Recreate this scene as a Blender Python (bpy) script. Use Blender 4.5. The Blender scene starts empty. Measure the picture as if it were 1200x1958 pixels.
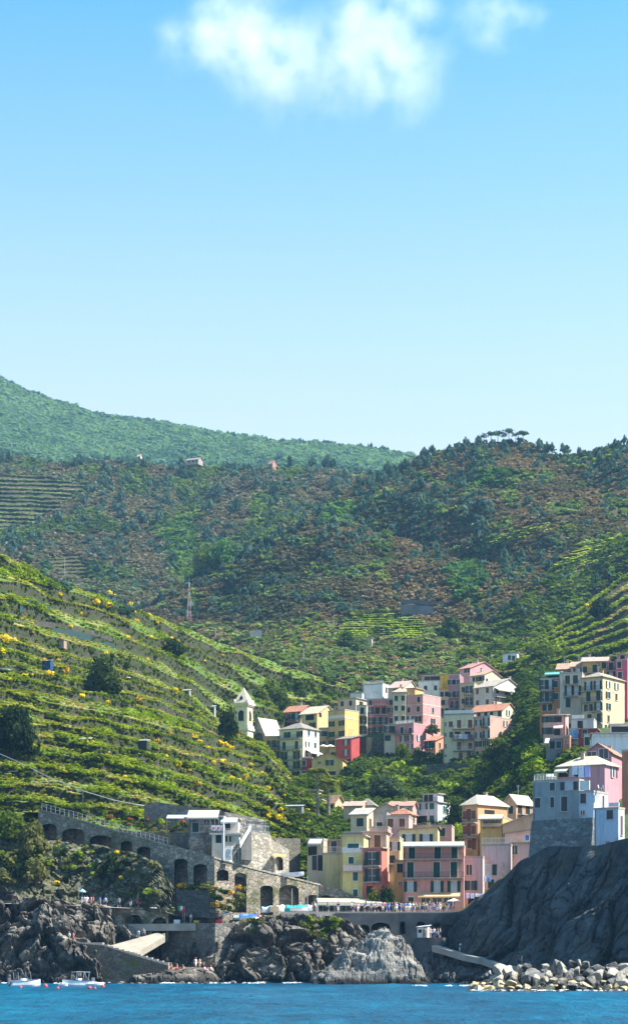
import bpy, bmesh, math, random
import numpy as np
from mathutils import Vector, Matrix, noise as mn
from mathutils.bvhtree import BVHTree

S = bpy.context.scene
COL = S.collection
R = math.radians
F, HOR, CZ = 4000.0, 1845.0, 3.0        # focal length and horizon in photo pixels, eye height in metres
rng = random.Random(11)


def P(px, py, Y):
    return Vector(((px - 600) * Y / F, Y, CZ + (HOR - py) * Y / F))


# ------------------------------------------------------------------ objects
def tag(o, label=None, cat=None, group=None, kind=None):
    if label: o['label'] = label
    if cat: o['category'] = cat
    if group: o['group'] = group
    if kind: o['kind'] = kind
    return o


def empty(name, loc=(0, 0, 0), rz=0.0):
    o = bpy.data.objects.new(name, None)
    o.empty_display_size = 0.5
    o.location = loc
    o.rotation_euler = (0, 0, rz)
    COL.objects.link(o)
    return o


def link(name, me, parent=None, loc=(0, 0, 0), rz=0.0):
    o = bpy.data.objects.new(name, me)
    o.location = loc
    o.rotation_euler = (0, 0, rz)
    COL.objects.link(o)
    if parent is not None:
        o.parent = parent
    return o


class MB:
    """collects shapes and links them as one mesh"""
    def __init__(self):
        self.v, self.f, self.m = [], [], []
        self.mi = 0

    def add(self, vs, fs):
        n = len(self.v)
        self.v += [tuple(p) for p in vs]
        self.f += [tuple(i + n for i in f) for f in fs]
        self.m += [self.mi] * len(fs)

    def hexa(self, p):
        self.add(p, [(3, 2, 1, 0), (4, 5, 6, 7), (0, 1, 5, 4), (1, 2, 6, 5), (2, 3, 7, 6), (3, 0, 4, 7)])

    def box(self, x0, x1, y0, y1, z0, z1):
        self.hexa([(x0, y0, z0), (x1, y0, z0), (x1, y1, z0), (x0, y1, z0),
                   (x0, y0, z1), (x1, y0, z1), (x1, y1, z1), (x0, y1, z1)])

    def slab(self, quad, t):
        """quad of 4 points (ccw from above) thickened downwards by t"""
        q = [Vector(p) for p in quad]
        lo = [p - Vector((0, 0, t)) for p in q]
        self.hexa(lo + q)

    def tube(self, a, b, r0, r1=None, n=6, caps=True):
        r1 = r0 if r1 is None else r1
        a, b = Vector(a), Vector(b)
        d = (b - a)
        if d.length < 1e-6: return
        d.normalize()
        u = d.orthogonal().normalized()
        w = d.cross(u)
        vs = []
        for c, r in ((a, r0), (b, r1)):
            for i in range(n):
                t = 2 * math.pi * i / n
                vs.append(c + (u * math.cos(t) + w * math.sin(t)) * r)
        fs = [(i, (i + 1) % n, n + (i + 1) % n, n + i) for i in range(n)]
        if caps:
            fs += [tuple(range(n - 1, -1, -1)), tuple(range(n, 2 * n))]
        self.add(vs, fs)

    def lathe(self, prof, n=12, c=(0, 0, 0)):
        vs = []
        for r, z in prof:
            for i in range(n):
                t = 2 * math.pi * i / n
                vs.append((c[0] + r * math.cos(t), c[1] + r * math.sin(t), c[2] + z))
        fs = []
        for k in range(len(prof) - 1):
            for i in range(n):
                j = (i + 1) % n
                fs.append((k * n + i, k * n + j, (k + 1) * n + j, (k + 1) * n + i))
        self.add(vs, fs)

    def mesh(self, name, mats, smooth=False):
        me = bpy.data.meshes.new(name)
        me.from_pydata(self.v, [], self.f)
        for m in (mats if isinstance(mats, (list, tuple)) else [mats]):
            me.materials.append(m)
        if any(self.m):
            me.polygons.foreach_set('material_index', self.m)
        if smooth:
            me.polygons.foreach_set('use_smooth', [True] * len(me.polygons))
        me.update()
        return me

    def build(self, name, mats, parent=None, loc=(0, 0, 0), rz=0.0, smooth=False):
        return link(name, self.mesh(name, mats, smooth), parent, loc, rz)


# ---------------------------------------------------------------- materials
def new_mat(name):
    m = bpy.data.materials.new(name)
    m.use_nodes = True
    nt = m.node_tree
    b = nt.nodes['Principled BSDF']
    b.inputs['Roughness'].default_value = 0.85
    if 'Specular IOR Level' in b.inputs:
        b.inputs['Specular IOR Level'].default_value = 0.25
    return m, nt, b


def nnode(nt, t, **kw):
    n = nt.nodes.new(t)
    for k, v in kw.items():
        setattr(n, k, v)
    return n


def pos(nt, scale=(1, 1, 1)):
    g = nnode(nt, 'ShaderNodeNewGeometry')
    mp = nnode(nt, 'ShaderNodeMapping')
    mp.inputs['Scale'].default_value = scale
    nt.links.new(g.outputs['Position'], mp.inputs['Vector'])
    return mp.outputs['Vector']


def noise(nt, vec, scale, detail=4, rough=0.55):
    n = nnode(nt, 'ShaderNodeTexNoise')
    n.inputs['Scale'].default_value = scale
    n.inputs['Detail'].default_value = detail
    n.inputs['Roughness'].default_value = rough
    nt.links.new(vec, n.inputs['Vector'])
    return n.outputs['Fac']


def ramp(nt, fac, stops):
    r = nnode(nt, 'ShaderNodeValToRGB')
    el = r.color_ramp.elements
    while len(el) < len(stops):
        el.new(0.5)
    for e, (p, c) in zip(el, stops):
        e.position = p
        e.color = (c[0], c[1], c[2], 1)
    nt.links.new(fac, r.inputs['Fac'])
    return r.outputs['Color']


def mixc(nt, fac, a, b, mode='MIX'):
    m = nnode(nt, 'ShaderNodeMix', data_type='RGBA', blend_type=mode)
    for sock, v in ((m.inputs[0], fac), (m.inputs[6], a), (m.inputs[7], b)):
        if isinstance(v, (int, float)): sock.default_value = v
        elif isinstance(v, tuple): sock.default_value = (*v[:3], 1)
        else: nt.links.new(v, sock)
    return m.outputs[2]


def math_n(nt, op, a, b=0.0, clamp=False):
    m = nnode(nt, 'ShaderNodeMath', operation=op, use_clamp=clamp)
    for sock, v in ((m.inputs[0], a), (m.inputs[1], b)):
        if isinstance(v, (int, float)): sock.default_value = v
        else: nt.links.new(v, sock)
    return m.outputs[0]


def bump(nt, b, h, strength, dist):
    n = nnode(nt, 'ShaderNodeBump')
    n.inputs['Strength'].default_value = strength
    n.inputs['Distance'].default_value = dist
    nt.links.new(h, n.inputs['Height'])
    nt.links.new(n.outputs['Normal'], b.inputs['Normal'])


CACHE = {}


def plain(name, c, rough=0.7, metal=0.0, var=0.12, vs=1.5):
    key = ('plain', name)
    if key in CACHE: return CACHE[key]
    m, nt, b = new_mat(name)
    n = noise(nt, pos(nt), vs, 3)
    lo = tuple(x * (1 - var) for x in c); hi = tuple(min(1, x * (1 + var)) for x in c)
    nt.links.new(ramp(nt, n, [(0.3, lo), (0.7, hi)]), b.inputs['Base Color'])
    b.inputs['Roughness'].default_value = rough
    b.inputs['Metallic'].default_value = metal
    CACHE[key] = m
    return m


def wall_mat(c):
    key = ('wall',) + tuple(round(x, 3) for x in c)
    if key in CACHE: return CACHE[key]
    m, nt, b = new_mat('painted_plaster')
    blot = noise(nt, pos(nt), 0.35, 5, 0.6)
    streak = noise(nt, pos(nt, (2.2, 2.2, 0.18)), 1.0, 4, 0.6)
    fine = noise(nt, pos(nt), 3.0, 3)
    if c[0] > c[2] * 1.02: c = (c[0] * .97, c[1] * .92, c[2] * .84)
    else: c = tuple(x * .9 for x in c)
    mx_ = max(c); c = tuple(x * .93 + .07 * mx_ * .78 for x in c) if min(c) < mx_ * .55 and mx_ > .3 else c
    dark = tuple(x * 0.62 + 0.008 for x in c)
    pale = tuple(min(0.85, x * 1.05 + 0.02) for x in c)
    c1 = ramp(nt, blot, [(0.28, dark), (0.45, c), (0.62, c), (0.8, pale)])
    c2 = mixc(nt, math_n(nt, 'MULTIPLY', ramp(nt, streak, [(0.5, (0, 0, 0)), (0.7, (1, 1, 1))]), 0.6), c1,
              tuple(x * 0.55 + 0.02 for x in c))
    c3 = mixc(nt, 0.25, c2, ramp(nt, fine, [(0.3, (0.75, 0.75, 0.75)), (0.7, (1.1, 1.1, 1.1))]), 'MULTIPLY')
    nt.links.new(c3, b.inputs['Base Color'])
    b.inputs['Roughness'].default_value = 0.92
    bump(nt, b, fine, 0.25, 0.05)
    CACHE[key] = m
    return m


def tile_mat(c, name='roof_tiles'):
    key = ('tile',) + tuple(round(x, 3) for x in c)
    if key in CACHE: return CACHE[key]
    m, nt, b = new_mat(name)
    tc = nnode(nt, 'ShaderNodeTexCoord')
    w = nnode(nt, 'ShaderNodeTexWave', wave_type='BANDS', bands_direction='X')
    w.inputs['Scale'].default_value = 1.4
    w.inputs['Distortion'].default_value = 0.6
    nt.links.new(tc.outputs['Object'], w.inputs['Vector'])
    n = noise(nt, pos(nt), 1.3, 5, 0.65)
    base = ramp(nt, n, [(0.25, tuple(x * 0.55 for x in c)), (0.5, c), (0.8, tuple(min(.85, x * 1.25) for x in c))])
    nt.links.new(base, b.inputs['Base Color'])
    bump(nt, b, w.outputs['Fac'], 0.7, 0.08)
    CACHE[key] = m
    return m


def stone_mat(name, c, sc=1.1, mortar=0.55, moss=0.0):
    if ('st', name) in CACHE: return CACHE[('st', name)]
    m, nt, b = new_mat(name)
    v = nnode(nt, 'ShaderNodeTexVoronoi', feature='DISTANCE_TO_EDGE')
    v.inputs['Scale'].default_value = sc
    pv = pos(nt, (1, 1, 1.5))
    dn = nnode(nt, 'ShaderNodeTexNoise'); dn.inputs['Scale'].default_value = 1.5
    nt.links.new(pv, dn.inputs['Vector'])
    ad = nnode(nt, 'ShaderNodeVectorMath', operation='ADD')
    nt.links.new(pv, ad.inputs[0]); nt.links.new(dn.outputs['Color'], ad.inputs[1])
    nt.links.new(ad.outputs[0], v.inputs['Vector'])
    v2 = nnode(nt, 'ShaderNodeTexVoronoi'); v2.inputs['Scale'].default_value = sc
    nt.links.new(ad.outputs[0], v2.inputs['Vector'])
    sep = nnode(nt, 'ShaderNodeSeparateColor'); nt.links.new(v2.outputs['Color'], sep.inputs[0])
    st = ramp(nt, sep.outputs[0], [(0.0, tuple(x * 0.55 for x in c)), (0.5, c), (1.0, tuple(min(.8, x * 1.5) for x in c))])
    big = noise(nt, pos(nt), 0.12, 5, 0.65)
    st = mixc(nt, ramp(nt, big, [(0.35, (0.0,) * 3), (0.65, (0.8,) * 3)]), st, tuple(x * 0.6 for x in c))
    edge = ramp(nt, v.outputs['Distance'], [(0.0, (0, 0, 0)), (0.09, (1, 1, 1))])
    col = mixc(nt, edge, tuple(x * mortar for x in c), st)
    if moss:
        mo = noise(nt, pos(nt), 0.3, 5, 0.7)
        col = mixc(nt, ramp(nt, mo, [(0.5, (0, 0, 0)), (0.62, (moss,) * 3)]), col, (0.06, 0.08, 0.02))
    nt.links.new(col, b.inputs['Base Color'])
    bump(nt, b, edge, 0.8, 0.12)
    CACHE[('st', name)] = m
    return m


def rock_mat(name, lo, mid, hi, wet=True, sc=0.5, tint=None, strata=0.0):
    m, nt, b = new_mat(name)
    p = pos(nt)
    if strata:
        mp = nnode(nt, 'ShaderNodeMapping')
        mp.inputs['Rotation'].default_value = (0.1, R(-24), 0.2)
        mp.inputs['Scale'].default_value = (0.3, 0.3, 1.6)
        nt.links.new(p, mp.inputs['Vector']); pl = mp.outputs['Vector']
    else:
        pl = p
    n1 = noise(nt, pl, sc, 8, 0.68)
    n2 = noise(nt, p, sc * 6, 6, 0.7)
    col = ramp(nt, n1, [(0.3, lo), (0.48, mid), (0.66, hi)])
    col = mixc(nt, 0.5, col, ramp(nt, n2, [(0.3, (0.55,) * 3), (0.7, (1.25,) * 3)]), 'MULTIPLY')
    if tint:
        t = noise(nt, p, 0.22, 4)
        col = mixc(nt, ramp(nt, t, [(0.5, (0, 0, 0)), (0.68, (0.75,) * 3)]), col, tint)
    if wet:
        sp = nnode(nt, 'ShaderNodeSeparateXYZ'); nt.links.new(p, sp.inputs[0])
        h = math_n(nt, 'ADD', sp.outputs['Z'], math_n(nt, 'MULTIPLY', noise(nt, p, 0.5, 3), 1.6))
        wf = ramp(nt, math_n(nt, 'MULTIPLY', h, 0.33, True), [(0.42, (1, 1, 1)), (0.75, (0, 0, 0))])
        col = mixc(nt, wf, col, (0.018, 0.016, 0.014))
        b.inputs['Roughness'].default_value = 0.8
    nt.links.new(col, b.inputs['Base Color'])
    bump(nt, b, n2, 1.0, 0.35)
    return m


def leaf_mat(name, cols, sc=0.25, trans=0.35, fine=2.2, pscale=(1, 1, 1), fa=0.8):
    m = bpy.data.materials.new(name)
    m.use_nodes = True
    nt = m.node_tree
    nt.nodes.clear()
    out = nnode(nt, 'ShaderNodeOutputMaterial')
    oi = nnode(nt, 'ShaderNodeObjectInfo')
    p = pos(nt, pscale)
    f = math_n(nt, 'ADD', noise(nt, p, sc, 3), math_n(nt, 'MULTIPLY', math_n(nt, 'SUBTRACT', noise(nt, p, fine, 2), 0.5), fa))
    f = math_n(nt, 'ADD', f, math_n(nt, 'MULTIPLY', math_n(nt, 'SUBTRACT', oi.outputs['Random'], 0.5), 0.3))
    k = len(cols)
    col = ramp(nt, f, [(0.24 + 0.52 * i / max(1, k - 1), c) for i, c in enumerate(cols)])
    d = nnode(nt, 'ShaderNodeBsdfDiffuse'); t = nnode(nt, 'ShaderNodeBsdfTranslucent')
    nt.links.new(col, d.inputs['Color'])
    tcol = mixc(nt, 1.0, col, (1.25, 1.2, 0.5), 'MULTIPLY')
    nt.links.new(tcol, t.inputs['Color'])
    mx = nnode(nt, 'ShaderNodeMixShader'); mx.inputs[0].default_value = trans
    nt.links.new(d.outputs[0], mx.inputs[1]); nt.links.new(t.outputs[0], mx.inputs[2])
    nt.links.new(mx.outputs[0], out.inputs['Surface'])
    return m


# ------------------------------------------------------------ leaf clumps
def blob(nf, seed, leaf=0.24, flat=0.75, lobes=5, zbase=0.0, core=True):
    """leafy clump of about unit radius: nf leaf faces around a few lobes; returns verts (4*nf,3)"""
    r = np.random.default_rng(seed)
    lc = r.normal(size=(lobes, 3)); lc /= np.linalg.norm(lc, axis=1)[:, None]
    lc *= r.uniform(0.25, 0.55, size=(lobes, 1)); lc[:, 2] = np.abs(lc[:, 2]) * 0.9
    lr = r.uniform(0.42, 0.68, size=lobes)
    k = r.integers(0, lobes, nf)
    d = r.normal(size=(nf, 3)); d /= np.linalg.norm(d, axis=1)[:, None]
    rad = lr[k] * r.uniform(0.6, 1.05, nf) ** 0.6
    c = lc[k] + d * rad[:, None]
    n = d + r.normal(scale=0.45, size=(nf, 3)); n /= np.linalg.norm(n, axis=1)[:, None]
    a = np.cross(n, r.normal(size=(nf, 3))); a /= np.linalg.norm(a, axis=1)[:, None]
    bb = np.cross(n, a)
    s = leaf * r.uniform(0.6, 1.35, nf)[:, None]
    a = a * s; bb = bb * s * r.uniform(0.5, 0.9, nf)[:, None]
    V = np.stack([c - a - bb, c + a - bb, c + a * 0.8 + bb, c - a * 0.7 + bb * 1.1], 1).reshape(-1, 3)
    V[:, 2] *= flat
    V[:, 2] += zbase + 0.3
    return V


def quads_mesh(name, V, mats, mi=None):
    V = np.ascontiguousarray(V, dtype=np.float32)
    nv = len(V); nf = nv // 4
    me = bpy.data.meshes.new(name)
    me.vertices.add(nv); me.vertices.foreach_set('co', V.ravel())
    me.loops.add(nv); me.loops.foreach_set('vertex_index', np.arange(nv, dtype=np.int32))
    me.polygons.add(nf); me.polygons.foreach_set('loop_start', np.arange(0, nv, 4, dtype=np.int32))
    for m in (mats if isinstance(mats, (list, tuple)) else [mats]):
        me.materials.append(m)
    if mi is not None:
        me.polygons.foreach_set('material_index', np.asarray(mi, dtype=np.int32))
    me.update(calc_edges=True)
    return me


def scatter(temps, pts, sizes, squash=None, seed=3, up=None):
    """merge copies of clump templates at pts"""
    r = np.random.default_rng(seed)
    out = []
    pts = np.asarray(pts, dtype=np.float64)
    for i in range(len(pts)):
        T = temps[r.integers(0, len(temps))]
        a = r.uniform(0, 2 * math.pi); ca, sa = math.cos(a), math.sin(a)
        s = sizes[i]
        sq = 1.0 if squash is None else squash
        V = np.empty_like(T)
        V[:, 0] = (T[:, 0] * ca - T[:, 1] * sa) * s
        V[:, 1] = (T[:, 0] * sa + T[:, 1] * ca) * s
        V[:, 2] = T[:, 2] * s * sq
        V += pts[i]
        out.append(V)
    return np.concatenate(out) if out else np.zeros((0, 3))


# ------------------------------------------------------------ terrain sheets
class Sheet:
    def __init__(self, cols):
        self.x = np.array([c[0] for c in cols], float)
        self.py = np.array([[k[0] for k in c[1]] for c in cols], float)
        self.Y = np.array([[k[1] for k in c[1]] for c in cols], float)
        self.Z = CZ + (HOR - self.py) * self.Y / F
        self.n = self.py.shape[1]

    def YZ(self, px, ty, tz=None):
        tz = ty if tz is None else tz
        i = int(np.searchsorted(self.x, px) - 1); i = max(0, min(len(self.x) - 2, i))
        u = (px - self.x[i]) / (self.x[i + 1] - self.x[i]); u = max(0.0, min(1.0, u))
        us = u * u * (3 - 2 * u) * 0.5 + u * 0.5

        def ev(A, t):
            t = max(0.0, min(0.99999, t)) * (self.n - 1)
            k = int(t); w = t - k
            a = A[i, k] * (1 - w) + A[i, k + 1] * w
            b = A[i + 1, k] * (1 - w) + A[i + 1, k + 1] * w
            return a * (1 - us) + b * us
        return ev(self.Y, ty), ev(self.Z, tz)

    def at(self, px, ty, tz=None):
        Y, Z = self.YZ(px, ty, tz)
        return Vector(((px - 600) * Y / F, Y, Z))


def grid_faces(nu, nv):
    return [(i * nv + j, (i + 1) * nv + j, (i + 1) * nv + j + 1, i * nv + j + 1) for i in range(nu - 1) for j in range(nv - 1)]


TERR = []        # (verts, faces) of every terrain sheet, for placing things on the ground


def grid_obj(name, V, nu, nv, mat, smooth=True, register=True):
    fs = grid_faces(nu, nv)
    me = bpy.data.meshes.new(name)
    me.from_pydata([tuple(v) for v in V], [], fs)
    me.materials.append(mat)
    if smooth:
        me.polygons.foreach_set('use_smooth', [True] * len(me.polygons))
    me.update()
    o = link(name, me)
    if register:
        TERR.append((V, fs))
    return o


def hill(name, sheet, px0, px1, nu, nv, mat, amp, scale, back=(60, -30), amp_top=None, octaves=5, seed=0.0, fold=None):
    V = []
    for i in range(nu):
        px = px0 + (px1 - px0) * i / (nu - 1)
        for j in range(nv):
            t = j / (nv - 1)
            p = sheet.at(px, t)
            q = p / scale + Vector((seed, seed * 0.7, 0))
            h = mn.fractal(q, 0.9, 2.1, octaves) * amp
            if fold: h += fold[0] * (abs(mn.noise(Vector(((p.x + p.z * fold[2]) / fold[1], p.y / 900 + seed, p.z / 400)))) * 2 - .5) * min(1, max(0, (t - fold[3]) * 3.5))
            k = 1.0
            if amp_top is not None and t > 0.8:
                k = 1 - (1 - amp_top) * (t - 0.8) / 0.2
            p = p + Vector((0, -0.75, 0.65)) * h * k
            V.append(p)
        for b in (0.5, 1.0):
            p = sheet.at(px, 1.0)
            V.append(p + Vector((0, back[0] * b, back[1] * b * b)))
    return grid_obj(name, V, nu, nv + 2, mat)


def terrace_row(sheet, NT, px, k, f):
    """point of terrace k at fraction f (0 wall foot, .42 wall head, 1 end of the tread)"""
    def wob(kk):
        return 0.34 * mn.noise(Vector((px / 85.0, kk * 2.3, 5.1))) + 0.09 * mn.noise(Vector((px / 22.0, kk * 4.1, 1.7)))
    hf = 0.47 + 0.14 * mn.noise(Vector((px / 40.0, k * 3.7, 9.2)))
    if f <= 0.42:
        u = f / 0.42
        tz, ty = k + hf * u, k + 0.05 * u
    else:
        u = (f - 0.42) / 0.58
        tz, ty = k + hf + (1 - hf) * u, k + 0.05 + 0.95 * u
    kk = k if f < 0.999 else k + 1
    w0, w1 = wob(k), wob(k + 1)
    w = w0 + (w1 - w0) * (f if f > 0.42 else 0.0)
    if f <= 0.42: w = w0
    if k == 0: w *= min(1, f)
    if k == NT - 1: w *= 1 - f
    return sheet.at(px, (ty + w) / NT, (tz + w) / NT)


def terraces(name, sheet, px0, px1, nu, NT, mat, amp, back=(60, -25)):
    fr = (0.0, 0.22, 0.42, 0.56, 0.8)
    V = []
    nv = NT * len(fr) + 1 + 2
    for i in range(nu):
        px = px0 + (px1 - px0) * i / (nu - 1)
        for k in range(NT):
            for f in fr:
                p = terrace_row(sheet, NT, px, k, f)
                h = mn.fractal(p / 6.0, 0.9, 2.1, 4) * amp
                V.append(p + Vector((0, -0.6, 0.5)) * h)
        p = sheet.at(px, 1.0)
        V.append(p)
        for b in (0.5, 1.0):
            V.append(p + Vector((0, back[0] * b, back[1] * b * b)))
    return grid_obj(name, V, nu, nv, mat)
# =============================================================== camera, light, sky
cam = bpy.data.cameras.new('camera')
camo = bpy.data.objects.new('camera', cam)
COL.objects.link(camo)
camo.location = (0, 0, CZ)
camo.rotation_euler = (R(90), 0, 0)
cam.sensor_fit = 'AUTO'
cam.sensor_width = 36.0
cam.lens = 36.0 * F / 1958.0
cam.shift_y = (HOR - 979.0) / 1958.0
cam.clip_start = 0.5
cam.clip_end = 20000
S.camera = camo

SUN_AZ, SUN_EL = 99.0, 51.0      # degrees to the right of the view direction, height
sd = Vector((math.sin(R(SUN_AZ)) * math.cos(R(SUN_EL)), math.cos(R(SUN_AZ)) * math.cos(R(SUN_EL)), math.sin(R(SUN_EL))))
sl = bpy.data.lights.new('sun', 'SUN')
sl.energy = 5.0
sl.angle = R(0.5)
sl.color = (1.0, 0.95, 0.86)
so = bpy.data.objects.new('sun', sl)
COL.objects.link(so)
so.rotation_euler = sd.to_track_quat('Z', 'Y').to_euler()
so.location = (300, 0, 300)

w = bpy.data.worlds.new('World')
S.world = w
w.use_nodes = True
nt = w.node_tree
bg = nt.nodes['Background']
sky = nt.nodes.new('ShaderNodeTexSky')
sky.sky_type = 'NISHITA'
sky.sun_disc = False
sky.sun_elevation = R(SUN_EL)
sky.sun_rotation = R(SUN_AZ)
sky.air_density = 1.0
sky.dust_density = 1.0
sky.ozone_density = 2.5
hs = nt.nodes.new('ShaderNodeHueSaturation')
hs.inputs['Saturation'].default_value = 1.4
hs.inputs['Hue'].default_value = 0.478
nt.links.new(sky.outputs[0], hs.inputs['Color'])
mul = mixc(nt, 1.0, hs.outputs['Color'], (0.95, 1.05, 1.04), 'MULTIPLY')
# the sky pales towards the horizon
tc = nt.nodes.new('ShaderNodeTexCoord')
sp = nt.nodes.new('ShaderNodeSeparateXYZ')
nt.links.new(tc.outputs['Generated'], sp.inputs[0])
mul = mixc(nt, ramp(nt, sp.outputs['Z'], [(0.2, (.88,) * 3), (0.27, (.64,) * 3), (0.35, (.3,) * 3), (0.45, (0,) * 3)]), mul, (3.8, 3.9, 4.3))
nt.links.new(mul, bg.inputs['Color'])
bg.inputs['Strength'].default_value = 0.1

S.view_settings.view_transform = 'Standard'
S.view_settings.look = 'None'
S.view_settings.exposure = 1.33
S.view_settings.gamma = 1.0
S.cycles.use_denoising = True
S.cycles.max_bounces = 6
S.cycles.diffuse_bounces = 3
S.cycles.glossy_bounces = 2
S.cycles.transmission_bounces = 3
S.cycles.volume_bounces = 1
S.cycles.transparent_max_bounces = 8
S.cycles.caustics_reflective = False
S.cycles.caustics_refractive = False

# =============================================================== setting materials
def ground_mat(name, cols, dry, wall, walln=(0.45, 0.62), sc=0.05):
    m, nt, b = new_mat(name)
    p = pos(nt)
    n1 = noise(nt, p, sc, 6, 0.65)
    n2 = noise(nt, p, sc * 9, 5, 0.7)
    f = math_n(nt, 'ADD', math_n(nt, 'MULTIPLY', n1, 0.6), math_n(nt, 'MULTIPLY', n2, 0.4))
    k = len(cols)
    col = ramp(nt, f, [(0.3 + 0.4 * i / (k - 1), c) for i, c in enumerate(cols)])
    if dry:
        d = noise(nt, pos(nt, (1, 1, 2.5)), sc * 1.7, 5, 0.7)
        col = mixc(nt, ramp(nt, d, [(0.54, (0, 0, 0)), (0.66, (0.85,) * 3)]), col, dry)
    if wall:
        g = nnode(nt, 'ShaderNodeNewGeometry')
        sp = nnode(nt, 'ShaderNodeSeparateXYZ'); nt.links.new(g.outputs['True Normal'], sp.inputs[0])
        wf = ramp(nt, sp.outputs['Z'], [(walln[0], (1, 1, 1)), (walln[1], (0, 0, 0))])
        v = nnode(nt, 'ShaderNodeTexVoronoi'); v.inputs['Scale'].default_value = 1.6
        nt.links.new(pos(nt, (1, 1, 1.6)), v.inputs['Vector'])
        se = nnode(nt, 'ShaderNodeSeparateColor'); nt.links.new(v.outputs['Color'], se.inputs[0])
        st = ramp(nt, se.outputs[0], [(0, tuple(x * .5 for x in wall)), (1, tuple(x * 1.5 for x in wall))])
        st = mixc(nt, ramp(nt, n2, [(0.40, (0, 0, 0)), (0.52, (0.9,) * 3)]), st, (0.032, 0.045, 0.012))
        col = mixc(nt, wf, col, st)
    nt.links.new(col, b.inputs['Base Color'])
    b.inputs['Roughness'].default_value = 1.0
    bump(nt, b, n2, 1.0, 0.6)
    return m


M_hillA = ground_mat('terraced_soil', [(0.035, 0.06, 0.015), (0.07, 0.13, 0.02), (0.14, 0.2, 0.035)], (0.30, 0.24, 0.09), (0.048, 0.042, 0.032), sc=0.045)  # wall stone darkened to paint the shade bands below the treads
M_hillR = ground_mat('terraced_soil_green', [(0.08, 0.12, 0.03), (0.16, 0.23, 0.045), (0.28, 0.32, 0.07)], (0.32, 0.27, 0.1), (0.06, 0.055, 0.045), sc=0.05)
M_hillC = ground_mat('heath_soil', [(0.025, 0.035, 0.015), (0.05, 0.04, 0.022), (0.06, 0.042, 0.024), (0.045, 0.055, 0.02)], None, None, sc=0.02)
M_hillD = ground_mat('heath_soil_far', [(0.025, 0.04, 0.018), (0.045, 0.04, 0.025), (0.055, 0.045, 0.028), (0.04, 0.06, 0.025)], None, None, sc=0.015)
M_hillE = ground_mat('forest_floor', [(0.06, 0.125, 0.075), (0.09, 0.17, 0.095)], None, None, sc=0.01)  # paled like the far leaves, distance haze put into the colour
M_village = ground_mat('village_soil', [(0.03, 0.045, 0.015), (0.06, 0.09, 0.02), (0.11, 0.10, 0.05)], None, (0.14, 0.12, 0.10), (0.3, 0.5), sc=0.06)

# =============================================================== terrain
SH_A = Sheet([
    (-320, [(1560, 382), (1440, 398), (1330, 430), (1230, 470), (960, 545)]),
    (0, [(1590, 380), (1440, 404), (1330, 440), (1220, 480), (1060, 545)]),
    (50, [(1588, 379), (1445, 406), (1335, 445), (1235, 490), (1082, 552)]),
    (100, [(1588, 378), (1450, 410), (1345, 452), (1250, 500), (1112, 565)]),
    (180, [(1600, 377), (1465, 412), (1360, 462), (1270, 520), (1135, 585)]),
    (240, [(1612, 375), (1475, 416), (1375, 472), (1290, 540), (1155, 605)]),
    (300, [(1628, 377), (1490, 420), (1390, 485), (1310, 560), (1180, 625)]),
    (350, [(1642, 375), (1505, 428), (1405, 500), (1335, 580), (1200, 645)]),
    (430, [(1662, 372), (1530, 440), (1422, 530), (1392, 602), (1232, 675)]),
    (500, [(1680, 377), (1560, 450), (1440, 545), (1425, 610), (1258, 695)]),
    (560, [(1700, 378), (1590, 450), (1500, 550), (1482, 622), (1280, 705)]),
    (640, [(1716, 380), (1615, 445), (1515, 560), (1450, 645), (1302, 720)]),
    (720, [(1724, 382), (1625, 455), (1510, 570), (1410, 675), (1335, 740)]),
    (780, [(1730, 390), (1640, 465), (1530, 580), (1430, 690), (1380, 760)])])
NTA = 17
terrA = terraces('left_hillside', SH_A, -300, 760, 460, NTA, M_hillA, 0.5, back=(70, -35))
tag(terrA, kind='structure')

SH_B = Sheet([
    (540, [(1772, 352), (1744, 368), (1640, 430), (1560, 500), (1510, 570), (1450, 650), (1340, 745)]),
    (700, [(1772, 352), (1744, 370), (1600, 425), (1545, 500), (1490, 572), (1405, 640), (1322, 745)]),
    (800, [(1772, 352), (1744, 370), (1595, 428), (1546, 500), (1490, 566), (1350, 680), (1290, 760)]),
    (870, [(1765, 352), (1742, 368), (1600, 425), (1540, 500), (1484, 560), (1352, 662), (1282, 760)]),
    (920, [(1735, 350), (1710, 366), (1600, 420), (1530, 500), (1468, 558), (1350, 650), (1278, 760)]),
    (960, [(1690, 349), (1672, 370), (1590, 420), (1500, 490), (1432, 560), (1350, 640), (1274, 750)]),
    (1020, [(1655, 346), (1632, 380), (1568, 420), (1480, 470), (1425, 500), (1340, 580), (1272, 700)]),
    (1100, [(1632, 338), (1610, 365), (1550, 400), (1458, 440), (1428, 465), (1352, 520), (1272, 680)]),
    (1200, [(1615, 330), (1590, 355), (1510, 400), (1450, 430), (1418, 470), (1338, 540), (1270, 680)]),
    (1440, [(1600, 318), (1570, 350), (1480, 400), (1420, 430), (1380, 470), (1310, 540), (1245, 680)])])
terrB = hill('village_slope', SH_B, 545, 1430, 180, 110, M_village, 1.2, 14, back=(60, 8))
tag(terrB, kind='structure')

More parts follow.
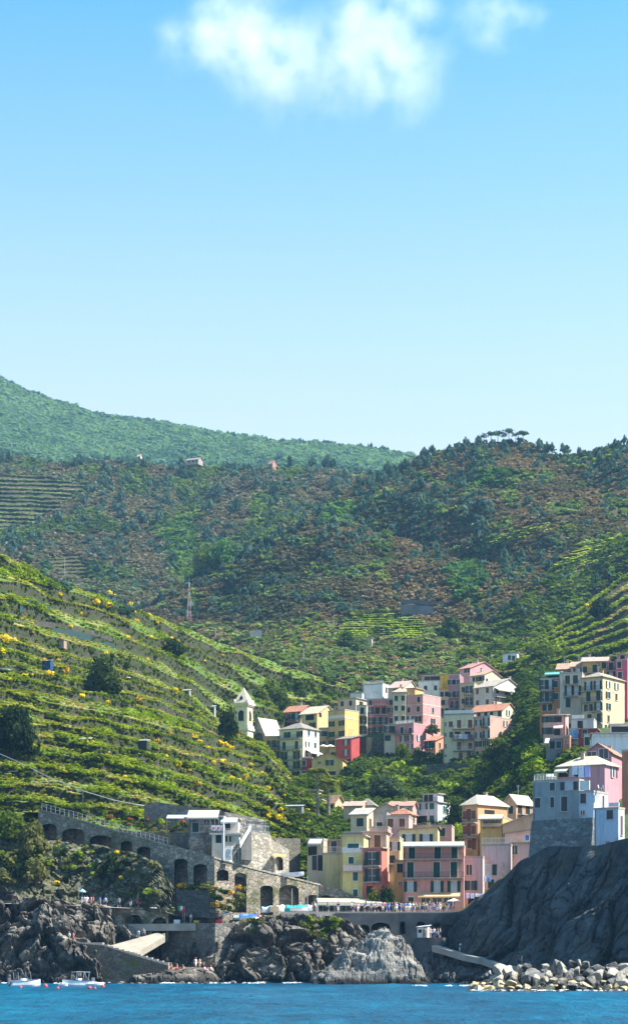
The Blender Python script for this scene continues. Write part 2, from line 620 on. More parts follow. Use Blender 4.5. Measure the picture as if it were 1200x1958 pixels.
SH_R = Sheet([
    (905, [(1302, 715), (1298, 720), (1294, 725)]),
    (960, [(1290, 705), (1272, 725), (1258, 745)]),
    (1040, [(1285, 690), (1245, 730), (1206, 770)]),
    (1100, [(1280, 680), (1225, 730), (1170, 780)]),
    (1150, [(1275, 675), (1205, 730), (1134, 785)]),
    (1200, [(1268, 670), (1180, 730), (1098, 790)]),
    (1300, [(1260, 665), (1150, 730), (1040, 800)]),
    (1440, [(1250, 660), (1110, 730), (975, 810)])])
NTR = 8
terrR = terraces('right_terraced_slope', SH_R, 910, 1430, 200, NTR, M_hillR, 0.5, back=(60, -6))
tag(terrR, kind='structure')

SH_C = Sheet([
    (150, [(1345, 770), (1325, 830), (1300, 890), (1275, 940), (1250, 990)]),
    (330, [(1330, 770), (1280, 840), (1230, 900), (1180, 950), (1130, 1000)]),
    (420, [(1330, 765), (1270, 840), (1200, 910), (1140, 970), (1082, 1020)]),
    (500, [(1330, 760), (1262, 840), (1180, 920), (1105, 980), (1040, 1040)]),
    (560, [(1330, 758), (1255, 835), (1170, 915), (1085, 985), (1010, 1055)]),
    (640, [(1335, 755), (1250, 830), (1158, 915), (1050, 1000), (950, 1090)]),
    (700, [(1335, 752), (1245, 828), (1150, 912), (1030, 1010), (912, 1110)]),
    (740, [(1335, 750), (1240, 825), (1150, 905), (1020, 1010), (899, 1120)]),
    (800, [(1330, 745), (1240, 815), (1150, 890), (1010, 1000), (873, 1120)]),
    (850, [(1325, 742), (1240, 808), (1150, 880), (1005, 990), (856, 1115)]),
    (930, [(1318, 738), (1235, 800), (1145, 870), (1000, 970), (840, 1100)]),
    (970, [(1312, 735), (1225, 800), (1135, 865), (990, 965), (841, 1095)]),
    (1010, [(1305, 735), (1215, 800), (1120, 860), (985, 955), (848, 1085)]),
    (1060, [(1300, 735), (1205, 800), (1110, 855), (980, 945), (868, 1070)]),
    (1120, [(1290, 735), (1190, 800), (1090, 850), (980, 935), (869, 1050)]),
    (1200, [(1280, 735), (1165, 800), (1060, 850), (970, 930), (852, 1040)]),
    (1460, [(1250, 735), (1110, 800), (1000, 850), (900, 930), (800, 1040)])])
terrC = hill('brown_hill', SH_C, 155, 1450, 240, 150, M_hillC, 9, 70, back=(160, -60), amp_top=0.25, fold=(17, 105, 1.1, .42))
tag(terrC, kind='structure')

SH_D = Sheet([
    (-340, [(1280, 960), (1080, 1120), (960, 1260), (800, 1420)]),
    (0, [(1290, 960), (1090, 1120), (975, 1260), (862, 1400)]),
    (100, [(1290, 960), (1090, 1130), (980, 1260), (884, 1400)]),
    (230, [(1290, 960), (1100, 1120), (985, 1250), (882, 1400)]),
    (310, [(1290, 970), (1110, 1130), (990, 1260), (888, 1400)]),
    (370, [(1290, 980), (1125, 1150), (1010, 1280), (890, 1420)]),
    (440, [(1280, 990), (1130, 1140), (1000, 1280), (884, 1420)]),
    (530, [(1260, 990), (1100, 1130), (1000, 1270), (893, 1400)]),
    (620, [(1240, 990), (1080, 1130), (990, 1260), (908, 1400)]),
    (720, [(1220, 990), (1070, 1130), (990, 1270), (912, 1420)]),
    (860, [(1200, 990), (1070, 1130), (990, 1270), (920, 1420)])])
terrD = hill('middle_hill', SH_D, -330, 850, 200, 120, M_hillD, 12, 90, back=(200, -70), amp_top=0.3, seed=3, fold=(20, 120, -.8, .05))
tag(terrD, kind='structure')

SH_E = Sheet([
    (-420, [(1160, 1700), (900, 2100), (610, 2650)]),
    (0, [(1160, 1700), (950, 2100), (729, 2600)]),
    (50, [(1160, 1700), (955, 2100), (755, 2600)]),
    (120, [(1160, 1700), (965, 2100), (776, 2600)]),
    (200, [(1160, 1700), (975, 2100), (801, 2600)]),
    (300, [(1160, 1700), (980, 2100), (813, 2580)]),
    (370, [(1160, 1700), (985, 2080), (826, 2560)]),
    (440, [(1160, 1700), (990, 2060), (838, 2520)]),
    (520, [(1160, 1700), (995, 2040), (850, 2480)]),
    (640, [(1160, 1700), (1000, 2020), (856, 2420)]),
    (720, [(1160, 1700), (1000, 2000), (862, 2380)]),
    (800, [(1160, 1700), (1000, 1980), (877, 2330)]),
    (900, [(1160, 1700), (1010, 1960), (900, 2280)]),
    (1300, [(1160, 1700), (1020, 1960), (940, 2280)])])
terrE = hill('far_ridge', SH_E, -410, 1290, 150, 70, M_hillE, 30, 220, back=(300, -120), amp_top=0.1, seed=8)
tag(terrE, kind='structure')

# =============================================================== sea
m, nt, b = new_mat('sea_water')
p = pos(nt, (1, 0.35, 1))
n1 = noise(nt, p, 0.45, 6, 0.62)
n0 = noise(nt, pos(nt, (1, 0.3, 1)), 0.06, 4, 0.6)
nt.links.new(ramp(nt, math_n(nt, 'ADD', math_n(nt, 'MULTIPLY', n0, 0.6), math_n(nt, 'MULTIPLY', n1, 0.4)),
                  [(0.35, (0.0, 0.028, 0.065)), (0.5, (0.0, 0.072, 0.14)), (0.66, (0.0, 0.135, 0.225))]), b.inputs['Base Color'])
b.inputs['Roughness'].default_value = 0.3
b.inputs['Specular IOR Level'].default_value = 0.06
bump(nt, b, n1, 1.0, 1.1)
M_water = m
nu, nv = 170, 420
V = []
for i in range(nu):
    for j in range(nv):
        y = 60 + 300 * (j / (nv - 1)) ** 1.0
        x = -75 + 150 * i / (nu - 1)
        q = Vector((x * 0.28, y * 0.16, 0))
        h = 0.16 * mn.fractal(q, 0.8, 2.2, 4) + 0.10 * mn.noise(Vector((x * 0.07 + 3, y * 0.09, 2)))
        e = min(1, (x + 75) / 8, (75 - x) / 8, (y - 60) / 8, (360 - y) / 4)
        V.append(Vector((x, y, h * max(0, e))))
me = bpy.data.meshes.new('sea')
fs = grid_faces(nu, nv)
# outer ring out to the sides and behind the camera
o0 = len(V)
ring = [(-700, -150), (700, -150), (700, 420), (-700, 420)]
V += [Vector((a, c, 0)) for a, c in ring]
cn = [0, (nu - 1) * nv, (nu - 1) * nv + nv - 1, nv - 1]
for k in range(4):
    k2 = (k + 1) % 4
    fs.append((o0 + k, o0 + k2, cn[k2], cn[k]))
me.from_pydata([tuple(v) for v in V], [], fs)
me.materials.append(M_water)
me.polygons.foreach_set('use_smooth', [True] * len(me.polygons))
sea = link('sea', me)
tag(sea, kind='structure')

# =============================================================== rocks
M_rock = rock_mat('cliff_rock', (0.022, 0.02, 0.018), (0.10, 0.09, 0.075), (0.33, 0.30, 0.25), sc=0.3)
M_rockp = rock_mat('pale_rock', (0.06, 0.055, 0.05), (0.22, 0.205, 0.18), (0.40, 0.375, 0.335), sc=0.5, strata=1)
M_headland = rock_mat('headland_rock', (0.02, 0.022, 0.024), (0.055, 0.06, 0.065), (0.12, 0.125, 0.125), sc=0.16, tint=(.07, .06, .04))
M_boulder = rock_mat('boulder_stone', (0.20, 0.175, 0.14), (0.48, 0.43, 0.34), (0.64, 0.58, 0.48), sc=0.4, wet=False)
M_boulder_y = rock_mat('boulder_stone_ochre', (0.30, 0.20, 0.08), (0.55, 0.43, 0.22), (0.66, 0.58, 0.4), sc=0.5, wet=False)
M_boulder_d = rock_mat('boulder_stone_dark', (0.05, 0.048, 0.045), (0.14, 0.135, 0.125), (0.3, 0.29, 0.27), sc=0.5, wet=False)


def facets(q):
    """broken planes: every Voronoi cell is a tilted plane of its own"""
    d, pt = mn.voronoi(q)
    c = pt[0]
    t = Vector((mn.cell(c * 5.1 + Vector((3.3, 0, 0))), mn.cell(c * 5.7 + Vector((0, 7.7, 0))), mn.cell(c * 6.3 + Vector((0, 0, 9.1)))))
    return mn.cell(c * 7.3) * .7 + (q - c).dot(t) * 1.3 - .5 * max(0, 1 - (d[1] - d[0]) / .09)


def rocky(p, sc, seed=0.0):
    q = p / sc + Vector((seed, seed, seed))
    q = q + Vector((mn.noise(q * 1.3), mn.noise(q * 1.3 + Vector((5, 0, 0))), mn.noise(q * 1.3 + Vector((0, 5, 0))))) * .35
    return 1.05 * facets(q * .8) + .55 * facets(q * 1.9 + Vector((4, 2, 1))) + .28 * facets(q * 4.2) + 0.8 * mn.fractal(q * 0.45, 0.9, 2.1, 3) + .12 * mn.fractal(q * 5, .8, 2.2, 3)


def rock_sheet(name, sheet, px0, px1, nu, nv, mat, amp, sc, back=((4, 0), (12, -3)), seed=0.0, dirv=(0, -0.85, 0.45)):
    V = []
    D = Vector(dirv)
    for i in range(nu):
        px = px0 + (px1 - px0) * i / (nu - 1)
        for j in range(nv):
            t = j / (nv - 1)
            p = sheet.at(px, t)
            e = min(1, (1 - t) * 6 + 0.25)
            V.append(p + D * rocky(p, sc, seed) * amp * e)
        for bk in back:
            p = sheet.at(px, 1.0)
            V.append(p + Vector((0, bk[0], bk[1])))
    o = grid_obj(name, V, nu, nv + len(back), mat, smooth=False)
    return o


# left shore cliffs
SH_G = Sheet([
    (-160, [(1900, 338), (1830, 345), (1770, 349), (1712, 352), (1690, 356)]),
    (0, [(1900, 337), (1830, 344), (1775, 348), (1722, 351), (1712, 353)]),
    (60, [(1900, 336), (1825, 341), (1760, 346), (1728, 350), (1718, 352)]),
    (120, [(1900, 334), (1820, 340), (1755, 345), (1725, 350), (1722, 352)]),
    (150, [(1900, 334), (1830, 340), (1770, 346), (1732, 350), (1728, 352)]),
    (220, [(1900, 337), (1855, 345), (1790, 350), (1745, 353), (1736, 354)]),
    (300, [(1900, 340), (1862, 348), (1835, 351), (1800, 353), (1775, 355)]),
    (400, [(1900, 340), (1860, 346), (1840, 349), (1800, 351), (1768, 353)]),
    (440, [(1900, 338), (1855, 342), (1825, 345), (1790, 348), (1765, 350)]),
    (540, [(1900, 338), (1850, 342), (1810, 345), (1775, 348), (1748, 350)]),
    (640, [(1900, 340), (1850, 344), (1800, 347), (1765, 350), (1750, 352)]),
    (740, [(1900, 342), (1860, 346), (1840, 348), (1810, 351), (1800, 353)])])
o = rock_sheet('shore_cliff', SH_G, -158, 735, 480, 110, M_rock, 2.3, 5.0)
tag(o, kind='structure')

# grassy rock slope between the shore path and the arched wall
M_bank = ground_mat('rocky_bank', [(0.05, 0.055, 0.03), (0.10, 0.10, 0.05), (0.18, 0.16, 0.11)], (0.30, 0.28, 0.23), (0.16, 0.145, 0.12), (0.35, 0.6), sc=0.09)
SH_K = Sheet([
    (-320, [(1722, 355), (1660, 362), (1590, 366), (1545, 372)]),
    (0, [(1722, 355), (1660, 361), (1600, 366), (1560, 370)]),
    (80, [(1730, 355), (1680, 360), (1635, 364), (1606, 369)]),
    (180, [(1738, 356), (1690, 359), (1645, 362), (1615, 366)]),
    (260, [(1738, 353), (1695, 354.5), (1660, 355.5), (1632, 357.5)]),
    (305, [(1740, 350.5), (1710, 351.5), (1680, 352.5), (1652, 354)]),
    (335, [(1745, 350), (1728, 351), (1712, 352), (1698, 353)])])
o = rock_sheet('rocky_bank', SH_K, -310, 334, 200, 50, M_bank, 0.8, 3.5, back=((1, -0.3), (2, -3)), seed=4)
tag(o, kind='structure')

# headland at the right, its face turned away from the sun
SH_H = Sheet([
    (770, [(1895, 346), (1868, 349), (1850, 352), (1838, 354)]),
    (830, [(1895, 342), (1850, 346), (1815, 349), (1785, 352)]),
    (850, [(1895, 339), (1840, 344), (1795, 347), (1748, 350)]),
    (880, [(1895, 336), (1838, 342), (1790, 345), (1742, 349)]),
    (920, [(1895, 332), (1825, 338), (1765, 342), (1712, 347)]),
    (955, [(1895, 328), (1812, 335), (1742, 340), (1682, 345)]),
    (1000, [(1895, 323), (1802, 331), (1718, 336), (1642, 341)]),
    (1050, [(1895, 318), (1795, 326), (1705, 331), (1618, 336)]),
    (1130, [(1895, 310), (1790, 318), (1700, 323), (1618, 329)]),
    (1200, [(1895, 304), (1790, 311), (1700, 316), (1602, 322)]),
    (1440, [(1895, 280), (1790, 287), (1700, 292), (1580, 300)])])


def head_disp():
    nu, nv = 420, 150
    V = []
    for i in range(nu):
        px = 772 + (1435 - 772) * i / (nu - 1)
        for j in range(nv):
            t = j / (nv - 1)
            p = SH_H.at(px, t)
            q = Vector((p.x * 0.9 - p.z * 0.55, p.y, p.z * 0.9 + p.x * 0.45))
            q = Vector((q.x / 5.0, q.y / 9.0, q.z / 13.0))
            d, _ = mn.voronoi(q)
            wq = q + Vector((mn.noise(p / 6), mn.noise(p / 6 + Vector((7, 0, 0))), 0)) * .14
            d, pt = mn.voronoi(wq)
            d2, pt2 = mn.voronoi(wq * 2.3 + Vector((3, 1, 0)))
            crack = -1.1 * max(0, 1 - (d[1] - d[0]) / .10) - .5 * max(0, 1 - (d2[1] - d2[0]) / .10)
            slab = facets(wq * .8) * 1.5 + facets(wq * 2.2 + Vector((3, 1, 0))) * .45 + facets(p / 1.9) * .25 + crack * .5
            f = mn.fractal(p / 2.0, 0.9, 2.2, 5) * 0.22 + mn.fractal(p / 12, 0.9, 2.2, 3) * .7
            e = min(1, (1 - t) * 5 + 0.1)
            V.append(p + Vector((-0.45, -0.85, 0.25)) * (slab + f - 0.6) * e)
        p = SH_H.at(px, 1.0)
        V.append(p + Vector((2, 4, 0.4)))
        V.append(p + Vector((6, 14, -1)))
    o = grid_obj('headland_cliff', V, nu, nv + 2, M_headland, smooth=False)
    tag(o, kind='structure')


head_disp()


# big pale rock in front of the village wall
def centre_rock():
    ridge = [(586, 0.0), (600, 1.9), (622, 3.0), (640, 3.6), (660, 5.6), (685, 7.0), (705, 7.9), (722, 8.6), (735, 9.0), (742, 8.4),
             (752, 6.9), (765, 7.0), (782, 6.4), (790, 4.8), (800, 3.0), (815, 1.4), (828, 0.0)]
    xs = [(a - 600) * 333 / F for a, _ in ridge]
    zs = [h for _, h in ridge]
    nu, nv = 170, 80
    V = []
    for i in range(nu):
        u = i / (nu - 1)
        x = xs[0] + (xs[-1] - xs[0]) * u
        zr = np.interp(x, xs, zs)
        for j in range(nv):
            v = j / (nv - 1)                      # 0 front foot .. 1 back foot
            y = 326 + 17 * v
            s = math.sin(math.pi * min(1, v / 0.62 if v < 0.62 * 0.5 else (0.5 + (v - 0.31) / 0.69 * 0.5))) ** 0.8
            p = Vector((x, y, zr * s))
            lay = mn.fractal(Vector((x * 0.12 + p.z * 0.1, y * 0.2, p.z * 0.7 + x * 0.22)), 0.8, 2.1, 5)
            r = rocky(Vector((p.x, p.y, p.z * 1.0)), 4.2, 2.0)
            k = min(1, zr / 2.0) * (0.3 + 0.7 * s)
            V.append(p + Vector((0, -0.55, 0.65)) * (lay * 0.7 + r * 0.8) * k + Vector((0, 0, -0.5)))
    return grid_obj('shore_rock', V, nu, nv, M_rockp, smooth=False)


cr = centre_rock()
tag(cr, 'large pale craggy rock rising from the sea below the village promenade', 'rock')


def boulder_mesh(seed, mat):
    bm = bmesh.new()
    bmesh.ops.create_icosphere(bm, subdivisions=3, radius=1.0)
    off = Vector((seed * 3.1, seed * 1.7, seed))
    r = random.Random(seed)
    planes = []
    for k in range(10):
        d = Vector((r.gauss(0, 1), r.gauss(0, 1), r.gauss(0, 1))).normalized()
        planes.append((d, r.uniform(0.36, 0.74)))
    for v in bm.verts:
        p = v.co.copy()
        for d, h in planes:
            e = p.dot(d) - h
            if e > 0: p -= d * e
        p += p.normalized() * (mn.fractal(p * 2.2 + off, 0.8, 2.2, 4) * 0.06)
        v.co = p
    me = bpy.data.meshes.new('boulder')
    bm.to_mesh(me); bm.free()
    me.materials.append(mat)
    return me


BOUL = {k: [boulder_mesh(i + 1 + 7 * n, m) for i in range(4)] for n, (k, m) in enumerate((('w', M_boulder), ('y', M_boulder_y), ('d', M_boulder_d)))}
# =============================================================== houses
G_SH = (0.018, 0.055, 0.048)      # dark green shutters
B_SH = (0.16, 0.07, 0.04)         # brown shutters
M_glass, _nt, _b = new_mat('window_glass')
_b.inputs['Base Color'].default_value = (0.02, 0.025, 0.03, 1); _b.inputs['Roughness'].default_value = 0.15
_b.inputs['Specular IOR Level'].default_value = 0.5
M_curtain = plain('white_curtain', (0.42, 0.43, 0.45))
M_trim = plain('plaster_trim', (0.66, 0.62, 0.56))
M_white = plain('white_paint', (0.66, 0.65, 0.62))
M_iron = plain('dark_iron', (0.03, 0.035, 0.035), 0.5)
M_slab = plain('balcony_concrete', (0.38, 0.36, 0.33))
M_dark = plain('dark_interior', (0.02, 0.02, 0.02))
M_steel = plain('pale_steel', (0.5, 0.52, 0.53), 0.4, 0.6)
M_wood = plain('weathered_wood', (0.20, 0.13, 0.08))
SHUT = {}


def shut_mat(c):
    k = tuple(c)
    if k not in SHUT:
        SHUT[k] = plain('shutter_paint_%d' % len(SHUT), c, 0.6, 0, 0.2, 0.8)
    return SHUT[k]


WMESH = {}


def wmesh(kind, w, h, mat):
    key = (kind, round(w, 2), round(h, 2), mat.name)
    if key in WMESH: return WMESH[key]
    mb = MB()
    if kind == 'frame':      # surround: four mouldings standing proud of the wall, sill below
        t, d = 0.11, 0.06
        mb.box(-w / 2 - t, -w / 2, -d, 0.0, 0, h)
        mb.box(w / 2, w / 2 + t, -d, 0.0, 0, h)
        mb.box(-w / 2 - t, w / 2 + t, -d, 0.0, h, h + t)
        mb.box(-w / 2 - t - 0.05, w / 2 + t + 0.05, -d - 0.1, 0.0, -0.09, 0)
    elif kind == 'pane':
        mb.box(-w / 2, w / 2, -0.022, -0.003, 0, h)
        mb.mi = 1
        mb.box(-0.035, 0.035, -0.04, -0.023, 0, h)
        if h > 1.8: mb.box(-w / 2, w / 2, -0.039, -0.0235, h * 0.42, h * 0.42 + 0.06)
    elif kind == 'curtain':
        mb.box(-w / 2, w / 2, -0.02, -0.003, 0, h)
    elif kind == 'shutter':
        mb.box(0, w, -0.11, -0.062, 0.0, h)
        n = max(4, int(h / 0.16))
        for i in range(n):
            z = h * (i + 0.5) / n
            mb.box(0.05, w - 0.05, -0.125, -0.111, z - 0.035, z + 0.02)
    me = mb.mesh(kind, [mat] if kind != 'pane' else [mat, M_white])
    WMESH[key] = me
    return me


WKIND = {   # code: (width, height, part name)
    'w': (1.1, 1.6, 'window'), 's': (1.1, 1.6, 'window'), 'p': (1.05, 1.5, 'window'), 'q': (0.6, 0.75, 'window'),
    'd': (1.15, 2.3, 'balcony_door'), 'c': (1.15, 2.3, 'door'), 'k': (1.5, 1.5, 'opening'), 'v': (1.0, 1.6, 'window'), 't': (1.05, 2.3, 'balcony_door')}


def add_window(root, code, u, z, face, w, h, sh, Wd, trim):
    """face: 0 front, 1 right side, -1 left side; u metres along the face, z middle"""
    name = WKIND[code][2]
    if face == 0: loc, rz = (u, 0, z - h / 2), 0
    elif face == 1: loc, rz = (Wd, u, z - h / 2), R(90)
    else: loc, rz = (0, u, z - h / 2), R(-90)
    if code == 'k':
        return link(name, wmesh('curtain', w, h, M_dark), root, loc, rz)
    o = link(name, wmesh('frame', w, h, trim), root, loc, rz)
    sm = shut_mat(sh)
    if code in 'wdpqvt':
        link('pane', wmesh('pane', w, h, M_glass) if code not in 'vt' else wmesh('curtain', w, h, M_curtain), o)
    if code in 'wdvt':
        for sx in (-w - 0.02, w / 2 + 0.02):
            link('shutter', wmesh('shutter', w / 2, h, sm), o, (sx if sx > 0 else -w - 0.02, 0, 0))
    if code in 'sc':
        link('shutter', wmesh('shutter', w / 2 - 0.01, h, sm), o, (-w / 2, 0.04, 0))
        link('shutter', wmesh('shutter', w / 2 - 0.01, h, sm), o, (0.01, 0.04, 0))
    return o


def railing(name, pts, h, mat, parent=None, bars=0.32, loc=(0, 0, 0), rz=0, rail=0.03):
    mb = MB()
    for a, b in zip(pts[:-1], pts[1:]):
        a, b = Vector(a), Vector(b)
        up = Vector((0, 0, h))
        mb.tube(a + up, b + up, rail, n=4)
        mb.tube(a + up * 0.12, b + up * 0.12, rail * 0.8, n=4)
        n = max(1, int((b - a).length / bars))
        for i in range(n + 1):
            q = a + (b - a) * (i / n)
            mb.tube(q, q + up, rail * (0.55 if i % 6 else 0.9), n=4, caps=False)
    return mb.build(name, mat, parent, loc, rz)


HOUSES = []
M_pipe = plain('drainpipe_zinc', (.16, .13, .11))


def H(label, xl, xc, xr, ytop, ybase, Y, phi, col, roof=None, f='', s='', extra='', D=9.0, sh=G_SH, ext=5.0, trim=None,
      name='village_house', cat='house', scol=None, wmat=None, chim=True, group='painted houses of the hillside village'):
    ph = R(phi)
    c, sn = math.cos(ph), math.sin(ph)
    Pc = P(xc, ybase, Y)
    kl, kr = (xl - 600) / F, (xr - 600) / F
    left = phi > 0 and xl < xc
    if not left:
        W = (Pc.x - kl * Y) / (c - kl * sn)
        if xr > xc + 0.5 and phi < 0:
            D = (Pc.x - kr * Y) / (sn + kr * c)
            D = max(2.0, min(D, 30))
        org = Vector((Pc.x - W * c, Y - W * sn, Pc.z))
    else:
        W = (kr * Y - Pc.x) / (c - kr * sn)
        D = max(2.0, min((Pc.x - kl * Y) / (sn + kl * c), 30))
        org = Pc
    Ht = (ybase - ytop) * Y / F
    root = empty(name, org, ph)
    tag(root, label, cat, group)
    zpx = lambda py: (ybase - py) * Y / F
    wm = wmat or wall_mat(col)

    def ufront(px):
        k = (px - 600) / F     # point on the front line seen at px
        return (k * org.y - org.x) / (c - k * sn)

    def uside(px):
        k = (px - 600) / F
        if not left:
            return (Pc.x - k * Pc.y) / (sn + k * c)
        return (Pc.x - k * Pc.y) / (sn + k * c)

    # walls
    mb = MB()
    rt = roof or ('flat',)
    kind = rt[0]
    mb.box(0, W, 0, D, -ext, Ht)
    zr = 0
    ov = 0.38
    rb = MB()
    if kind in ('gx', 'gy', 'hip', 'shx', 'shxr', 'shy'):
        # apex height seen in the photo belongs to the ridge, which lies farther back
        Yr = Y + (D * 0.5 * c if kind in ('gx', 'hip') else 0) + (-W * 0.5 * sn if kind in ('gy', 'hip') else 0)
        zr = CZ + (HOR - rt[1]) * Yr / F - org.z - Ht
        zr = max(0.35, min(zr, 5.5))
    th = 0.16
    if kind == 'gx':      # ridge along the front
        mb.add([(0, 0, Ht), (0, D, Ht), (0, D / 2, Ht + zr), (W, 0, Ht), (W, D, Ht), (W, D / 2, Ht + zr)],
               [(0, 2, 1), (3, 4, 5)])
        sl_ = zr / (D / 2)
        for y0, y1 in ((-ov, D / 2), (D + ov, D / 2)):
            z0 = Ht - ov * sl_ + 0.17
            q = [(-ov, y0, z0), (W + ov, y0, z0), (W + ov, y1, Ht + zr + 0.17), (-ov, y1, Ht + zr + 0.17)]
            if y0 > y1: q = [q[1], q[0], q[3], q[2]]
            rb.slab(q, th)
    elif kind == 'gy':    # gable over the front
        mb.add([(0, 0, Ht), (W, 0, Ht), (W / 2, 0, Ht + zr), (0, D, Ht), (W, D, Ht), (W / 2, D, Ht + zr)],
               [(0, 1, 2), (4, 3, 5)])
        sl_ = zr / (W / 2)
        for x0, x1 in ((-ov, W / 2), (W + ov, W / 2)):
            z0 = Ht - ov * sl_ + 0.17
            q = [(x0, -ov, z0), (x1, -ov, Ht + zr + 0.17), (x1, D + ov, Ht + zr + 0.17), (x0, D + ov, z0)]
            if x0 > x1: q = [q[1], q[0], q[3], q[2]]
            rb.slab(q, th)
    elif kind == 'hip':
        a = min(W, D) / 2
        if W >= D: r0, r1 = (a, D / 2), (W - a, D / 2)
        else: r0, r1 = (W / 2, a), (W / 2, D - a)
        e = [(-ov, -ov, Ht + 0.02), (W + ov, -ov, Ht + 0.02), (W + ov, D + ov, Ht + 0.02), (-ov, D + ov, Ht + 0.02)]
        e2 = [(x, y, z + 0.14) for x, y, z in e]
        rr = [(r0[0], r0[1], Ht + zr), (r1[0] + 0.02, r1[1] + 0.02, Ht + zr)]
        vs = e + e2 + rr
        fs = [(3, 2, 1, 0), (0, 1, 5, 4), (1, 2, 6, 5), (2, 3, 7, 6), (3, 0, 4, 7)]
        if W >= D: fs += [(4, 5, 9, 8), (5, 6, 9), (6, 7, 8, 9), (7, 4, 8)]
        else: fs += [(4, 5, 8), (5, 6, 9, 8), (6, 7, 9), (7, 4, 8, 9)]
        rb.add(vs, fs)
    elif kind in ('shx', 'shxr', 'shy'):
        if kind == 'shy': zz = lambda x, y: Ht + zr * y / D
        elif kind == 'shx': zz = lambda x, y: Ht + zr * x / W
        else: zz = lambda x, y: Ht + zr * (1 - x / W)
        t4 = [(x, y, zz(x, y)) for x, y in ((0, 0), (W, 0), (W, D), (0, D))]
        mb.hexa([(0, 0, Ht - .01), (W, 0, Ht - .01), (W, D, Ht - .01), (0, D, Ht - .01)] + [(x, y, max(z, Ht)) for x, y, z in t4])
        rb.slab([(x, y, zz(x, y) + 0.18) for x, y in ((-ov, -ov), (W + ov, -ov), (W + ov, D + ov), (-ov, D + ov))], th)
    else:                 # flat with a low parapet or a slab
        t = 0.16
        if kind == 'slab':
            rb.box(-ov, W + ov, -ov, D + ov, Ht + 0.003, Ht + 0.2)
        else:
            rb.box(-0.05, W + 0.05, -0.05, t, Ht + 0.003, Ht + 0.35)
            rb.box(-0.05, W + 0.05, D - t, D + 0.05, Ht + 0.003, Ht + 0.35)
            rb.box(-0.05, t, t, D - t, Ht + 0.003, Ht + 0.35)
            rb.box(W - t, W + 0.05, t, D - t, Ht + 0.003, Ht + 0.35)
            rb.box(t, W - t, t, D - t, Ht + 0.003, Ht + 0.03)
    wo = mb.build('wall', wm, root)
    rc = rt[2] if len(rt) > 2 else ((0.36, 0.32, 0.27) if kind in ('flat', 'slab') else (0.46, 0.27, 0.19))
    rm = tile_mat(rc) if kind not in ('flat', 'slab') else plain('roof_deck_%d_%d' % (int(rc[0] * 100), int(rc[2] * 100)), rc)
    ro = rb.build('roof', rm, root)
    lr = random.Random(len(HOUSES) * 7 + 3)
    if chim and kind not in ('slab',) and W > 3.5:
        cb = MB()
        x, y = W * lr.uniform(0.2, 0.8), D * lr.uniform(0.35, 0.7)
        zt = Ht + zr + lr.uniform(0.5, 1.1)
        cb.box(x - .3, x + .3, y - .25, y + .25, Ht + 0.2, zt)
        cb.box(x - .4, x + .4, y - .35, y + .35, zt + 0.002, zt + 0.12)
        cb.build('chimney', wall_mat((0.45, 0.36, 0.3)), ro)
    if lr.random() < 0.4 and chim:
        ab = MB()
        x, y = W * lr.uniform(0.2, 0.8), D * lr.uniform(0.3, 0.6)
        z0 = Ht + 0.1
        zt = Ht + zr + lr.uniform(1.6, 2.6)
        ab.tube((x, y, z0), (x, y, zt), 0.04, n=4)
        for k in range(4):
            ab.tube((x - .5 + .1 * k, y, zt - .15 - .18 * k), (x + .5 - .1 * k, y, zt - .15 - .18 * k), 0.025, n=4)
        ab.build('aerial', M_steel, ro)
    if W > 4 and Ht > 5:
        dp = MB(); x = .18 if lr.random() < .5 else W - .18
        dp.tube((x, -.07, -.5), (x, -.07, Ht), .06, n=5)
        dp.build('drainpipe', M_pipe, root)
    # windows
    tr = plain('trim_%d' % int(col[0] * 20), tuple(min(0.8, x * 0.55 + 0.33) for x in col)) if trim is None else trim
    for face, spec in ((0, f), (1 if not left else -1, s)):
        for row in spec.split(';'):
            row = row.strip()
            if not row: continue
            py, items = row.split(':')
            for it in items.split():
                code = it[0]
                q = it[1:].split('*')
                w_, h_ = WKIND[code][:2]
                if len(q) > 1: w_ = float(q[1])
                if len(q) > 2: h_ = float(q[2])
                u = ufront(float(q[0])) if face == 0 else uside(float(q[0]))
                L = W if face == 0 else D
                z = zpx(float(py))
                if z + h_ / 2 > Ht - 0.1 and kind not in ('gx', 'gy'): h_ = max(0.5, min(h_, 2 * (Ht - 0.12 - z)))
                u = max(w_ / 2 + 0.15, min(L - w_ / 2 - 0.15, u))
                add_window(root, code, u, z, face, w_, h_, sh, W, tr)
